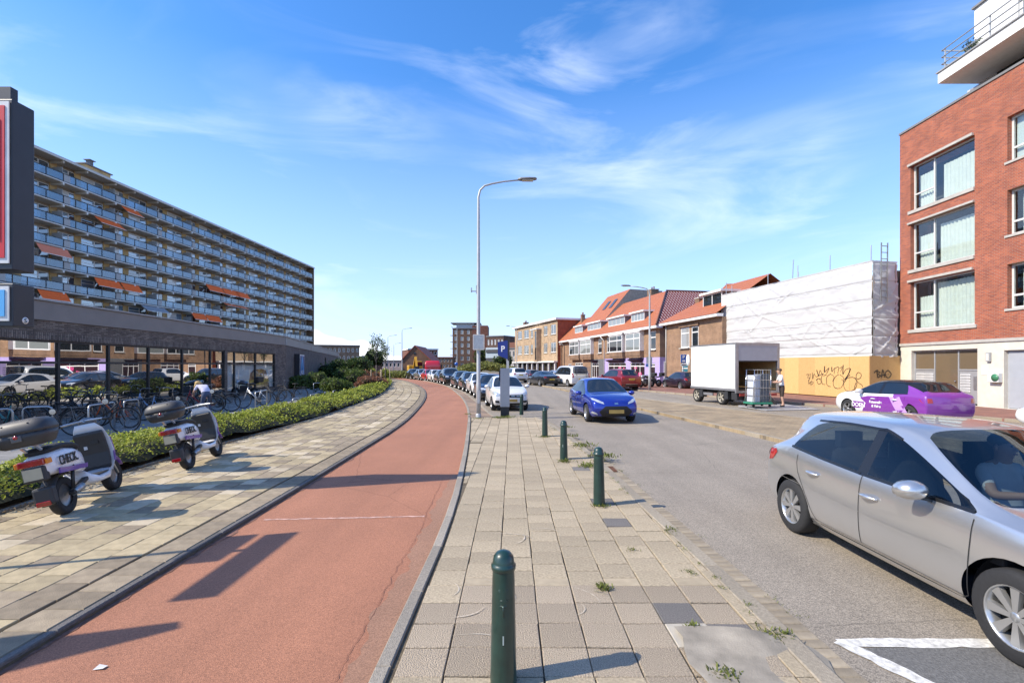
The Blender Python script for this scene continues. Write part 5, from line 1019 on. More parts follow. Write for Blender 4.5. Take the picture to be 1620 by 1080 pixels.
# ================================================================ CARS
def paint(name, col, metal=.0, rough=.3): return M('car_paint_'+name, col, rough, metal, var=.015, coat=1.0)
CARGL = dark_glass('car_glass_dark', (.012, .016, .02), .07, .01); CARCLR = glass_mat('car_glass_clear', (.4, .47, .5), .05)
TRIM = M('black_gloss_trim', (.012, .012, .013), .25, var=0); GRILLE = M('dark_grille', (.02, .02, .022), .5, .3, var=0)
LENS = M('headlight_lens', (.55, .58, .6), .08, .35, var=.25, vs=14, coat=1); REDL = M('red_tail_lens', (.35, .008, .01), .15, var=.2, vs=20, coat=1); PLATE = M('yellow_plate', (.6, .42, .05), .5, var=.03); ALLOY = M('alloy_silver', (.5, .5, .5), .3, .75, var=.06)
def car_cage(p):
    g = p.get; xr, xf, W, H = p['xr'], p['xf'], p['W']/2, p['H']; zs = g('zs', .2)
    xm = (xr+xf)/2; hl = (xf-xr)/2
    def wy(x):
        t = (x-xm)/hl; return W*(1-(g('kr', .08) if t < 0 else g('kf', .14))*abs(t)**3.2)
    zb, zbr, xg, zg, xrr, zrr = p['zb'], p['zbr'], p['xg'], p['zg'], p['xrr'], p['zrr']
    xC, xC5, xB, xwt, xcw, xA, zc, zh, wr = p['xC'], p['xC5'], p['xB'], p['xwt'], p['xcw'], p['xA'], p['zc'], p['zh'], p['wr']
    zt = p['zt']; bp = .05; xq = g('xq', xA-.32)
    sx_ = [xr+.03, min(xg, xr+.3), xC, (xC+xB-bp)/2, xB-bp, xB+bp, xq, xA, (xA+xf)/2+.05, xf-.3, xf-.06]
    belt = [zt-.04, (zt-.02 if p.get('notch') else zbr-.01), zbr, zbr*.6+zb*.4, zb+(zbr-zb)*.3, zb+(zbr-zb)*.26, zb+(zbr-zb)*.08, zb, zc*.35+zh*.6+.02, zh-.03, zh-.14]
    ring = []
    for i in range(11):
        x, b = sx_[i], belt[i]; w_ = wy(x); lift = .07 if i in (0, 10) else .02 if i in (1, 9) else 0
        r = [(x+(.05 if i == 0 else -.05 if i == 10 else 0), w_*.88, zs+lift), (x, w_*.985, zs+.1+lift), (x+(-.02 if i == 0 else .04 if i == 10 else 0), w_*1.0, zs+.1+(b-zs-.1)*.5), (x, w_*.985, b-.12*(b-.2)), (x, w_*g('kb', .94), b)]
        ring.append(r)
    def top(i, x5, y5, z5, xs_, zs_, wt):           # rail row 5 and roof rows 6,7,8
        ring[i] += [(x5, y5, z5), (xs_[0], wt, zs_[0]), (xs_[1], wt*.58, zs_[1]), (xs_[2], 0, zs_[2])]
    top(0, xr+.04, wy(xr)*.86, zt, (xr+.03, xr+.01, xr), (zt+.015, zt+.02, zt+.025), wy(xr)*.76)
    wg = wr*1.12
    top(1, xg+.06 if not p.get('notch') else xg+.08, min(wg*1.06, wy(xg)*.9), zg-.0, (xg+.05, xg+.01, xg), (zg+.01, zg+.02, zg+.025), wg*.96)
    top(2, xC5, wr*1.06, p['z5r'], (xrr+.1, xrr+.03, xrr), (zrr-.035, zrr-.008, zrr), wr*.95)
    xm3 = (xC5+xB)/2; ze = g('z5', H-.1)
    top(3, xm3, wr*1.08, ze-.0, (xm3-.1, xm3-.1, xm3-.1), (H-.05, H-.015, H-.005), wr*.97)
    top(4, xB-bp, wr*1.08, ze, (xB-.1, xB-.1, xB-.1), (H-.045, H-.008, H), wr*.98)
    top(5, xB+bp, wr*1.08, ze, (xB+.1, xB+.12, xB+.14), (H-.05, H-.014, H-.006), wr*.98)
    top(6, xwt-.12, wr*1.07, ze-.06, (xwt-.03, xwt+.06, xwt+.1), (H-.085, H-.05, H-.04), wr*.95)
    top(7, xA+.03, wy(xA)*.915, zb+.012, (xA+.09, xcw-.05, xcw), (zb+.03, zc-.01, zc), wy(xA)*.875)
    for i, f in ((8, .5), (9, 1.0)):
        x = sx_[i]; z = belt[i]; zc_ = zc*(1-f)*.62+zh*(f)+(1-f)*.38*zh; zc_ = max(zc_, z+.05); w_ = wy(x)
        top(i, x+.01, w_*.84, z+.03, (x+.02, x+.05, x+.06), (z+.045, zc_-.005, zc_), w_*.7)
    i = 10; x = sx_[i]; w_ = wy(x); z = belt[i]; top(i, x+.02, w_*.82, z+.03, (x+.04, x+.08, x+.1), (z+.045, zh-.085, zh-.075), w_*.68)
    return ring
def make_body(p, lv=2):
    ring = car_cage(p); bm = bmesh.new(); n = len(ring); VL = [[None]*9 for _ in range(n)]; VR = [[None]*9 for _ in range(n)]
    for i in range(n):
        for j in range(9):
            x, y, z = ring[i][j]
            if j == 8: VL[i][j] = VR[i][j] = bm.verts.new((x, 0, z))
            else: VL[i][j] = bm.verts.new((x, y, z)); VR[i][j] = bm.verts.new((x, -y, z))
    cr = bm.edges.layers.float.new('crease_edge')
    def F(vs, m): f = bm.faces.new(vs); f.material_index = m; f.smooth = True; return f
    for V, flip in ((VL, False), (VR, True)):
        for i in range(n-1):
            for j in range(8):
                m = 0
                if j == 4:
                    if i in (2, 3, 5, 6): m = 3 if not (p.get('panel_van') and i in (2, 3)) else 0
                    if i == 4: m = 4
                if (j >= 5 and 2 <= i <= 5) or (j == 5 and i in (1, 6)): m = 6
                if j >= 6:
                    if i == 6: m = 1
                    if i == 1: m = 2
                q = [V[i][j], V[i+1][j], V[i+1][j+1], V[i][j+1]]
                F(q if not flip else q[::-1], m)
    for i, bul, flip in ((0, -1, False), (n-1, 1, True)):       # end caps
        cols = {}
        for V, sg in ((VL, 1), (VR, -1)):
            cols[(sg, 4)] = [V[i][k] for k in range(5)]
            for c in range(5, 9):
                if c == 8 and sg == -1: cols[(sg, c)] = cols[(1, c)]; continue
                fr_ = ring[i][c][1]/max(.01, ring[i][4][1]); L_ = []
                for k in range(4):
                    x, y, z = ring[i][k]; yy = y*fr_; L_.append(bm.verts.new((x+bul*p.get('bul', .1)*(1-fr_*fr_)*(1 if k else .7), sg*yy, z)))
                L_.append(V[i][c]); cols[(sg, c)] = L_
            for c in range(4, 8):
                a, b = cols[(sg, c)], cols[(sg, c+1)]
                for k in range(4):
                    q = [a[k], b[k], b[k+1], a[k+1]]; F(q if (sg == 1) != flip else q[::-1], 0)
        if i == 0: bot0 = cols
        else: bot1 = cols
    for i in range(n-1): F([VL[i][0], VR[i][0], VR[i+1][0], VL[i+1][0]], 5)
    for cols, fl in ((bot0, False), (bot1, True)):               # close under the bumpers
        loop = [cols[(1, c)][0] for c in range(4, 9)]+[cols[(-1, c)][0] for c in range(7, 3, -1)]
        F(loop if fl else loop[::-1], 5)
    for e in bm.edges:
        fs = e.link_faces
        if len(fs) == 2 and fs[0].material_index != fs[1].material_index and {fs[0].material_index, fs[1].material_index} != {0, 6}: e[cr] = .55
    for V in (VL, VR):
        for i in range(1, n-2):
            for j, c in ((4, .45), (6, .25)):
                e = bm.edges.get((V[i][j], V[i+1][j]))
                if e: e[cr] = max(e[cr], c)
    bmesh.ops.recalc_face_normals(bm, faces=bm.faces)
    me = bpy.data.meshes.new('cage'); bm.to_mesh(me); bm.free()
    for k in range(7): me.materials.append(DARKVOID)
    o = bpy.data.objects.new('cage', me); COL.objects.link(o); subs(o, lv); dg = bpy.context.evaluated_depsgraph_get(); dg.update()
    m2 = bpy.data.meshes.new_from_object(o.evaluated_get(dg)); bpy.data.objects.remove(o); return m2
def wheel_parts(Rw, wd, style, hubm):
    t = MB(); t.lathe([(Rw*.66, -wd*.5), (Rw*.9, -wd*.52), (Rw*.985, -wd*.42), (Rw, -wd*.2), (Rw, wd*.2), (Rw*.985, wd*.42), (Rw*.9, wd*.52), (Rw*.66, wd*.5)], 36, 0, 'Y')
    tm = t.mesh('wheel', RUBBER); r = MB(); rr = Rw*.67
    r.lathe([(rr*1.0, .45*wd), (rr*1.02, .5*wd), (rr*.93, .46*wd), (rr*.9, .1*wd), (rr*.9, -.45*wd)], 36, 0, 'Y'); r.lathe([(0, .05*wd), (rr*.92, .05*wd)], 24, 1, 'Y')
    r.lathe([(0, .43*wd), (rr*.16, .42*wd), (rr*.2, .34*wd), (rr*.2, .1*wd)], 16, 0, 'Y')
    for k in range(style):
        a = 2*math.pi*k/style
        for da in ((-.12, .12) if style <= 6 else (0,)):
            ca, sa = math.cos(a+da), math.sin(a+da); ta = Vector((-sa, 0, ca)); d = Vector((ca, 0, sa)); w0, w1 = (rr*.06, rr*.05) if style <= 6 else (rr*.07, rr*.16)
            p0 = d*rr*.15; p1 = d*rr*.97; vs = []
            for pp, ww, yy in ((p0, w0, .42*wd), (p1, w1, .42*wd)):
                for s_ in (-1, 1): vs.append(pp+ta*ww*s_+Vector((0, yy, 0)))
                for s_ in (-1, 1): vs.append(pp+ta*ww*s_*1.15+Vector((0, yy-.16*wd, 0)))
            r.add(vs, [(0, 1, 5, 4), (2, 6, 7, 3), (0, 4, 6, 2), (1, 3, 7, 5)])
    return tm, r.mesh('rim', [hubm, DARKVOID])
def make_car(name, p, paint_m, label, group=None, lv=2, clear=False, cat='car'):
    root = empty(name, (0, 0, 0), 0, label, cat, group)
    me = make_body(p, lv); bm = bmesh.new(); bm.from_mesh(me); bm.verts.ensure_lookup_table(); bm.faces.ensure_lookup_table(); bm.normal_update()
    bvh = BVHTree.FromBMesh(bm); W2 = p['W']/2; ax = p['ax']; Rw = p['Rw']; Ra = Rw+p.get('arch', .055)
    nrm = {v.index: v.normal.copy() for v in bm.verts}
    # wheel arches: drop the faces inside the circle, pull the rim of the hole onto the circle
    dead = set()
    for xc in ax:
        for f in bm.faces:
            c = f.calc_center_median()
            if abs(c.y) > W2*.62 and (c.x-xc)**2+(c.z-Rw)**2 < Ra**2: dead.add(f)
    bnd = set()
    for f in dead:
        for v in f.verts:
            if any(lf not in dead for lf in v.link_faces): bnd.add(v)
    for v in bnd:
        if abs(v.co.y) < W2*.7: continue
        xc = min(ax, key=lambda q: abs(q-v.co.x)); d = Vector((v.co.x-xc, v.co.z-Rw)); d = d.normalized()*Ra
        if v.co.z > p.get('zs', .2)+.03: v.co.x = xc+d.x; v.co.z = Rw+d.y
    bmesh.ops.delete(bm, geom=list(dead), context='FACES')
    bm.verts.index_update()
    # split into parts by material and by door outline
    doors = p.get('doors', []); bmx = {}
    def inpoly(x, z, poly):
        c = False; n_ = len(poly)
        for i in range(n_):
            x1, z1 = poly[i]; x2, z2 = poly[(i+1) % n_]
            if (z1 > z) != (z2 > z) and x < (x2-x1)*(z-z1)/(z2-z1)+x1: c = not c
        return c
    for f in bm.faces:
        c = f.calc_center_median(); k = ('body', 0)
        if f.material_index == 0:
            if p.get('zone') and p['zone'](c): k = ('wrap_panel', 0)
            elif c.x > p['xA']-.02 and c.z > p['zh']-.12 and abs(c.y) < W2*.8 and c.x < p['xf']-.12: k = ('bonnet', 0)
            else:
                for di, dpoly in enumerate(doors):
                    if abs(c.y) > W2*.7 and inpoly(c.x, c.z, dpoly): k = ('door', (di, c.y > 0))
        elif f.material_index == 6: k = ('roof', 0)
        elif f.material_index == 1: k = ('windscreen', 0)
        elif f.material_index == 2: k = ('rear_window', 0)
        elif f.material_index == 3: k = ('side_window', (c.y > 0, c.x > p['xB'], c.x > p.get('xq', p['xA']-.32)))
        elif f.material_index == 4: k = ('pillar', c.y > 0)
        elif f.material_index == 5: k = ('underside', 0)
        bmx.setdefault(k, []).append(f)
    gl = CARCLR if clear else CARGL; parts = {}
    for k, fs in bmx.items():
        vm = {}; vs = []; F_ = []
        for f in fs:
            idx = []
            for v in f.verts:
                if v not in vm: vm[v] = len(vs); vs.append(v)
                idx.append(vm[v])
            F_.append(idx)
        m_ = bpy.data.meshes.new(k[0]); m_.from_pydata([v.co for v in vs], [], F_); m_.materials.append({'body': paint_m, 'bonnet': paint_m, 'door': paint_m, 'wrap_panel': p.get('zone_m'), 'roof': TRIM if p.get('black_top') else paint_m, 'pillar': TRIM, 'underside': DARKVOID}.get(k[0], gl))
        m_.polygons.foreach_set('use_smooth', [True]*len(F_)); m_.update(); m_.normals_split_custom_set_from_vertices([v.normal for v in vs])
        parts[k] = link(k[0], m_, root)
    bm.free()
    body = parts[('body', 0)]
    def ray(u, v, side):
        if side in ('L', 'R'): s_ = 1 if side == 'L' else -1; h = bvh.ray_cast(Vector((u, s_*3, v)), Vector((0, -s_, 0)))
        elif side == 'F': h = bvh.ray_cast(Vector((6, u, v)), Vector((-1, 0, 0)))
        elif side == 'B': h = bvh.ray_cast(Vector((-6, u, v)), Vector((1, 0, 0)))
        else: h = bvh.ray_cast(Vector((u, v, 4)), Vector((0, 0, -1)))
        return (h[0], h[1]) if h[0] is not None else (None, None)
    def patch(nm, poly, side, mat, off=.004, par=None, cuts=3):
        b = bmesh.new()
        vs = [b.verts.new((u, v, 0)) for u, v in poly]; f = b.faces.new(vs); bmesh.ops.triangulate(b, faces=[f]); bmesh.ops.subdivide_edges(b, edges=b.edges[:], cuts=cuts, use_grid_fill=True)
        ok = True
        for v in b.verts:
            c, n_ = ray(v.co.x, v.co.y, side)
            if c is not None and ((side == 'B' and c.x > p['xr']+.3) or (side == 'F' and c.x < p['xf']-.5)): c = None
            if c is None: ok = False; c = Vector((0, 0, 0)); n_ = Vector((0, 0, 1)); v.tag = True; continue
            v.co = c+n_*off
        if not ok: bmesh.ops.delete(b, geom=[v for v in b.verts if v.tag], context='VERTS')
        for f in b.faces: f.smooth = True
        bmesh.ops.recalc_face_normals(b, faces=b.faces)
        m_ = bpy.data.meshes.new(nm); b.to_mesh(m_); b.free(); m_.materials.append(mat); return link(nm, m_, par or root)
    def ribbon(nm, line, side, wd, mat, off=.0025, par=None, hard=False):
        P = cat_rom([(u, v, 0) for u, v in line], .03) if len(line) > 2 and not hard else [Vector((*line[k], 0)).lerp(Vector((*line[k+1], 0)), t/12) for k in range(len(line)-1) for t in range(12 if k < len(line)-2 else 13)] if hard else [Vector((*line[0], 0)).lerp(Vector((*line[1], 0)), t/20) for t in range(21)]
        pts = []
        for q in P:
            c, n_ = ray(q.x, q.y, side)
            if c is not None: pts.append((c+n_*off, n_))
        vs = []
        for i, (c, n_) in enumerate(pts):
            t = pts[min(i+1, len(pts)-1)][0]-pts[max(i-1, 0)][0]; s_ = n_.cross(t).normalized()*wd/2 if t.length > 1e-6 else Vector((0, 0, wd/2)); vs += [c-s_, c+s_]
        if len(pts) > 1: return MB().add(vs, [(2*i, 2*i+1, 2*i+3, 2*i+2) for i in range(len(pts)-1)], 0, True).build(nm, mat, par or root)
    # wheels and wells
    tm, rm = wheel_parts(Rw, p.get('tw', .2), p.get('spokes', 7), p.get('hub', ALLOY))
    for xc in ax:
        for s_ in (1, -1):
            wl_ = place(tm, 'wheel', root, xc, s_*(W2-.13), Rw, 0); wl_.rotation_euler = (0, rng.uniform(0, 1), 0 if s_ > 0 else math.pi); rim = place(rm, 'rim', wl_, 0, 0, 0)
    for xc in ax:
        for s_ in (1, -1):
            mb = MB(); mb.lathe([(0, s_*W2*.55), (Ra+.012, s_*W2*.55), (Ra+.012, s_*(W2*.86))], 36, 0, 'Y', (xc, 0, Rw))
            mb.v = [(a, b, max(c, .19)) for a, b, c in mb.v]; mb.build('wheel_well', DARKVOID, root)
    SEAM = M('panel_gap', (.015, .015, .016), .8, var=0)
    for side in ('L', 'R'):
        for di, dpoly in enumerate(doors):
            dp = parts.get(('door', (di, side == 'L')))
            ribbon('door_gap', p['seams'][di], side, .008, SEAM, par=dp or root, hard=True)
            hx, hz = p['handles'][di]; c, n_ = ray(hx, hz, side)
            if c is not None:
                s_ = 1 if side == 'L' else -1; hm = MB(); k = 12
                hm.tube([c+Vector((-.11+.22*i/k, s_*(.012+.03*math.sin(math.pi*i/k)), -.004*abs(i-6)/6)) for i in range(k+1)], [.008+.013*math.sin(math.pi*i/k) for i in range(k+1)], 8)
                hm.build('handle', p.get('handle_m', paint_m), dp or root)
        # mirror
        s_ = 1 if side == 'L' else -1; mx, mz = p['mirror']; c, n_ = ray(mx, mz-.06, side)
        if c is not None:
            yy = abs(c.y)
            mi = MB(); 
            rings = []
            for (dx, ry, rz, dz) in ((-.075, .10, .055, 0), (-.06, .115, .075, 0), (0, .115, .08, .005), (.05, .095, .066, .008), (.085, .05, .035, .008)):
                rings.append([(mx+dx, s_*(yy+.13+ry*math.cos(a)*1.0), mz+.035+dz+rz*math.sin(a)) for a in [2*math.pi*q/14 for q in range(14)]])
            mi.loft(rings, 0); mo = mi.build('mirror', paint_m, root)
            MB().bar((mx-.0, s_*(yy-.05), mz-.04), (mx-.0, s_*(yy+.08), mz-.01), .06, .035).build('mirror_arm', TRIM, mo)
        if p.get('sill_trim', True): patch('sill_trim', [(ax[0]+Ra+.02, .215), (ax[1]-Ra-.02, .215), (ax[1]-Ra-.02, .27), (ax[0]+Ra+.02, .27)], side, BLACKP if p.get('blacksill', True) else paint_m, .004, body, 3)
        for nm, poly, mat in p.get('side_patches', []): patch(nm, poly, side, mat, .004, root)
        for line, wd, mat in p.get('side_lines', []): ribbon('trim_strip', line, side, wd, mat, .004)
    rg = car_cage(p)                                  # black surround along the window line
    if lv >= 2:
        for side in ('L', 'R'):
            ribbon('window_trim', [(rg[i][4][0], rg[i][4][2]+.004) for i in (2, 3, 4, 5, 6, 7)], side, .028, TRIM, .005, body); ribbon('window_trim', [(rg[i][5][0], rg[i][5][2]-.008) for i in (2, 3, 4, 5, 6)], side, .024, TRIM, .005, body)
    for nm, poly, side, mat in p.get('patches', []):
        patch(nm, poly, side, mat, p.get('poff', .006), root)
        if p.get('mirror_patch', {}).get(nm, nm in ('headlight', 'tail_light', 'fog_light', 'intake')): patch(nm, [(-u, v) for u, v in poly], side, mat, p.get('poff', .006), root)
    for line, side, wd, mat in p.get('lines', []): ribbon('trim_line', line, side, wd, mat)
    for nm, u, v, side, w_, h_, mat in p.get('plates', []):
        c, n_ = ray(u, v, side)
        if c is not None:
            sx_ = 1 if side == 'F' else -1; MB().box(-.006, .012, -w_/2, w_/2, -h_/2, h_/2).build(nm, mat, root, .002).location = c+Vector((sx_*.012, 0, 0))
    root['_'] = 0; del root['_']
    return root, ray, parts
BASE = dict(xr=-1.9, xf=2.07, W=1.74, H=1.46, zs=.19, zb=.9, zbr=.97, xg=-1.74, zg=.98, xrr=-1.52, zrr=1.40, xC=-1.22, xC5=-1.05, xB=-.13, xwt=.22, xcw=1.12, xA=.98, zc=.97, zh=.78, wr=.56, zt=.93, z5r=1.31, z5=1.355,
    ax=(-1.27, 1.27), Rw=.305, spokes=7, kb=.94, mirror=(.74, .93), handles=[(-.82, .79), (.02, .76)],
    doors=[[(-.12, .28), (-.12, .92), (-1.0, .95), (-1.12, .8), (-.95, .62), (-.8, .28)], [(.98, .28), (1.0, .88), (-.1, .92), (-.1, .28)]],
    seams=[[(-.11, .265), (-.5, .262), (-.74, .265), (-.8, .29), (-.86, .36), (-.93, .48), (-1.02, .61), (-1.11, .74), (-1.14, .84), (-1.14, .93)], [(-.11, .93), (-.113, .6), (-.113, .265), (.4, .262), (.9, .265), (.95, .3), (.97, .5), (.985, .7), (.99, .86)]],
    patches=[('headlight', [(.5, .62), (.74, .66), (.82, .74), (.62, .745), (.46, .68)], 'F', LENS), ('grille', [(-.45, .5), (.45, .5), (.5, .6), (-.5, .6)], 'F', GRILLE), ('intake', [(.45, .3), (.72, .33), (.74, .44), (.5, .42)], 'F', GRILLE), ('lower_grille', [(-.4, .27), (.4, .27), (.44, .4), (-.44, .4)], 'F', GRILLE),
        ('tail_light', [(.56, .74), (.82, .78), (.84, .94), (.62, .92)], 'B', REDL), ('bumper_trim', [(-.6, .25), (.6, .25), (.66, .38), (-.66, .38)], 'B', BLACKP)],
    plates=[('number_plate', 0, .43, 'F', .5, .11, PLATE), ('number_plate', 0, .56, 'B', .5, .11, PLATE)])
def P_(**k): d = dict(BASE); d.update(k); return d
# ---- silver hatchback passing close by on the right
SILV = paint('silver', (.6, .598, .59), .8, .28)
CHR = M('chrome_strip', (.7, .7, .7), .12, 1, var=0)
p208 = P_(spokes=8, hub=M('hubcap_silver', (.5, .5, .49), .3, .75, var=.05), handle_m=SILV, tw=.2, kb=.945, blacksill=False, arch=.06,
    zb=.9, zbr=1.0, xC=-1.3, xC5=-1.12, z5r=1.33, mirror=(.62, .93), sill_trim=False,
    side_lines=[([(-1.05, .275), (0, .285), (.9, .275)], .02, CHR), ([(-1.5, .62), (-.6, .6), (.3, .58), (.85, .6)], .004, SILV)],
    side_patches=[('tail_light_side', [(-1.8, .76), (-1.7, .78), (-1.6, .88), (-1.64, .92), (-1.78, .9)], REDL)],
    patches=BASE['patches']+[('spoiler', [(-.55, 1.4), (.55, 1.4), (.6, 1.345), (-.6, 1.345)], 'B', TRIM)])
silver, ray_s, parts_s = make_car('silver_hatchback', p208, SILV, 'silver five door hatchback driving past at lower right', None, 3, True)
silver.location = (4.11, 4.45, -.1); silver.rotation_euler = (0, 0, R(-90))
# pillars inside the glass, seats, dashboard, wheel
SEAT = M('seat_cloth', (.02, .021, .024), .9, var=.2, vs=30); DASH = M('dashboard_grey', (.03, .03, .032), .7)
for cap_x, hgt in ((.05, 0), (-.72, .0)):
    for yy in (.36, -.36):
        sr = []
        for z, wd, xo in ((.42, .24, .0), (.6, .25, -.03), (.85, .25, -.09), (1.0, .2, -.13), (1.05, .1, -.14)): sr.append([(cap_x-.1+xo+.06*math.cos(a), yy+wd*math.sin(a)*.98, z) for a in [2*math.pi*q/12 for q in range(12)]])
        MB().loft(sr, 0).box(cap_x-.1, cap_x+.42, yy-.24, yy+.24, .3, .44).box(cap_x-.3, cap_x-.2, yy-.12, yy+.12, 1.05, 1.22).build('seat', SEAT, silver)
MB().box(.72, 1.1, -.72, .72, .55, .88).box(-1.7, 1.2, -.72, .72, .2, .24).box(-1.7, -1.0, -.7, .7, .5, .8).build('dashboard', DASH, silver, .03)
st = MB(); st.tube([(0, .18*math.cos(a), .18*math.sin(a)) for a in [2*math.pi*q/20 for q in range(21)]], .015, 6).bar((0, -.17, 0), (0, .17, 0), .03).bar((0, 0, 0), (.12, 0, -.05), .05); st = st.build('steering_wheel', BLACKP, silver); st.location = (.58, .36, .86); st.rotation_euler = (0, R(-25), 0)
# ---- blue hatchback
BLUE = paint('blue', (.012, .03, .3), .35, .25)
pyar = P_(xf=2.04, xr=-1.92, H=1.5, W=1.745, zh=.86, zc=1.02, zb=.94, zbr=1.04, zt=.98, zrr=1.42, z5=1.39, z5r=1.36, xwt=.2, Rw=.31, spokes=5, bul=.16,
    patches=[('headlight', [(.4, .66), (.6, .72), (.82, .84), (.76, .86), (.58, .8), (.42, .72)], 'F', LENS), ('grille', [(-.46, .27), (.46, .27), (.56, .42), (.36, .6), (-.36, .6), (-.56, .42)], 'F', GRILLE), ('fog_light', [(.6, .3), (.78, .36), (.76, .42), (.62, .36)], 'F', LENS), ('bumper_lip', [(-.66, .235), (.66, .235), (.66, .255), (-.66, .255)], 'F', CHROME), ('emblem', [(-.07, .66), (.07, .66), (.05, .715), (-.05, .715)], 'F', CHROME), ('tail_light', [(.5, .84), (.8, .84), (.84, .96), (.6, .96)], 'B', REDL)],
    plates=[('number_plate', 0, .42, 'F', .5, .12, M('dim_plate', (.3, .21, .06), .6)), ('number_plate', 0, .7, 'B', .5, .11, PLATE)])
blue, _, _ = make_car('blue_hatchback', pyar, BLUE, 'glossy blue hatchback driving towards the camera beside the bollards', None, 3)
blue.location = (3.3, 18.27, -.1); blue.rotation_euler = (0, 0, R(-85.5))
# ---- white city car, first of the parked row
WHT = paint('white', (.72, .72, .71), 0, .3)
pkarl = P_(xf=1.83, xr=-1.75, ax=(-1.195, 1.195), W=1.64, H=1.49, zh=.88, zc=1.03, zb=.95, zbr=1.03, zt=1.0, xcw=1.05, xA=.9, xwt=.2, xg=-1.62, xrr=-1.42, xC=-1.1, xC5=-.95, Rw=.29, z5=1.38, z5r=1.34, wr=.54, mirror=(.62, .98),
    patches=[('headlight', [(.44, .66), (.66, .64), (.78, .76), (.7, .86), (.5, .76)], 'F', LENS), ('grille', [(-.42, .58), (.42, .58), (.47, .7), (-.47, .7)], 'F', GRILLE), ('grille_bar', [(-.44, .635), (.44, .635), (.44, .655), (-.44, .655)], 'F', CHROME), ('fog_light', [(.5, .36), (.68, .38), (.68, .47), (.52, .46)], 'F', GRILLE), ('lower_grille', [(-.4, .26), (.4, .26), (.44, .36), (-.44, .36)], 'F', GRILLE), ('tail_light', [(.5, .84), (.76, .84), (.78, 1.0), (.6, 1.0)], 'B', REDL)],
    plates=[('number_plate', 0, .47, 'F', .5, .11, M('dim_plate', (.3, .21, .06)))],
    doors=[], seams=[], handles=[])
def lane(y): 
    x = xat(PK_L, y)+1.06; dx = xat(PK_L, y+1)-xat(PK_L, y-1); return x, math.atan2(-2, -dx)
def put(o, y, dx=0, flip=False): x, a = lane(y); o.location = (x+dx, y, -.1); o.rotation_euler = (0, 0, a+(math.pi if flip else 0)); return o
karl, _, _ = make_car('white_city_car', pkarl, WHT, 'white city car parked first in the row behind the grey info post', 'cars parked along the cycle path', 2); put(karl, 22.5)
def repaint(o, new):
    for ch in o.children_recursive:
        if ch.type == 'MESH':
            for i, sl in enumerate(ch.material_slots):
                if sl.material and sl.material.name.startswith('car_paint_'): sl.link = 'OBJECT'; sl.material = new
    return o
def clone(src, label, pm, group=None, name=None):
    c = copy_tree(src); c['label'] = label
    if name: c.name = name
    if group: c['group'] = group
    elif 'group' in c: del c['group']
    return repaint(c, pm)
simple = dict(doors=[], seams=[], handles=[])
phat = P_(xf=2.05, xr=-2.0, W=1.78, H=1.47, ax=(-1.3, 1.3), Rw=.315, **simple)
PAINTS = dict(black=paint('black', (.012, .013, .016), .2), navy=paint('navy', (.02, .028, .05), .4), grey=paint('grey', (.1, .105, .115), .5), red=paint('red', (.45, .015, .012)), silver=SILV, white=WHT, darkred=paint('dark_red', (.22, .012, .018), .3), brown=paint('brown', (.07, .045, .04), .4), plum=paint('plum', (.035, .022, .04), .4))
gP = 'cars parked along the cycle path'
hat, _, _ = make_car('parked_hatchback', phat, PAINTS['navy'], 'dark blue grey car parked right behind the white city car', gP, 2); put(hat, 28.2)
for y, lab, pm in ((33.3, 'white hatchback parked behind the lamp post, third in the row', 'white'), (37.9, 'black hatchback parked fourth in the row along the cycle path', 'black'), (42.6, 'dark blue hatchback parked last before the gap in the row', 'navy'),
    (54.4, 'dark grey hatchback parked just behind the black SUV', 'grey'), (58.6, 'white hatchback parked behind the dark grey one, far down the row', 'white'), (62.4, 'bright red hatchback far down the parked row', 'red'), (66.4, 'silver hatchback parked behind the red one', 'silver'), (71.0, 'dark car at the far end of the parked row', 'black')): put(clone(hat, lab, PAINTS[pm], gP), y)
psuv = P_(xf=2.2, xr=-2.15, W=1.88, H=1.7, ax=(-1.35, 1.37), Rw=.37, zs=.27, zb=1.08, zbr=1.13, zc=1.14, zh=1.02, zt=1.12, zg=1.16, xg=-2.0, xrr=-1.8, zrr=1.64, z5r=1.56, z5=1.59, wr=.62, xC=-1.5, xC5=-1.4, xcw=1.05, xA=.9, xwt=.3, mirror=(.62, 1.1), spokes=5, kf=.09, kr=.05,
    patches=[('headlight', [(.5, .82), (.82, .82), (.84, .94), (.52, .93)], 'F', LENS), ('grille', [(-.46, .78), (.46, .78), (.46, .94), (-.46, .94)], 'F', GRILLE), ('lower_grille', [(-.6, .4), (.6, .4), (.64, .55), (-.64, .55)], 'F', GRILLE), ('tail_light', [(.56, .98), (.86, .98), (.87, 1.12), (.62, 1.1)], 'B', REDL), ('bumper_trim', [(-.8, .33), (.8, .33), (.82, .5), (-.82, .5)], 'B', BLACKP), ('bumper_strip', [(-.5, .52), (.5, .52), (.5, .55), (-.5, .55)], 'B', CHROME)],
    plates=[('number_plate', 0, .65, 'F', .5, .11, PLATE), ('number_plate', 0, .9, 'B', .5, .12, PLATE)], **simple)
suv, _, _ = make_car('black_suv', psuv, PAINTS['black'], 'black SUV parked facing the camera after the gap in the row', gP, 2); put(suv, 49.6)
def putv(o, x, y, hx, hy): o.location = (x, y, -.1); o.rotation_euler = (0, 0, math.atan2(hy, hx)); return o
gR = 'vehicles on the far side of the road'
putv(clone(suv, 'dark red SUV parked beside the right hand lamp post, tail towards the camera', PAINTS['darkred'], gR, 'red_suv'), 8.5, 39.3, -.3, .95)
putv(clone(suv, 'white SUV driving away in front of the beige flats', WHT, gR, 'white_suv'), .3, 56, -.32, .95)
putv(clone(hat, 'silver hatchback half hidden behind the white camper van', SILV, gR), 4.7, 52.5, -.3, .95)
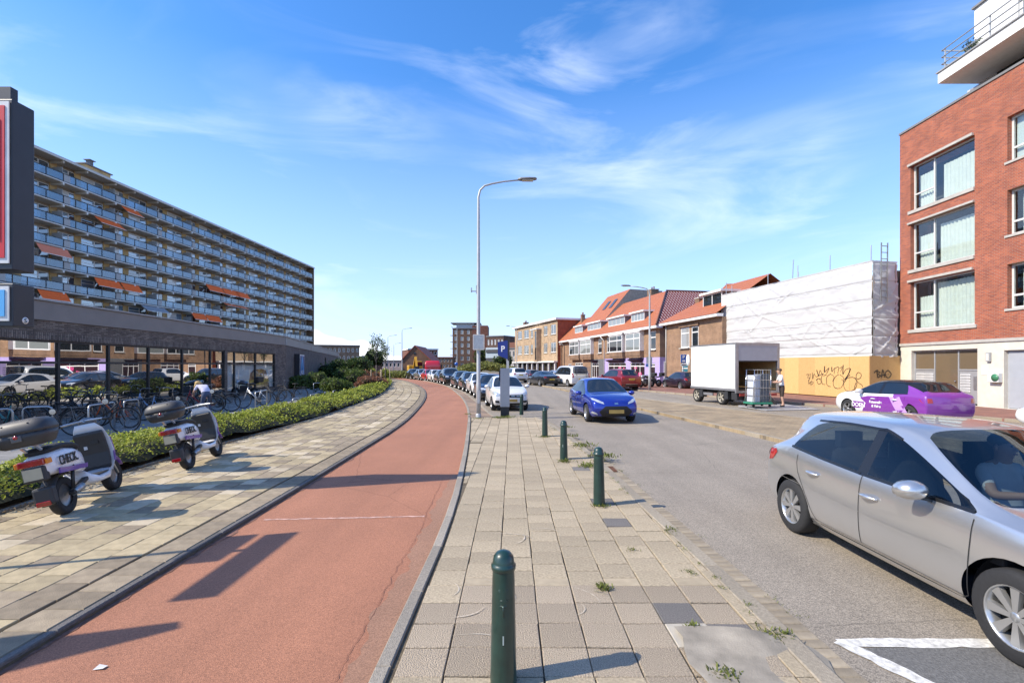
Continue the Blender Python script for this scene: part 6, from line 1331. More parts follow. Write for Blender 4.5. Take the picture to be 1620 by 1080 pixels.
putv(clone(hat, 'brown hatchback in front of the beige flats beside the white SUV', PAINTS['brown'], gR), 2.3, 60.5, -.3, .95)
putv(clone(hat, 'dark plum hatchback parked by the corner house, left of the box truck', PAINTS['plum'], gR), 14.15, 40.6, -.16, 1)
putv(clone(hat, 'white car at the right edge, mostly hidden by the silver hatchback', WHT, gR), 16.1, 12.7, -.15, 1)
psed = P_(xf=2.35, xr=-2.35, W=1.85, H=1.44, ax=(-1.42, 1.45), Rw=.335, notch=True, xg=-1.9, zg=1.02, zt=.98, xrr=-.9, zrr=1.36, xC=-1.3, xC5=-.85, z5r=1.24, xB=-.05, xwt=.45, xcw=1.35, xA=1.15, zb=.88, zbr=.96, z5=1.33, mirror=(.8, .93),
    patches=[('tail_light', [(.5, .8), (.86, .8), (.86, .9), (.56, .9)], 'B', REDL), ('headlight', [(.5, .62), (.8, .68), (.8, .76), (.55, .72)], 'F', LENS), ('bumper_trim', [(-.7, .25), (.7, .25), (.74, .4), (-.74, .4)], 'B', BLACKP)], plates=[('number_plate', 0, .66, 'B', .5, .11, PLATE)], **simple)
sed, _, _ = make_car('black_saloon', psed, PAINTS['black'], 'black fastback saloon driving away in front of the white camper van', gR, 2); putv(sed, 3.0, 47.4, -.3, .95)
pvan = P_(xf=2.45, xr=-2.45, W=1.9, H=1.95, ax=(-1.5, 1.5), Rw=.34, zs=.25, zb=1.12, zbr=1.12, zc=1.2, zh=1.06, zt=1.1, zg=1.14, xg=-2.4, xrr=-2.25, zrr=1.9, z5r=1.78, z5=1.8, wr=.72, xC=-2.1, xC5=-2.05, xB=.2, xwt=1.1, xcw=1.95, xA=1.72, kf=.08, kr=.03, kb=.97, mirror=(1.4, 1.2), bul=.06,
    patches=[('tail_light', [(.72, .85), (.86, .85), (.86, 1.25), (.74, 1.25)], 'B', REDL), ('headlight', [(.5, .75), (.82, .78), (.84, .92), (.55, .88)], 'F', LENS)], plates=[('number_plate', 0, .75, 'B', .5, .11, PLATE)], **simple)
van, _, _ = make_car('camper_van', pvan, WHT, 'white camper van with a bike rack on its tailgate, parked by the shops', gR, 2, cat='van'); putv(van, 5.5, 46.2, -.3, .95)
rk = MB()
for z in (1.25, 1.42, 1.58, 1.75): rk.box(-2.72, -2.52, -.75, .75, z, z+.05)
for y in (-.5, .5): rk.box(-2.62, -2.56, y-.02, y+.02, .8, 1.8)
rk.build('bike_rack', M('rack_grey', (.3, .31, .32), .5), van)
# ---- white and purple electric crossover with lettering
PURP = M('purple_wrap', (.2, .035, .3), .3, var=.02, coat=1); LILW = M('lilac_wrap', (.5, .3, .62), .3, var=.02, coat=1)
pev = P_(xf=2.12, xr=-1.88, W=1.8, H=1.46, ax=(-1.24, 1.33), Rw=.34, zs=.23, zb=.97, zbr=1.03, zc=1.04, zh=.92, zt=1.04, zg=1.08, xg=-1.74, xrr=-1.45, zrr=1.42, z5r=1.36, z5=1.39, xwt=.35, xcw=1.15, xA=.98, mirror=(.62, 1.0), spokes=5, black_top=True, zone=lambda c: c.x < -.95-.25*math.sin(c.z*5) and c.z > .36, zone_m=PURP,
    side_patches=[('purple_panel', [(-.95, .32), (.62, .32), (.42, .62), (.7, .8), (.35, .88), (-1.2, .92), (-1.3, .75)], PURP), ('lilac_stripe', [(-1.25, .42), (-.9, .35), (-.55, .9), (-.95, .93)], LILW), ('door_sign', [(.72, .42), (1.02, .42), (1.02, .66), (.5, .66), (.5, .55)], PURP)],
    patches=[('tail_panel', [(-.82, .6), (.82, .6), (.8, .95), (-.8, .95)], 'B', PURP), ('tail_light', [(.62, .78), (.9, .78), (.9, .92), (.64, .92)], 'B', REDL), ('roof_panel', [(-1.5, -.52), (.25, -.52), (.25, .52), (-1.5, .52)], 'T', TRIM)], plates=[], handles=[(-.78, .82), (.1, .8)], doors=BASE['doors'], seams=BASE['seams'], handle_m=WHT)
ev, ray_e, _ = make_car('purple_white_crossover', pev, WHT, 'white car with purple wrap and lettering on the far lane behind the silver hatchback', None, 2); putv(ev, 13.5, 16.95, -.06, 1)
for s_txt, sz, x, z in (('DOEN', .2, .76, .53), ('Fotografie', .12, -.02, .68), ('& Video', .11, -.05, .54)):
    o = link('lettering', text_mesh(s_txt, sz, .002, 1.1, .004), ev, WHITE); c, n_ = ray_e(x, z, 'L'); o.location = c+Vector((0, .012, 0)); o.rotation_euler = (R(90), 0, R(180))
# ================================================================ STREET FURNITURE
BOLG = M('bollard_green', (.009, .036, .028), .38, var=.25, vs=9, coat=.4)
def bollard():
    r = empty('bollard', (0, 0, 0), 0, None, 'bollard', 'green steel bollards along the kerb')
    MB().lathe([(.078, -.02), (.078, .0), (.066, .6), (.064, .655)], 28).build('post', BOLG, r)
    MB().lathe([(.064, .655), (.072, .66), (.073, .685), (.066, .69), (.064, .7), (.058, .735), (.04, .757), (.018, .767), (0, .768)], 28).build('cap', BOLG, r)
    e = MB()
    for a, b in (((-.03, .56), (.03, .56)), ((-.03, .56), (.03, .5)), ((.03, .5), (-.02, .5)), ((-.02, .47), (.02, .47)), ((.0, .47), (.0, .41))):
        q = []
        for u, z in (a, b): ang = R(-90)+u/.07; rr = .0785-.0195*z; q.append((math.cos(ang)*(rr), math.sin(ang)*rr, z))
        e.tube(q, .0035, 5)
    e.build('crest', BOLG, r); MB().box(-.004, .004, -.0755, -.0715, .25, .3).build('scratch', M('bare_scratch', (.35, .42, .4), .6), r); return r
b0 = bollard(); labs = ('nearest green bollard, cut off by the bottom edge of the picture', 'green bollard with weeds at its foot, second from the front', 'green bollard third from the front, left of a clump of weeds', 'green bollard fourth from the front, before the blue car', 'farthest green bollard, just right of the grey info post')
for k, ((x, y), lab) in enumerate(zip(((-.05, 2.86), (1.16, 6.475), (1.025, 9.625), (.86, 12.72), (.36, 18.5)), labs)):
    o = b0 if k == 0 else copy_tree(b0); o.location = (x, y, 0); o['label'] = lab; o.rotation_euler = (0, 0, 0 if k == 0 else rng.uniform(0, 6))
    if k: o.rotation_euler.x = rng.uniform(-.02, .02); o.rotation_euler.y = rng.uniform(-.01, .03)
LAMPG = M('lamp_post_grey', (.42, .43, .43), .5, .3, var=.1, vs=3); LHEAD = M('lamp_head_grey', (.2, .2, .2), .5, .3)
def lamp_post(loc, h, reach, rz, label, detail=True, r0=.085):
    l = empty('street_lamp', loc, rz, label, 'street lamp', 'street lamps along the road')
    P = [(0, 0, 0), (0, 0, 1.2), (0, 0, 1.25), (0, 0, h-1.1), (0, 0, h-.55), (.06, 0, h-.3), (.22, 0, h-.14), (.5, 0, h-.06), (reach*.62, 0, h+.02), (reach, 0, h+.08)]
    MB().tube(P, [r0, r0, r0*.85, r0*.6, r0*.5, r0*.45, r0*.42, r0*.4, r0*.35, r0*.33], 12).build('pole', LAMPG, l)
    hd_ = MB(); rings = []
    for t, wy_, hz_ in ((0, .06, .05), (.12, .12, .075), (.4, .14, .07), (.62, .12, .055), (.68, .07, .03)): rings.append([(reach-.05+t, wy_*math.cos(a), h+.09+t*.05+hz_*math.sin(a)*(1 if math.sin(a) > 0 else .55)) for a in [2*math.pi*q/14 for q in range(14)]])
    hd_.loft(rings); hd_ = hd_.build('lamp_head', LHEAD, l); MB().box(reach+.1, reach+.5, -.09, .09, h+.055, h+.075).build('lens', M('lamp_lens', (.5, .47, .38), .3), hd_)
    if detail:
        MB().bar((0, 0, h*.535), (-.26, 0, h*.535), .04).bar((-.25, 0, h*.53), (-.25, 0, h*.55), .04).bar((-.06, 0, h*.525), (-.06, 0, h*.56), .05).build('bracket', LAMPG, l)
        MB().lathe([(r0*1.2, 0), (r0*1.15, .12), (r0, .14)], 14).build('base_collar', LAMPG, l); MB().box(-.05, .05, -r0-.004, -r0+.02, .5, .95).build('service_door', LAMPG, l, .004)
    return l
lm = lamp_post((-1.2, 17.42, 0), 8.42, 1.46, R(2), 'tall grey street lamp in the middle of the picture, nearest of all')
sbk = MB().box(-.16, .18, -.11, -.09, 2.44, 2.92).build('sign_back', STEEL, lm)
rect = MB()
for a, b in (((-.18, 2.42), (.2, 2.42)), ((-.18, 2.94), (.2, 2.94)), ((-.18, 2.42), (-.18, 2.94)), ((.2, 2.42), (.2, 2.94))): rect.bar((a[0], -.1, a[1]), (b[0], -.1, b[1]), .03)
rect.build('sign_rim', M('pale_rim', (.55, .55, .53), .5), sbk)
lp2 = lamp_post((10.35, 36.6, 0), 7.75, 1.5, R(178), 'grey street lamp by the red SUV, its arm reaching left', False, .1)
pn = MB().box(-.22, .22, -.13, -.11, 2.0, 2.5).box(-.2, .26, -.14, -.12, 1.75, 1.98, 1).build('small_signs', [STEEL, M('sign_blue_small', (.06, .14, .35), .5)], lp2); lp2.location.z = 0
lamp_post((-22.6, 100, 0), 9.4, 1.5, R(0), 'street lamp left of the gable house, arm reaching right', False, .11)
lamp_post((-30.6, 120, 0), 9.2, 1.6, R(0), 'thin far street lamp above the saplings', False, .1)
lamp_post((-34, 140, 0), 8.2, 1.5, R(0), 'farthest street lamp on the left, low above the horizon', False, .09)
lamp_post((.9, 92, 0), 9.2, 1.4, R(178), 'street lamp at the left edge of the beige flats', False, .1)
lamp_post((-17.5, 155, 0), 14.0, 1.4, R(178), 'pale far lamp post in front of the brick tower', False, .13)
# grey info post
ip = empty('info_post', (-.26, 17.75, 0), R(3), 'flat grey information post standing in front of the white city car', 'info post')
MB().box(-.155, .155, -.07, .07, 0, .34).build('plinth', BLACKP, ip, .006); MB().box(-.17, .17, -.08, .08, .342, 1.75).build('panel', M('info_grey', (.36, .37, .39), .45, .4, var=.06), ip, .012)
for z in (.9, 1.2, 1.5): MB().lathe([(0, -.004), (.008, -.004), (.008, 0)], 8, 0, 'Y', (-.05, -.08, z)).build('screw', BLACKP, ip)
MB().box(-.215, -.172, -.05, .05, 1.3, 1.68).build('side_unit', BLACKP, ip, .01)
# parking-meter sign: blue panel with a cut corner on a slim mast
ms = empty('parking_meter_sign', (-.17, 19.3, 0), R(-4), 'dark blue P sign on a slim pole rising behind the grey info post', 'sign')
MB().box(-.05, .05, -.03, .03, 0, 2.8).build('mast', M('mast_grey', (.45, .45, .45), .4, .4), ms)
pb = MB().prism([(-.39, 2.26), (.0, 2.1), (.0, 2.84), (-.39, 2.78)], -.05, -.032).build('panel', M('sign_blue_dark', (.012, .03, .2), .35, var=.03), ms); MB().box(.0, .07, -.05, .03, 2.05, 2.92).build('edge', BLACKP, ms)
o = link('letter', text_mesh('P', .32, .003, 1, .006), pb, WHITE); o.rotation_euler = (R(90), 0, 0); o.location = (-.19, -.056, 2.5)
# far round traffic sign
fs_ = empty('blue_round_sign', (-8.7, 76, 0), 0, 'small round blue traffic sign on a pole in front of the brick tower', 'sign')
MB().tube([(0, 0, 0), (0, 0, 2.5)], .04, 8).build('post', STEEL, fs_); MB().lathe([(0, -.03), (.27, -.03), (.27, 0), (0, 0)], 20, 0, 'Y', (0, -.06, 2.1)).build('disc', M('sign_blue', (.02, .1, .4)), fs_)
# ================================================================ SCOOTERS
SCW = M('scooter_white', (.8, .8, .82), .3, var=.02, coat=.6); SCP = M('scooter_purple', (.12, .03, .3), .3, var=.02, coat=.6); SCD = M('scooter_dark_plastic', (.03, .031, .034), .55, var=.1); SCB = M('topbox_black', (.045, .045, .048), .5, var=.06); ORL = M('amber_lens', (.7, .22, .02), .2)
def rring(cx, cy, cz, sx, sy, n=20, e=3.2, axis='Z', tilt=0):
    P = []
    for q in range(n):
        a = 2*math.pi*q/n; c, s_ = math.cos(a), math.sin(a); u = sx*abs(c)**(2/e)*(1 if c >= 0 else -1); v = sy*abs(s_)**(2/e)*(1 if s_ >= 0 else -1)
        P.append((cx+u, cy+v, cz+u*tilt) if axis == 'Z' else (cx, cy+u, cz+v) if axis == 'X' else (cx+u, cy, cz+v))
    return P
def scooter(label):
    s = empty('electric_scooter', (0, 0, 0), 0, label, 'scooter', 'shared electric scooters on the left pavement')
    Rw = .235
    for x, nm in ((0, 'rear'), (1.27, 'front')):
        t = MB().lathe([(.14, -.04), (.2, -.058), (.228, -.045), (Rw, -.02), (Rw, .02), (.228, .045), (.2, .058), (.14, .04)], 30, 0, 'Y').build('wheel', RUBBER, s); t.location = (x, 0, Rw)
        r = MB().lathe([(.0, .02), (.05, .03), (.06, .01), (.13, .015), (.145, .035), (.15, .0), (.145, -.035), (.13, -.015), (.05, -.03), (0, -.02)], 24, 0, 'Y').build('rim', M('scooter_rim', (.25, .25, .25), .35, .7), t)
    # rear body shell
    rings = []
    for x, wy_, z0, z1 in ((-.40, .085, .58, .74), (-.37, .115, .55, .78), (-.22, .15, .53, .82), (.02, .165, .52, .83), (.22, .16, .5, .8), (.36, .14, .47, .74), (.44, .11, .44, .66)): rings.append(rring(x, 0, (z0+z1)/2, wy_, (z1-z0)/2, 20, 3.4, 'X'))
    MB().loft(rings).build('rear_body', SCW, s)
    for sd_ in (1, -1):
        MB().prism([(-.26, .535), (.34, .49), (.37, .545), (-.05, .575), (-.24, .6)], sd_*.158, sd_*.172).build('purple_stripe', SCP, s)
        o = link('lettering', text_mesh('CHECK.', .16, .003, .72, .003), s, INK); o.rotation_euler = (R(90), 0, R(180) if sd_ > 0 else 0); o.location = (-.02, sd_*.174, .675)
    rings = []
    for x, wy_, z0, z1 in ((-.3, .1, .8, .85), (-.22, .14, .8, .89), (.0, .15, .81, .9), (.25, .14, .79, .87), (.42, .1, .74, .82), (.47, .05, .73, .77)): rings.append(rring(x, 0, (z0+z1)/2, wy_, (z1-z0)/2, 18, 2.8, 'X'))
    MB().loft(rings).build('seat', M('seat_black', (.02, .02, .022), .7), s)
    MB().box(-.425, -.34, -.13, .13, .685, .765).build('tail_light', REDL, s, .015); MB().box(-.415, -.33, -.165, -.13, .69, .755).build('indicator', ORL, s, .01); MB().box(-.415, -.33, .13, .165, .69, .755).build('indicator', ORL, s, .01)
    MB().box(-.43, -.32, -.11, .11, .5, .68).build('plate_holder', SCD, s, .02); MB().box(-.44, -.432, -.09, .09, .53, .66).build('number_plate', M('dull_plate', (.45, .4, .28), .6), s)
    # rear mudguard, swing arm, motor
    mg = MB(); vs = []
    for k in range(13):
        a = R(60+k*11)
        for yy in (-.075, .075): vs.append((.285*math.cos(a), yy, Rw+.285*math.sin(a)))
    mg.add(vs, [(2*k, 2*k+1, 2*k+3, 2*k+2) for k in range(12)], 0, True); mg = mg.build('mudguard', SCD, s); mg.modifiers.new('thick', 'SOLIDIFY').thickness = .012
    MB().box(-.37, -.25, -.1, .1, .2, .42).build('mudflap', SCD, s, .03); MB().box(-.385, -.365, -.07, .07, .2, .255).build('reflector', REDL, s, .006)
    MB().bar((.0, -.1, Rw), (.42, -.1, .36), .07, .05).bar((.0, .1, Rw), (.42, .1, .36), .07, .05).build('swing_arm', SCD, s, .01); MB().tube([(.04, -.1, .24), (.2, -.13, .28)], .045, 12).build('motor_cover', STEEL, s); MB().tube([(.0, -.13, .3), (.08, -.14, .58)], .022, 8).build('shock', BLACKP, s)
    # floor and front shield
    rings = []
    for x, wy_, z0, z1 in ((.36, .13, .3, .46), (.42, .17, .25, .4), (.6, .18, .23, .33), (.85, .175, .23, .33), (.98, .15, .26, .4)): rings.append(rring(x, 0, (z0+z1)/2, wy_, (z1-z0)/2, 18, 4, 'X'))
    MB().loft(rings).build('floor_pan', SCW, s); MB().box(.44, .93, -.15, .15, .331, .345).build('floor_mat', SCD, s)
    rings = []
    for z, x, wy_, th in ((.33, .97, .17, .05), (.45, 1.02, .2, .06), (.62, 1.03, .215, .065), (.8, 1.0, .21, .07), (.95, .95, .18, .075), (1.04, .9, .12, .07)): rings.append([(x+th*(1-(math.sin(a))**2*.9) if math.cos(a) > 0 else x-.005, wy_*math.sin(a), z) for a in [2*math.pi*q/24 for q in range(24)]])
    MB().loft(rings).build('front_shield', SCW, s)
    MB().prism([(.955, .36), (1.005, .5), (1.012, .62), (.985, .8), (.94, .93), (.885, .9), (.93, .75), (.955, .6), (.93, .42)], -.175, .175).build('inner_shield', SCD, s, .02)
    MB().box(.915, .93, -.1, -.0, .74, .84).build('glove_box', BLACKP, s); MB().box(.934, .944, .05, .09, .68, .73).build('sticker', M('pale_sticker', (.55, .55, .55)), s)
    for sd_ in (1, -1): MB().prism([(.99, .45), (1.03, .62), (1.0, .8), (1.03, .8), (1.06, .62), (1.03, .45)], sd_*.2, sd_*.212).build('purple_edge', SCP, s)
    fm_ = MB(); vs = []
    for k in range(12):
        a = R(20+k*11)
        for yy in (-.07, .07): vs.append((1.27+.275*math.cos(a), yy, Rw+.275*math.sin(a)))
    fm_.add(vs, [(2*k, 2*k+1, 2*k+3, 2*k+2) for k in range(11)], 0, True); fm_ = fm_.build('front_mudguard', SCP, s); fm_.modifiers.new('thick', 'SOLIDIFY').thickness = .014
    MB().tube([(1.27, .085, Rw), (1.12, .07, .6)], .022, 8).tube([(1.27, -.085, Rw), (1.12, -.07, .6)], .022, 8).build('fork', STEEL, s)
    hb_ = MB(); hb_.tube([(.82, -.34, 1.06), (.9, -.2, 1.08), (.93, 0, 1.09), (.9, .2, 1.08), (.82, .34, 1.06)], .016, 8).tube([(.95, 0, 1.0), (.93, 0, 1.09)], .03, 8); hb_ = hb_.build('handlebar', STEEL, s)
    MB().tube([(.815, -.36, 1.058), (.85, -.25, 1.07)], .021, 8).tube([(.815, .36, 1.058), (.85, .25, 1.07)], .021, 8).build('grips', BLACKP, hb_)
    for sd_ in (1, -1):
        MB().tube([(.93, sd_*.2, 1.075), (.93, sd_*.27, 1.06), (.89, sd_*.36, 1.045)], .006, 6).build('brake_lever', BLACKP, hb_); MB().tube([(.93, sd_*.19, 1.07), (1.0, sd_*.16, 1.12), (1.03, sd_*.06, 1.04), (1.0, sd_*.03, .95)], .005, 6).build('cable', BLACKP, hb_)
    MB().ball((.99, 0, 1.06), .09, .11, .07).build('headlamp', M('lamp_pod', (.1, .1, .105), .3), s)
    for sd_ in (1, -1):
        m_ = MB().tube([(.88, sd_*.24, 1.08), (.9, sd_*.27, 1.2), (.9, sd_*.3, 1.27)], .007, 6).build('mirror_stalk', BLACKP, s)
        d = MB().lathe([(0, -.012), (.04, -.012), (.046, 0), (.04, .012), (0, .014)], 18, 0, 'X', (.9, sd_*.31, 1.3)).build('mirror', BLACKP, s); MB().lathe([(0, -.014), (.038, -.0135)], 18, 0, 'X', (.9, sd_*.31, 1.3)).build('mirror_glass', CHROME, d)
    # top box: lower tray, lid, lock
    def tb(zs): return [rring(-.36-dx, 0, z, sx_, sy_, 28, 3.6) for z, sx_, sy_, dx in zs]
    bx = MB().loft(tb(((.93, .13, .19, 0), (.95, .16, .23, .0), (1.03, .185, .265, .0), (1.085, .19, .275, 0)))).build('top_box', SCB, s); MB().loft(tb(((1.088, .195, .28, 0), (1.12, .195, .282, 0), (1.19, .175, .262, -.01), (1.235, .13, .21, -.015), (1.25, .06, .11, -.02)))).build('lid', SCB, bx)
    MB().box(-.36-.196, -.36-.178, -.05, .05, 1.0, 1.07).build('latch', M('lock_grey', (.12, .12, .12), .4), bx, .01); MB().lathe([(0, -.004), (.022, -.004), (.022, 0)], 14, 0, 'X', (-.555, 0, 1.055)).build('badge', REDL, bx)
    for yy in (-.12, .12): MB().bar((-.52, yy, 1.222-.03), (-.3, yy*.8, 1.25), .012, .02).build('lid_rib', SCB, bx)
    MB().bar((-.3, .07, .86), (-.4, .07, .94), .025).bar((-.3, -.07, .86), (-.4, -.07, .94), .025).box(-.5, -.22, -.1, .1, .918, .932).build('rack', STEEL, s)
    MB().tube([(.45, .1, .26), (.38, .3, .03)], .012, 6).build('side_stand', STEEL, s)
    return s
sc1 = scooter('white and purple electric scooter with a black top box, nearest to the camera'); sc2 = copy_tree(sc1); sc2['label'] = 'second white and purple scooter with top box, standing beside the hedge'
for s_, a, b in ((sc1, G(106, 812), G(196, 766)), (sc2, G(300, 741), G(344, 721))):
    s_.location = a; h = math.atan2(b.y-a.y, b.x-a.x); s_.rotation_mode = 'ZYX' if 0 else 'XYZ'; s_.rotation_euler = (R(-12), 0, h)
# ================================================================ BICYCLES AND RACKS
BSTEEL = M('bike_steel', (.16, .16, .165), .4, .6)
def bike_proto():
    b = empty('bicycle', (0, 0, 0), 0, None, 'bicycle', 'bicycles parked in front of the shop windows'); Rw = .345
    for x in (0, 1.08):
        w_ = MB(); w_.tube([(Rw*math.cos(a), 0, Rw*math.sin(a)) for a in [2*math.pi*q/28 for q in range(29)]], .019, 6, 0, False); w_ = w_.build('wheel', RUBBER, b); w_.location = (x, 0, Rw)
        sp = MB()
        for q in range(14): a = 2*math.pi*q/14; sp.bar((0, (-1)**q*.03, 0), (Rw*.96*math.cos(a), 0, Rw*.96*math.sin(a)), .004)
        sp.tube([((Rw-.018)*math.cos(a), 0, (Rw-.018)*math.sin(a)) for a in [2*math.pi*q/24 for q in range(25)]], .008, 5, 0, False); sp.build('spokes', BSTEEL, w_)
    f = MB(); f.tube([(.88, 0, .9), (.93, 0, .72), (1.0, 0, .5), (1.08, 0, Rw)], .017, 7); f.tube([(.9, 0, .82), (.44, 0, .32)], .018, 7); f.tube([(.9, 0, .72), (.43, 0, .42)], .014, 7); f.tube([(.44, 0, .3), (.32, 0, .8)], .016, 7); f.tube([(.44, 0, .3), (0, .05, Rw)], .011, 6); f.tube([(.44, 0, .3), (0, -.05, Rw)], .011, 6); f.tube([(.34, 0, .68), (0, .05, Rw)], .01, 6); f.tube([(.34, 0, .68), (0, -.05, Rw)], .01, 6)
    f.build('frame', M('bike_paint_black', (.02, .02, .022), .4), b)
    hbr = MB(); hbr.tube([(.7, -.28, 1.05), (.78, -.22, 1.08), (.88, -.06, 1.06), (.88, 0, 1.0), (.88, .06, 1.06), (.78, .22, 1.08), (.7, .28, 1.05)], .011, 6).tube([(.88, 0, .9), (.88, 0, 1.04)], .013, 6); hbr.build('handlebar', BSTEEL, b)
    rings = [rring(x, 0, z, w_, .03, 10, 2, 'X') for x, z, w_ in ((.16, .9, .06), (.2, .9, .11), (.3, .895, .08), (.42, .89, .03), (.45, .885, .01))]; MB().loft(rings).build('saddle', M('saddle_black', (.02, .018, .016), .7), b); MB().tube([(.32, 0, .8), (.3, 0, .88)], .012, 6).build('seat_post', BSTEEL, b)
    rk_ = MB(); rk_.bar((-.28, .06, .74), (.26, .06, .74), .012).bar((-.28, -.06, .74), (.26, -.06, .74), .012).bar((-.28, -.06, .74), (-.28, .06, .74), .012).bar((0, .07, Rw), (-.1, .06, .74), .01).bar((0, -.07, Rw), (-.1, -.06, .74), .01).build('carrier', BSTEEL, b)
    for xc in (0, 1.08):
        vs = []
        for k in range(12):
            a = R(25+k*14)
            for yy in (-.025, .025): vs.append((xc+(Rw+.035)*math.cos(a), yy, Rw+(Rw+.035)*math.sin(a)))
        MB().add(vs, [(2*k, 2*k+1, 2*k+3, 2*k+2) for k in range(11)], 0, True).build('mudguard', BLACKP, b)
    MB().lathe([(0, -.06), (.095, -.06), (.095, -.05), (0, -.05)], 16, 0, 'Y', (.44, 0, .3)).build('chain_ring', BSTEEL, b); MB().bar((.44, -.07, .3), (.52, -.07, .16), .016).box(.48, .58, -.15, -.07, .145, .17).bar((.44, .07, .3), (.36, .07, .44), .016).box(.31, .41, .07, .15, .43, .455).build('pedals', BLACKP, b); MB().bar((.1, .09, .3), (.02, .2, .01), .014).build('kick_stand', BSTEEL, b)
    return b
BP = {'black': M('bike_paint_black', (.02, .02, .022)), 'orange': M('bike_paint_orange', (.55, .1, .02), .35), 'silver': M('bike_paint_silver', (.55, .56, .57), .3, .5), 'blue': M('bike_paint_pale_blue', (.3, .42, .62), .35), 'teal': M('bike_paint_teal', (.05, .2, .2), .4), 'red': M('bike_paint_red', (.3, .02, .02), .4)}
bk = bike_proto(); first = True
def bike(px, py, rz, colr, label, lean=0):
    global first
    o = bk if first else copy_tree(bk); first = False; o.location = G(px, py); o.rotation_euler = (R(lean), 0, R(rz)); o['label'] = label
    for ch in o.children:
        if ch.name.startswith('frame'): ch.material_slots[0].link = 'OBJECT'; ch.material_slots[0].material = BP[colr]
bike(424, 645, 182, 'silver', 'silver step through bicycle standing in front of the bread poster', 4)
bike(205, 676, 176, 'orange', 'orange red framed bicycle behind the near scooter', 3)
bike(120, 688, 20, 'black', 'black bicycle with round mirror left of the orange one', -4)
bike(256, 664, 172, 'blue', 'pale blue framed bicycle just left of the second scooter', 3)
bike(282, 660, 168, 'black', 'black bicycle behind the black top box of the second scooter', 4)
bike(338, 655, 185, 'red', 'dark red bicycle behind the person with fair hair', 4)
bike(366, 650, 190, 'black', 'black bicycle with basket between the person and the silver bicycle', -3)
bike(452, 640, 178, 'black', 'black bicycle right of the silver one, before the dark wall', 4)
bike(30, 690, 170, 'teal', 'dark teal bicycle at the left edge under the shop window', 3)
bike(226, 664, 10, 'black', 'black bicycle leaning on the rack between the orange and pale blue ones', -5)
bike(160, 672, 186, 'black', 'black bicycle standing against the rack left of the orange bicycle', 2)
bike(96, 674, 8, 'black', 'black bicycle close to the shop window left of the racks', 3)
bike(60, 682, 184, 'black', 'black bicycle second from the left picture edge', -3)
bike(300, 650, 4, 'black', 'black bicycle against the glass behind the second scooter', 3)
bike(240, 652, 178, 'black', 'black bicycle farthest back, close to the shop glass', 3)
bike(345, 643, 176, 'teal', 'teal bicycle close to the glass left of the poster', 3)
bike(476, 634, 185, 'black', 'black bicycle at the far end of the bicycle row', 3)
gB = 'steel bicycle racks in front of the shop'
def rack(p, q, h, label, r=.024):
    p, q = Vector(p), Vector(q); d = (q-p); r_ = empty('bike_rack', p, math.atan2(d.y, d.x), label, 'bike rack', gB); L_ = d.length; c = .09
    MB().tube([(0, 0, 0), (0, 0, h-c), (c*.3, 0, h-c*.3), (c, 0, h), (L_-c, 0, h), (L_-c*.3, 0, h-c*.3), (L_, 0, h-c), (L_, 0, 0)], r, 8).build('hoop', STEEL, r_)
    MB().box(-.06, .06, -.06, .06, 0, .012).build('foot_plate', STEEL, r_); MB().box(L_-.06, L_+.06, -.06, .06, 0, .012).build('foot_plate', STEEL, r_)
for (a, b, h, lab) in (((-24, 702), (20, 698), .8, 'leftmost steel bike hoop, at the picture edge'), ((36, 692), (83, 690), .78, 'steel bike hoop left of the near scooter handlebar'), ((140, 690), (181, 680), .8, 'steel bike hoop behind the orange bicycle'), ((196, 676), (219, 672), .8, 'steel bike hoop just right of the orange bicycle'), ((404, 652), (422, 646), .8, 'steel hoop at the silver bicycle'), ((463, 642), (478, 640), .34, 'low steel hoop behind the hedge, nearest of the row'), ((491, 634), (503, 632), .34, 'second low steel hoop behind the hedge'), ((513, 630), (520, 628), .34, 'third low steel hoop behind the hedge'), ((527, 627), (534, 625), .34, 'fourth low steel hoop behind the hedge'), ((496, 624), (521, 621), .72, 'wide steel hoop before the dark bushes')): rack(G(*a), G(*b), h, lab)
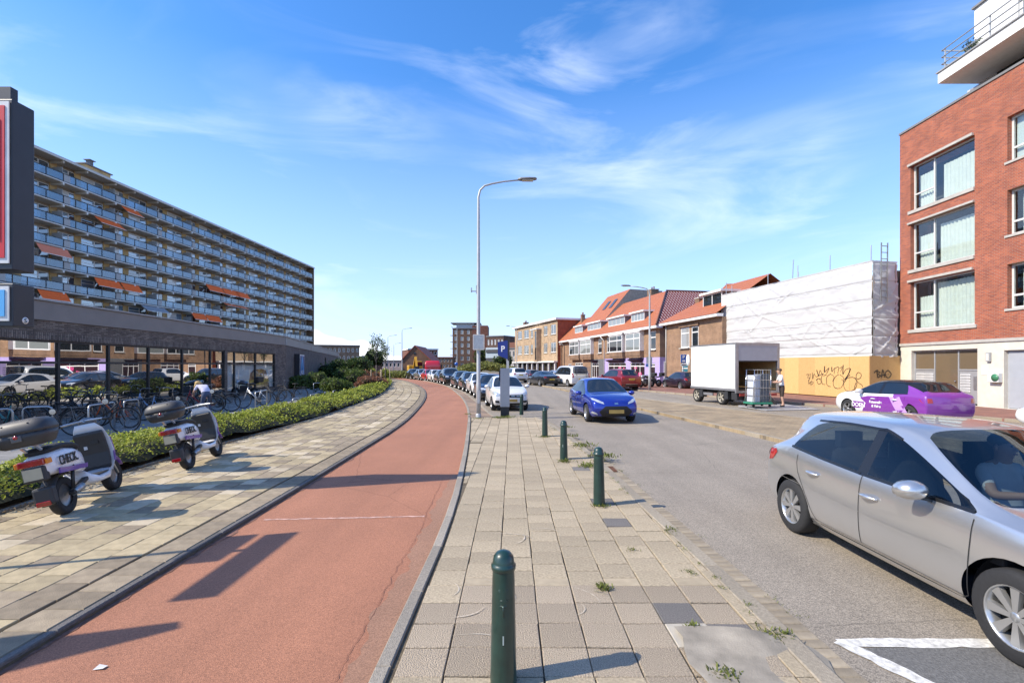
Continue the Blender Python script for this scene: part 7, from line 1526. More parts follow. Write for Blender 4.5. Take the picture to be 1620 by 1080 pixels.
# motor scooters and motorcycles
def motorbike(loc, rz, label, pm):
    m = empty('motorcycle', loc, rz, label, 'motorcycle', 'motorcycles parked by the shops')
    for x in (0, 1.4): MB().lathe([(.2, -.05), (.29, -.06), (.32, 0), (.29, .06), (.2, .05)], 22, 0, 'Y', (x, 0, .32)).lathe([(0, .02), (.05, .03), (.2, .02), (.2, -.02), (0, -.02)], 18, 1, 'Y', (x, 0, .32)).build('wheel', [RUBBER, STEEL], m)
    MB().loft([rring(x, 0, z, w_, h, 12, 2.4, 'X') for x, z, w_, h in ((.45, .8, .08, .06), (.6, .86, .15, .12), (.9, .9, .16, .13), (1.1, .85, .1, .09))]).build('tank', pm, m); MB().loft([rring(x, 0, z, w_, .05, 12, 2.4, 'X') for x, z, w_ in ((-.3, .92, .06), (-.1, .88, .14), (.3, .8, .15), (.52, .82, .1))]).build('seat', M('seat_black', (.02,.02,.022)), m)
    MB().box(.3, .95, -.16, .16, .3, .72).build('engine', M('engine_grey', (.08, .08, .085), .5, .5), m, .05); MB().tube([(1.4, .08, .32), (1.15, .08, .95)], .03, 8).tube([(1.4, -.08, .32), (1.15, -.08, .95)], .03, 8).build('fork', STEEL, m); MB().tube([(1.0, -.36, 1.06), (1.12, -.1, 1.02), (1.12, .1, 1.02), (1.0, .36, 1.06)], .016, 6).build('handlebar', STEEL, m); MB().ball((1.25, 0, .92), .1, .11, .11).build('headlamp', LENS, m); MB().tube([(0, 0, .32), (.5, 0, .4)], .04, 6).build('swing_arm', STEEL, m); MB().tube([(.6, -.15, .3), (0, -.2, .3), (-.3, -.2, .4)], .045, 8).build('exhaust', STEEL, m)
    MB().box(-.5, -.15, -.2, .2, .92, 1.22).build('case', BLACKP, m, .04); return m
motorbike((12.0, 41.8, 0), R(215), 'black motorcycle with rear case parked right of the right hand lamp', PAINTS['black'])
motorbike((12.9, 42.8, 0), R(200), 'dark grey motorcycle next to the black one before the lilac shop', PAINTS['grey'])
motorbike((10.4, 47.6, 0), R(220), 'motorcycle standing behind the red SUV', PAINTS['grey'])
motorbike((-14.4, 27.2, 0), R(160), 'dark scooter like motorcycle parked past the last black bicycle', PAINTS['grey'])
# ================================================================ BOX TRUCK WITH TAIL LIFT
tk = empty('box_truck', (10.6, 23.0, -.1), math.atan2(.98, -.2), 'white box truck body with open roller back and tail lift lowered', 'truck')   # local x forward, y left; origin rear-left corner on the road
TW = 2.3; TLn = 3.8; WB = M('box_white', (.76, .76, .74), .4, var=.03, var2=.03); ALU = M('aluminium_profile', (.4, .4, .41), .4, .7)
bxm = MB(); z0, z1 = .75, 3.03
bxm.box(0, TLn, -.04, 0, z0, z1); MB().box(0.05, TLn, -.04, 0, z0+.08, z1-.06).build('side_panel', WB, tk); MB().box(.05, TLn, -TW, -TW+.04, z0+.08, z1-.06).build('side_panel', WB, tk)
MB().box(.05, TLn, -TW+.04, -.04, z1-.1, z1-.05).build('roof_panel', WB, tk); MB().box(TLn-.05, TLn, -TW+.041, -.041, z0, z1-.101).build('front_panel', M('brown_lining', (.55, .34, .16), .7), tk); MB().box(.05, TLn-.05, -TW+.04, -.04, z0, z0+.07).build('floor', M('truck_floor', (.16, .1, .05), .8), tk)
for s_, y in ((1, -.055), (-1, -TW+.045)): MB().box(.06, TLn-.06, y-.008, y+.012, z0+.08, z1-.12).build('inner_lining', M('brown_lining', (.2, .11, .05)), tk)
for k in range(5):
    for y in (-.075, -TW+.062): MB().box(.1, TLn-.1, y-.006, y+.006, 1.0+k*.38, 1.06+k*.38).build('load_rail', M('light_rail', (.5, .38, .2), .6), tk)
fr_ = MB(); fr_.box(-.03, .06, -.1, .03, z0-.1, z1); fr_.box(-.03, .06, -TW-.03, -TW+.1, z0-.1, z1); fr_.box(-.03, .06, -TW+.1, -.1, z1-.13, z1); fr_.box(-.03, .06, -TW+.1, -.1, z0-.1, z0); fr_.box(.06, TLn+.02, -.03, .03, z1-.05, z1); fr_.box(.06, TLn+.02, -.03, .03, z0-.02, z0+.09); fr_.build('rear_frame', ALU, tk)
MB().box(-.02, .03, -TW+.1, -.1, z1-.85, z1-.13).build('roller_door', M('roller_grey', (.42, .43, .46), .5, .3, var=.04), tk); MB().box(-.035, .02, -TW+.1, -.1, z1-.9, z1-.851).build('door_edge', BLACKP, tk)
tm, rm = wheel_parts(.37, .24, 5, M('rim_cream', (.4, .37, .3), .6))
for t in (1.25, 3.35):
    for y, f in ((-.16, 0), (-TW+.16, math.pi)):
        w_ = place(tm, 'wheel', tk, t, y, .37, f); place(rm, 'rim', w_, 0, 0, 0)
    MB().box(t-.55, t-.3, -.32, -.03, .3, .72).build('mudguard', SCD, tk, .02)
MB().box(.1, TLn, -1.6, -.7, .5, .74).build('chassis', BLACKP, tk); MB().box(1.95, 2.75, -.12, -.06, .42, .55).build('side_guard', ALU, tk); MB().box(.05, .45, -.5, -.05, .3, .68).build('side_box', SCD, tk, .03); MB().box(-.06, .0, -TW+.15, -.15, .5, .62).build('bumper', M('red_white_bar', (.4, .05, .04), .5), tk); MB().ball((TLn+.12, .12, 2.25), .1, .1, .32).build('mirror_pod', WHITE, tk)
pl = MB(); pl.add([(-.35,.15,.03),(-.35,-TW-.1,.03),(-2.2,-TW-.25,.012),(-2.2,.15,.012),(-.35,.15,.11),(-.35,-TW-.1,.11),(-2.2,-TW-.25,.035),(-2.2,.15,.035)], [(0,1,2,3),(4,7,6,5),(0,4,5,1),(1,5,6,2),(2,6,7,3),(3,7,4,0)]); pl.build('lift_platform', M('platform_steel', (.45, .45, .45), .5, .5, var=.1), tk)
for y in (-.5, -TW+.5): MB().bar((.1, y, .55), (-.4, y, .1), .09).build('lift_arm', BLACKP, tk)
# roll cage trolley on the platform
tr_ = empty('delivery_trolley', (10.98, 21.75, .02), R(6), 'steel roll cage trolley with parcels on the lowered tail lift', 'trolley')
c_ = MB(); 
for x in (-.42, .42):
    for y in (-.3, .3): c_.tube([(x, y, .18), (x*(.8 if x < 0 else 1), y, 1.65)], .016, 6)
for z in (.5, .85, 1.2, 1.64):
    c_.bar((-.4, -.3, z), (.42, -.3, z), .016); c_.bar((-.4, .3, z), (.42, .3, z), .016); c_.bar((-.4, -.3, z), (-.4, .3, z), .016)
for k in range(6): x = -.35+k*.14; c_.bar((x, -.3, .2), (x*.95, -.3, 1.64), .01)
c_.build('cage', CHROME, tr_); MB().box(-.48, .48, -.36, .36, .12, .2).build('base', M('trolley_green', (.03, .22, .13), .5), tr_, .02)
for x in (-.38, .38):
    for y in (-.28, .28): MB().lathe([(0, -.02), (.06, -.02), (.06, .02), (0, .02)], 12, 0, 'Y', (x, y, .06)).build('castor', RUBBER, tr_)
for (x0_, x1_, z0_, z1_, m_) in ((.0, .4, .2, .75, 'parcel_grey'), (.0, .4, .76, 1.45, 'parcel_grey'), (-.36, -.05, .21, .8, 'parcel_white'), (-.34, -.03, .82, 1.4, 'parcel_white')): MB().box(x0_, x1_, -.26, .26, z0_, z1_).build('parcel', M(m_, (.13, .14, .15) if 'grey' in m_ else (.5, .52, .56), .6, var=.1), tr_, .02)
# ================================================================ RED LORRY AND EXCAVATOR FAR AWAY
rl_ = empty('red_lorry', (-12.9, 79, -.1), R(-80), 'red lorry facing the camera beyond the parked cars', 'truck'); RED_ = paint('lorry_red', (.5, .012, .02))
MB().loft([rring(x, 0, z, 1.22, h, 20, 6, 'X') for x, z, h in ((0, 1.5, .95), (.15, 1.55, 1.05), (1.7, 1.62, 1.12), (1.95, 1.5, .95), (2.05, 1.25, .7))]).build('cab', RED_, rl_); MB().box(1.93, 2.02, -1.02, 1.02, 1.4, 2.1).build('windscreen', CARGL, rl_, .03); MB().box(2.0, 2.1, -.9, .9, .95, 1.15).build('grille_panel', M('pale_lettering', (.6, .55, .55), .5), rl_); MB().box(1.9, 2.12, -1.22, 1.22, .45, .8).build('bumper', BLACKP, rl_, .05)
for y in (-1.35, 1.35): MB().box(1.75, 1.85, y-.12, y+.12, 1.5, 2.1).build('mirror', BLACKP, rl_, .02)
MB().box(-7, -.1, -1.2, 1.2, 1.0, 1.2).build('flatbed', M('flatbed_red', (.3, .03, .03), .6), rl_); MB().box(-.3, -.1, -1.2, 1.2, 1.2, 2.2).build('headboard', RED_, rl_)
for x in (1.1, -4.5, -5.7):
    for y in (-1.05, 1.05): MB().lathe([(0, -.15), (.5, -.15), (.5, .15), (0, .15)], 18, 0, 'Y', (x, y, .5)).build('wheel', RUBBER, rl_)
ex = empty('excavator', (-16.8, 84, 0), R(-70), 'yellow tracked excavator standing in front of the gable house', 'excavator'); YEL = M('digger_yellow', (.6, .33, .03), .45)
for y in (-.9, .9): MB().prism([(-1.6, .1), (1.6, .1), (1.8, .45), (1.6, .8), (-1.6, .8), (-1.8, .45)], y-.22, y+.22).build('track', RUBBER, ex)
MB().box(-1.6, .6, -1.1, 1.1, .95, 1.9).build('house', YEL, ex, .12); MB().box(-.2, 1.2, .2, 1.1, 1.0, 2.6).build('cab', YEL, ex, .1); MB().box(.0, 1.22, .18, 1.12, 1.8, 2.45).build('cab_glass', CARGL, ex); MB().bar((.6, -.2, 1.3), (2.6, -.2, 3.2), .4, .3).build('boom', YEL, ex); MB().bar((2.6, -.2, 3.2), (3.6, -.2, 1.6), .28, .25).build('stick', YEL, ex); MB().prism([(3.3, .9), (4.0, 1.0), (3.9, 1.7), (3.5, 1.7)], -.55, .15).build('bucket', SCD, ex)
# ================================================================ PLANTS
def leafm(name, c, isl=.45, rough=.55):
    m = M(name, c, rough, var=.2, vs=3, island=isl, spec=.3); t = m.node_tree; N = t.nodes; L = t.links.new; p = N['Principled BSDF']; o = [n for n in N if n.type == 'OUTPUT_MATERIAL'][0]
    tr = N.new('ShaderNodeBsdfTranslucent'); mx = N.new('ShaderNodeMixShader'); mx.inputs[0].default_value = .28
    src = p.inputs['Base Color'].links[0].from_socket; hsn = N.new('ShaderNodeHueSaturation'); hsn.inputs['Value'].default_value = 1.5; L(src, hsn.inputs['Color']); L(hsn.outputs[0], tr.inputs[0])
    L(p.outputs[0], mx.inputs[1]); L(tr.outputs[0], mx.inputs[2]); L(mx.outputs[0], o.inputs[0]); return m
LG = leafm('hedge_leaf', (.29, .32, .05), .62); LDK = leafm('dark_leaf', (.045, .075, .018)); LMD = leafm('mid_leaf', (.085, .12, .025)); LRD = leafm('russet_leaf', (.2, .09, .05)); LGR = leafm('grass_blade', (.17, .18, .05)); LTR = leafm('tree_leaf', (.11, .15, .05)); DEEP = M('core_shade', (.02, .022, .008), .95, var=.3, vs=8)  # DEEP: shade between the leaves put into a near-black core colour
def leaf(mb, c, sz, r_, up=.5, asp=.55):
    n_ = Vector((r_.gauss(0, 1), r_.gauss(0, 1), r_.gauss(0, 1)+up)).normalized(); t = n_.orthogonal().normalized(); t.rotate(Matrix.Rotation(r_.uniform(0, 6.28), 3, n_)); b = n_.cross(t)
    mb.add([c-t*sz, c-b*sz*asp+n_*sz*.12, c+t*sz, c+b*sz*asp+n_*sz*.12], [(0, 1, 2, 3)])
rh = random.Random(17)
def hheight(x, y): return .42+.3*mnoise.noise(Vector((x*1.1, y*1.1, 1)))+.09*mnoise.noise(Vector((x*3.1, y*3.1, 4)))+.03*math.sin(y*.7)
def hedge_part(y0, y1, dens, sz):
    mb = MB(); core = MB(); ny = max(2, int((y1-y0)/.25)); nx = 7; vs = []
    for i in range(ny+1):
        y = y0+(y1-y0)*i/ny; xl = xat(SW_L, y)
        for k in range(nx+1):
            u = k/nx; x = xl-.08-u*1.55+.1*mnoise.noise(Vector((y*1.3, u*3, 7))); e = min(1, math.sin(math.pi*(.04+u*.92))**.45); vs.append((x, y, max(.0, hheight(x, y)*e-.09)))
    core.add(vs, [(i*(nx+1)+k, (i+1)*(nx+1)+k, (i+1)*(nx+1)+k+1, i*(nx+1)+k+1) for i in range(ny) for k in range(nx)], 0, True)
    n = int((y1-y0)*1.6*dens)
    for _ in range(n):
        y = rh.uniform(y0, y1); u = rh.random()**.8; x = xat(SW_L, y)-.02-u*1.6+.12*mnoise.noise(Vector((y*1.3, u*3, 7))); e = min(1, max(0, math.sin(math.pi*(.03+u*.94)))**.4)
        z = max(.03, hheight(x, y)*e*(1 if rh.random() < .72 else rh.uniform(.25, 1))+abs(rh.gauss(0, .045))); leaf(mb, Vector((x, y, z)), sz*rh.uniform(.6, 1.4), rh, .7)
    return mb, core
hg = empty('hedge', (0, 0, 0), 0, 'low yellow green ground cover hedge between the pavement and the shop', 'hedge')
for y0, y1, dn, sz in ((4.9, 9, 1700, .026), (9, 14, 1100, .03), (14, 22, 600, .04), (22, 34, 300, .06), (34, 56, 120, .09)):
    a, b = hedge_part(y0, y1, dn, sz); o = a.build('foliage', LG, hg); o['kind'] = 'stuff'; b.build('dark_core', DEEP, hg)  # solid core under the leaves, coloured dark as the shade in the gaps
def bush(name, loc, rx, ry, rz, n, sz, mat, label, cat='bush', seed=0, group=None, stem=True):
    r_ = random.Random(seed+int(loc[0]*10)); b = empty(name, loc, 0, label, cat, group); mb = MB(); lumps = [(r_.uniform(-.6, .6)*rx, r_.uniform(-.6, .6)*ry, r_.uniform(.35, .75)*rz, r_.uniform(.35, .6)) for _ in range(max(6, int(rx*5)))]
    for _ in range(n):
        lx, ly, lz, s_ = r_.choice(lumps); d = Vector((r_.gauss(0, 1), r_.gauss(0, 1), r_.gauss(0, 1)+.2)).normalized()*r_.uniform(.65, 1.05)
        p = Vector((lx+d.x*rx*s_, ly+d.y*ry*s_, max(.03, lz+d.z*rz*s_*.75))); leaf(mb, p, sz*r_.uniform(.6, 1.4), r_, .5)
    o = mb.build('crown', mat, b); o['kind'] = 'stuff'
    co = MB()
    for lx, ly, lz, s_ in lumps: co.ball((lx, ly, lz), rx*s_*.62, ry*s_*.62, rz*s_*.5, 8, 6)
    o = co.build('dark_core', DEEP, b); o['kind'] = 'stuff'  # solid dark balls stand for the shaded inside, no twigs modelled
    return b
bush('long_grass_bed', (-17.4, 40.5, 0), 1.2, 4.2, 1.0, 4200, .09, LMD, 'low shaded green planting along the foot of the supermarket wing', seed=1)
bush('dark_bush', (-17.3, 51.5, 0), 2.1, 2.6, 2.5, 4200, .13, LDK, 'tall dark green bush in front of the supermarket wing', seed=2)
bush('green_bush', (-15.6, 45.5, 0), 1.6, 2.0, 1.5, 2600, .1, LMD, 'broad mid green bush behind the saplings', seed=3)
bush('green_bush', (-19.5, 57, 0), 3.4, 3, 2.1, 2600, .16, LMD, 'wide green shrub near the end of the supermarket wing', seed=4)
bush('russet_shrub', (-11.3, 38.5, 0), 1.3, 2.2, 1.0, 2400, .07, LRD, 'russet flowering shrub at the far end of the hedge', seed=5)
bush('russet_shrub', (-14.2, 47, 0), 1.5, 2.6, 1.35, 2400, .08, LRD, 'taller reddish shrub beside the second sapling', seed=6)
bush('yellow_shrub', (-15.2, 55, 0), 1.3, 2.4, 1.5, 2200, .1, LG, 'yellow green shrub right beside the far pavement', seed=7)
bush('green_bush', (-11.0, 30.5, 0), 1.0, 1.6, 1.1, 2200, .07, LMD, 'small green bush behind the low bike hoops', seed=8)
bush('flower_shrub', (-12.9, 33.0, 0), .9, 1.2, 1.3, 1800, .07, LMD, 'green shrub with pale tips between hedge and dark bushes', seed=9)
# saplings with stakes
def limb(mb, p, d, ln, r_, depth, R0, tips):
    pts = [p]; rr = [R0]; q = p.copy(); dd = d.copy(); n = 5
    for k in range(n): dd = (dd+Vector((r_.gauss(0, .1), r_.gauss(0, .1), r_.gauss(.04, .06)))).normalized(); q = q+dd*ln/n; pts.append(q.copy()); rr.append(R0*(1-.6*(k+1)/n))
    mb.tube(pts, rr, 6)
    if depth == 0: tips += pts[1:]; return
    for k in range(r_.randint(3, 5)):
        t = r_.randint(2, n); a = r_.uniform(0, 6.28); nd = (dd+Vector((math.cos(a), math.sin(a), r_.uniform(.1, .9)))*.8).normalized(); limb(mb, pts[t], nd, ln*r_.uniform(.4, .65), r_, depth-1, rr[t]*.7, tips)
def tree(name, loc, h, trunk_h, n, sz, spread, label, seed, mat, group=None, stakes=True):
    r_ = random.Random(seed); t = empty(name, loc, 0, label, 'tree', group); mb = MB(); tips = []
    mb.tube([(0, 0, 0), (.02, 0, trunk_h*.5), (0, .02, trunk_h)], [.07*h/4.5, .055*h/4.5, .045*h/4.5], 8)
    limb(mb, Vector((0, 0, trunk_h)), Vector((0, 0, 1)), (h-trunk_h)*.85, r_, 0, .035*h/4.5, tips)
    for k in range(9): a = r_.uniform(0, 6.28); limb(mb, Vector((0, 0, trunk_h+(h-trunk_h)*r_.uniform(0, .6))), Vector((math.cos(a)*spread, math.sin(a)*spread, 1)).normalized(), (h-trunk_h)*r_.uniform(.3, .55), r_, 1, .022*h/4.5, tips)
    mb.build('trunk', M('bark', (.13, .11, .09), .9, var=.3, vs=10), t); lf = MB()
    for _ in range(n): p = r_.choice(tips); leaf(lf, p+Vector((r_.gauss(0, .13), r_.gauss(0, .13), r_.gauss(0, .13)))*h/4.5, sz*r_.uniform(.6, 1.4), r_, .3)
    o = lf.build('crown', mat, t); o['kind'] = 'stuff'
    if stakes:
        for x in (-.45, .45): MB().tube([(x, 0, 0), (x, 0, 1.5)], .045, 8).build('stake', M('stake_wood', (.34, .27, .18), .9), t)
        MB().bar((-.45, 0, 1.35), (.45, 0, 1.35), .02, .05).build('tie', BLACKP, t)
    return t
tree('sapling', (-12.0, 43, 0), 4.3, 1.9, 300, .085, .3, 'thin young tree with sparse leaves, left of the pair', 4, LTR, 'young staked trees by the path')
tree('sapling', (-12.25, 47, 0), 4.1, 1.9, 280, .085, .28, 'thin young tree with sparse leaves, right of the pair', 9, LTR, 'young staked trees by the path')
for i, (x, y, h, lab) in enumerate(((-30, 150, 6.5, 'round tree on the horizon left of the shops'), (-12, 190, 8, 'dark tree left of the brick tower on the horizon'), (-3, 150, 5, 'small dark tree under the blue parking sign on the horizon'), (-45, 160, 7, 'green tree behind the far red block'))): bush('far_tree', (x, y, 1.2), 3.2, 3, h-1, 1500, .3, LDK, lab, 'tree', 30+i); 
# grassy verges at the bend
def verge(name, pts, h, n, sz, label, hump=0):
    mb = MB(); r_ = random.Random(len(name)+n); xs = [p[0] for p in pts]; ys_ = [p[1] for p in pts]
    gl_ = MB()
    for _ in range(n):
        x, y = r_.uniform(pts[0][0], pts[1][0]), r_.uniform(pts[0][1], pts[1][1]); u = (x-pts[0][0])/(pts[1][0]-pts[0][0]); z = hump*math.sin(math.pi*u)*(.6+.5*mnoise.noise(Vector((x*.3, y*.2, 0)))); z = max(0, z)
        leaf(mb, Vector((x, y, z+r_.uniform(0, h))), sz*r_.uniform(.6, 1.5), r_, 0)
    o = mb.build(name, LGR, None); tag(o, label, 'grass', None, 'stuff')
verge('grass_verge', [(-24, 72), (-13.5, 86)], .9, 6000, .2, 'tall yellow green grass on the verge at the bend')
verge('grass_bank', [(-12, 84), (2, 104)], 1.0, 9000, .22, 'rough grass bank behind the parked cars', 1.9)
# weeds in the joints
WEED = leafm('weed_leaf', (.13, .15, .03))
def weed(p, n, sz, sp, label_i=0, flat=.3):
    mb = MB()
    for _ in range(n):
        a = rh.uniform(0, 6.28); L_ = rh.uniform(.4, 1)*sz; c = Vector((p[0]+rh.gauss(0, sp), p[1]+rh.gauss(0, sp), .004)); d = Vector((math.cos(a), math.sin(a), rh.uniform(flat, flat+1.0))).normalized(); s_ = Vector((-math.sin(a), math.cos(a), 0))*sz*.09
        mb.add([c-s_*.6, c+s_*.6, c+d*L_*.6+s_, c+d*L_, c+d*L_*.6-s_], [(0, 1, 2, 3, 4)])
    return mb
spots = [(G(955, 930), 90, .06, .03), (G(1098, 994), 70, .05, .03), (G(1150, 1072), 90, .06, .04), (G(1215, 1003), 60, .05, .05), (G(1060, 838), 40, .05, .04), (G(1000, 870), 30, .04, .03), (G(950, 800), 90, .07, .06), (G(930, 737), 140, .1, .1), (G(955, 722), 160, .12, .14), (G(925, 705), 120, .12, .12), (G(893, 730), 90, .08, .07), (G(862, 691), 70, .08, .08), (G(800, 660), 160, .12, .16), (G(757, 662), 60, .08, .1), (G(905, 690), 60, .1, .1), (G(1090, 905), 30, .04, .03), (G(1240, 1003), 40, .05, .03), (G(740, 655), 60, .08, .08), (G(790, 661), 100, .1, .12), (G(900, 676), 50, .09, .08)]
mb = MB()
for p, n, sz, sp in spots:
    q = weed(p, n, sz, sp); mb.add(q.v, q.f)
for _ in range(46):                                  # tufts along the kerb joint
    y = rh.uniform(3.2, 15); q = weed((xat(KB_R, y)-.16+rh.gauss(0, .02), y), 14, .035, .025); mb.add(q.v, q.f)
for _ in range(30):
    y = rh.uniform(3.2, 12); q = weed((xat(KB_R, y)+.24+rh.gauss(0, .02), y), 8, .03, .025); mb.add([(a, b, c-.09) for a, b, c in q.v], q.f)
tag(mb.build('weeds', WEED), 'small weeds growing in the joints of the middle pavement', 'weeds', None, 'stuff')
dry = MB()
for _ in range(2600):
    y = rh.uniform(4.5, 16); x = xat(SW_L, y)+rh.gauss(.02, .14); leaf(dry, Vector((x, y, .006)), .014*rh.uniform(.5, 1.5), rh, 3)
tag(dry.build('leaf_litter', leafm('dry_leaf', (.22, .14, .06))), 'dry fallen leaves along the foot of the hedge', 'leaf litter', None, 'stuff')
# ================================================================ PEOPLE
SKIN = M('skin', (.5, .3, .21), .55, var=.04); HAIRB = M('fair_hair', (.5, .34, .13), .6, var=.25, vs=40); HAIRD = M('brown_hair', (.1, .06, .035), .6, var=.2, vs=40)
def person(name, joints, edges, rule, mats, label, loc, rz, hair, hair_m, head_c, hands=(), lv=2):
    root = empty(name, loc, rz, label, 'person'); keys = list(joints); me = bpy.data.meshes.new('skeleton'); me.from_pydata([joints[k][:3] for k in keys], [], [(keys.index(a), keys.index(b)) for a, b in edges])
    o = bpy.data.objects.new('skeleton', me); COL.objects.link(o); sk = o.modifiers.new('skin', 'SKIN'); sk.use_smooth_shade = True
    for i, k in enumerate(keys):
        r_ = joints[k][3]; r_ = r_ if isinstance(r_, tuple) else (r_, r_); me.skin_vertices[0].data[i].radius = r_; me.skin_vertices[0].data[i].use_root = (k == 'pelvis')
    subs(o, lv); dg = bpy.context.evaluated_depsgraph_get(); dg.update(); m2 = bpy.data.meshes.new_from_object(o.evaluated_get(dg)); bpy.data.objects.remove(o)
    m2.materials.clear()
    for m_ in mats: m2.materials.append(m_)
    for f in m2.polygons: f.material_index = rule(f.center); f.use_smooth = True
    bm = bmesh.new(); bm.from_mesh(m2)
    b = link('body', m2, root); bm.free()
    for hc, hd_, sd_ in hands:                           # five short finger chains from the palm
        hc, hd_, sd_ = Vector(hc), Vector(hd_).normalized(), Vector(sd_).normalized(); dn = hd_.cross(sd_)
        f = MB(); f.ball(hc, .035, .035, .035, 8, 6)
        for k, ln in enumerate((.07, .078, .073, .058)): p0 = hc+sd_*(k-1.5)*.019; f.tube([p0, p0+hd_*ln*.6+dn*.01, p0+hd_*ln*.8+dn*.035], [.009, .008, .006], 6)
        p0 = hc-sd_*.035; f.tube([p0, p0+hd_*.03-sd_*.025, p0+hd_*.055-sd_*.02], [.01, .009, .007], 6); f.build('hand', SKIN, b)
    if hair: hair(root)
    hx, hy, hz, fwd = head_c; fw = Vector(fwd).normalized(); sd2 = Vector((-fw.y, fw.x, 0)); c = Vector((hx, hy, hz))
    fc_ = MB(); fc_.ball(c+fw*.102-Vector((0, 0, .015)), .014, .014, .022, 8, 6).ball(c+sd2*.082-Vector((0, 0, .01)), .012, .016, .03, 8, 6).ball(c-sd2*.082-Vector((0, 0, .01)), .012, .016, .03, 8, 6); fc_.build('nose_and_ears', SKIN, b)
    ey = MB(); 
    for s_ in (-1, 1): ey.ball(c+fw*.09+sd2*.034*s_+Vector((0, 0, .012)), .009, .009, .007, 6, 5)
    ey.build('eyes', BLACKP, b); MB().ball(c+fw*.092-Vector((0, 0, .058)), .012, .022, .006, 8, 5).build('mouth', M('lip', (.35, .12, .1)), b)
    return root
# delivery man behind the trolley: local +x is where he faces
J = dict(pelvis=(0, 0, .92, (.15, .12)), waist=(.02, 0, 1.06, (.14, .11)), chest=(.05, 0, 1.27, (.17, .12)), neck=(.09, 0, 1.44, .055), headb=(.12, 0, 1.52, .07), head=(.13, 0, 1.6, (.088, .1)), crown=(.12, 0, 1.67, .06),
    shL=(.05, .17, 1.37, .07), elL=(.14, .25, 1.12, .045), wrL=(.36, .2, 1.1, .03), haL=(.43, .18, 1.11, .033), shR=(.05, -.17, 1.37, .07), elR=(.14, -.25, 1.12, .045), wrR=(.36, -.2, 1.12, .03), haR=(.43, -.18, 1.13, .033),
    hipL=(0, .1, .86, .1), knL=(.03, .12, .48, .065), anL=(-.02, .13, .1, .04), toL=(.12, .14, .035, .038), hipR=(0, -.1, .86, .1), knR=(-.02, -.12, .48, .065), anR=(-.1, -.13, .1, .04), toR=(.05, -.14, .035, .038), heL=(-.06, .13, .04, .035), heR=(-.14, -.13, .04, .035))
E = [('pelvis', 'waist'), ('waist', 'chest'), ('chest', 'neck'), ('neck', 'headb'), ('headb', 'head'), ('head', 'crown'), ('chest', 'shL'), ('shL', 'elL'), ('elL', 'wrL'), ('wrL', 'haL'), ('chest', 'shR'), ('shR', 'elR'), ('elR', 'wrR'), ('wrR', 'haR'), ('pelvis', 'hipL'), ('hipL', 'knL'), ('knL', 'anL'), ('anL', 'toL'), ('anL', 'heL'), ('pelvis', 'hipR'), ('hipR', 'knR'), ('knR', 'anR'), ('anR', 'toR'), ('anR', 'heR')]
def rule1(c):
    if c.z < .1: return 3
    if c.z < .47: return 0
    if c.z < .97: return 2
    if c.z < 1.43 and not (abs(c.y) > .12 and c.z < 1.2 and (c.x > .12 or abs(c.y) > .2)): return 1
    return 0
def hair1(root): MB().ball((.1, 0, 1.655), .105, .1, .075, 14, 8).build('hair', HAIRD, root)
TEE = M('white_tshirt', (.7, .7, .7), .85, var=.06, vs=10); SHORT = M('dark_brown_shorts', (.05, .035, .028), .85, var=.15, vs=20)
person('person', J, E, rule1, [SKIN, TEE, SHORT, M('black_shoe', (.015, .015, .015), .7)], 'man in white T-shirt and dark shorts handling the trolley behind the truck', (11.98, 21.6, 0), R(168), hair1, HAIRD, (.13, 0, 1.6, (1, 0, 0)), [((.46, .17, 1.11), (1, 0, 0), (0, 1, 0)), ((.46, -.17, 1.13), (1, 0, 0), (0, -1, 0))])
# fair-haired person bending over the bicycles
J2 = dict(pelvis=(-.25, 0, .86, (.15, .13)), waist=(-.12, 0, .97, (.13, .11)), chest=(.1, 0, 1.06, (.15, .12)), neck=(.27, 0, 1.1, .05), headb=(.34, 0, 1.12, .07), head=(.4, 0, 1.13, (.09, .095)), crown=(.45, 0, 1.16, .06),
    shL=(.12, .16, 1.09, .062), elL=(.2, .24, .86, .04), wrL=(.36, .16, .74, .028), haL=(.42, .14, .72, .03), shR=(.12, -.16, 1.09, .062), elR=(.2, -.24, .86, .04), wrR=(.36, -.16, .74, .028), haR=(.42, -.14, .72, .03),
    hipL=(-.24, .1, .8, .1), knL=(-.14, .12, .45, .065), anL=(-.24, .12, .1, .04), toL=(-.1, .13, .035, .036), hipR=(-.24, -.1, .8, .1), knR=(-.12, -.12, .45, .065), anR=(-.22, -.12, .1, .04), toR=(-.08, -.13, .035, .036), heL=(-.28, .12, .04, .033), heR=(-.26, -.12, .04, .033))
def rule2(c):
    if c.z < .09: return 3
    if c.z < .88 and c.x < -.04: return 2
    if c.x > .22 and (c.z > 1.02 or abs(c.y) > .02): return 0
    if abs(c.y) > .17 and c.z < .95: return 0
    return 1
def hair2(root):
    h = MB(); h.ball((.38, 0, 1.2), .115, .108, .075, 14, 8); h.tube([(.33, .08, 1.18), (.36, .11, 1.05), (.42, .1, .93)], [.05, .045, .02], 8); h.tube([(.33, -.08, 1.18), (.36, -.11, 1.05), (.42, -.1, .93)], [.05, .045, .02], 8); h.build('hair', HAIRB, root)
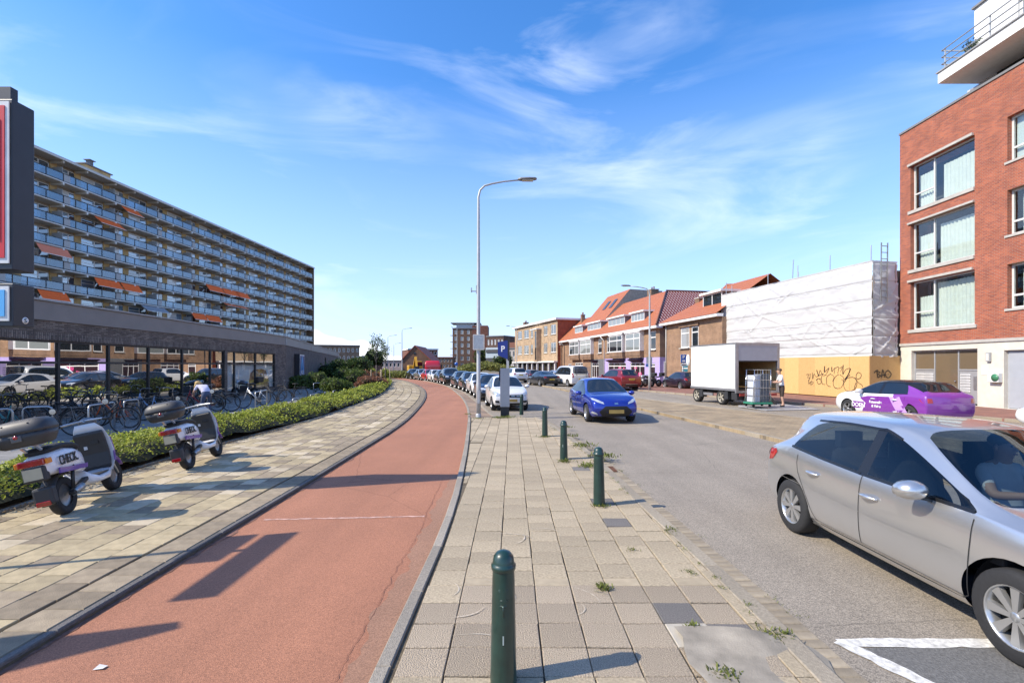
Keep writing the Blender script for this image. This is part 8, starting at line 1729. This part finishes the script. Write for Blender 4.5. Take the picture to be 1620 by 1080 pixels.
person('person', J2, E, rule2, [SKIN, M('pale_lavender_top', (.6, .58, .72), .85, var=.12, vs=18), M('blue_jeans', (.06, .08, .14), .85), M('black_shoe', (.015, .015, .015))], 'fair haired person in a pale lavender top bending over the parked bicycles', G(322, 657), R(150), hair2, HAIRB, (.4, 0, 1.13, (1, 0, -.3)), [((.44, .14, .71), (1, 0, -.3), (0, 1, 0)), ((.44, -.14, .71), (1, 0, -.3), (0, -1, 0))])
# driver of the silver hatchback, seated behind the wheel
J3 = dict(pelvis=(0, 0, .1, (.16, .13)), waist=(-.06, 0, .24, (.14, .11)), chest=(-.1, 0, .45, (.17, .12)), neck=(-.07, 0, .62, .055), headb=(-.05, 0, .69, .07), head=(-.04, 0, .77, (.088, .1)), crown=(-.05, 0, .83, .06), shL=(-.1, .17, .55, .066), elL=(.1, .24, .36, .044), wrL=(.36, .17, .42, .03), haL=(.43, .15, .44, .032), shR=(-.1, -.17, .55, .066), elR=(.1, -.24, .36, .044), wrR=(.36, -.17, .42, .03), haR=(.43, -.15, .44, .032), hipL=(.05, .1, .08, .1), knL=(.48, .13, .16, .07), anL=(.72, .13, -.18, .045), hipR=(.05, -.1, .08, .1), knR=(.48, -.13, .16, .07), anR=(.72, -.13, -.18, .045))
E3 = [e_ for e_ in E if e_[0] in J3 and e_[1] in J3]
def rule3(c):
    if c.z > .61: return 0
    if c.z < .14 and c.x > -.1: return 2
    if abs(c.y) > .13 and c.z < .47 and c.x > .04: return 0
    return 1
def hair3(root): MB().ball((-.075, 0, .815), .1, .098, .075, 14, 8).build('hair', HAIRD, root)
mw = Matrix.Translation((4.11, 4.45, -.1)) @ Matrix.Rotation(R(-90), 4, 'Z')
person('person', J3, E3, rule3, [SKIN, TEE, M('dark_trousers', (.03, .03, .04), .9)], 'driver in a white shirt seated inside the silver hatchback', mw @ Vector((.08, .36, .45)), R(-90), hair3, HAIRD, (-.04, 0, .77, (1, 0, 0)), [((.45, .15, .45), (1, 0, .3), (0, 1, 0)), ((.45, -.15, .45), (1, 0, .3), (0, -1, 0))])
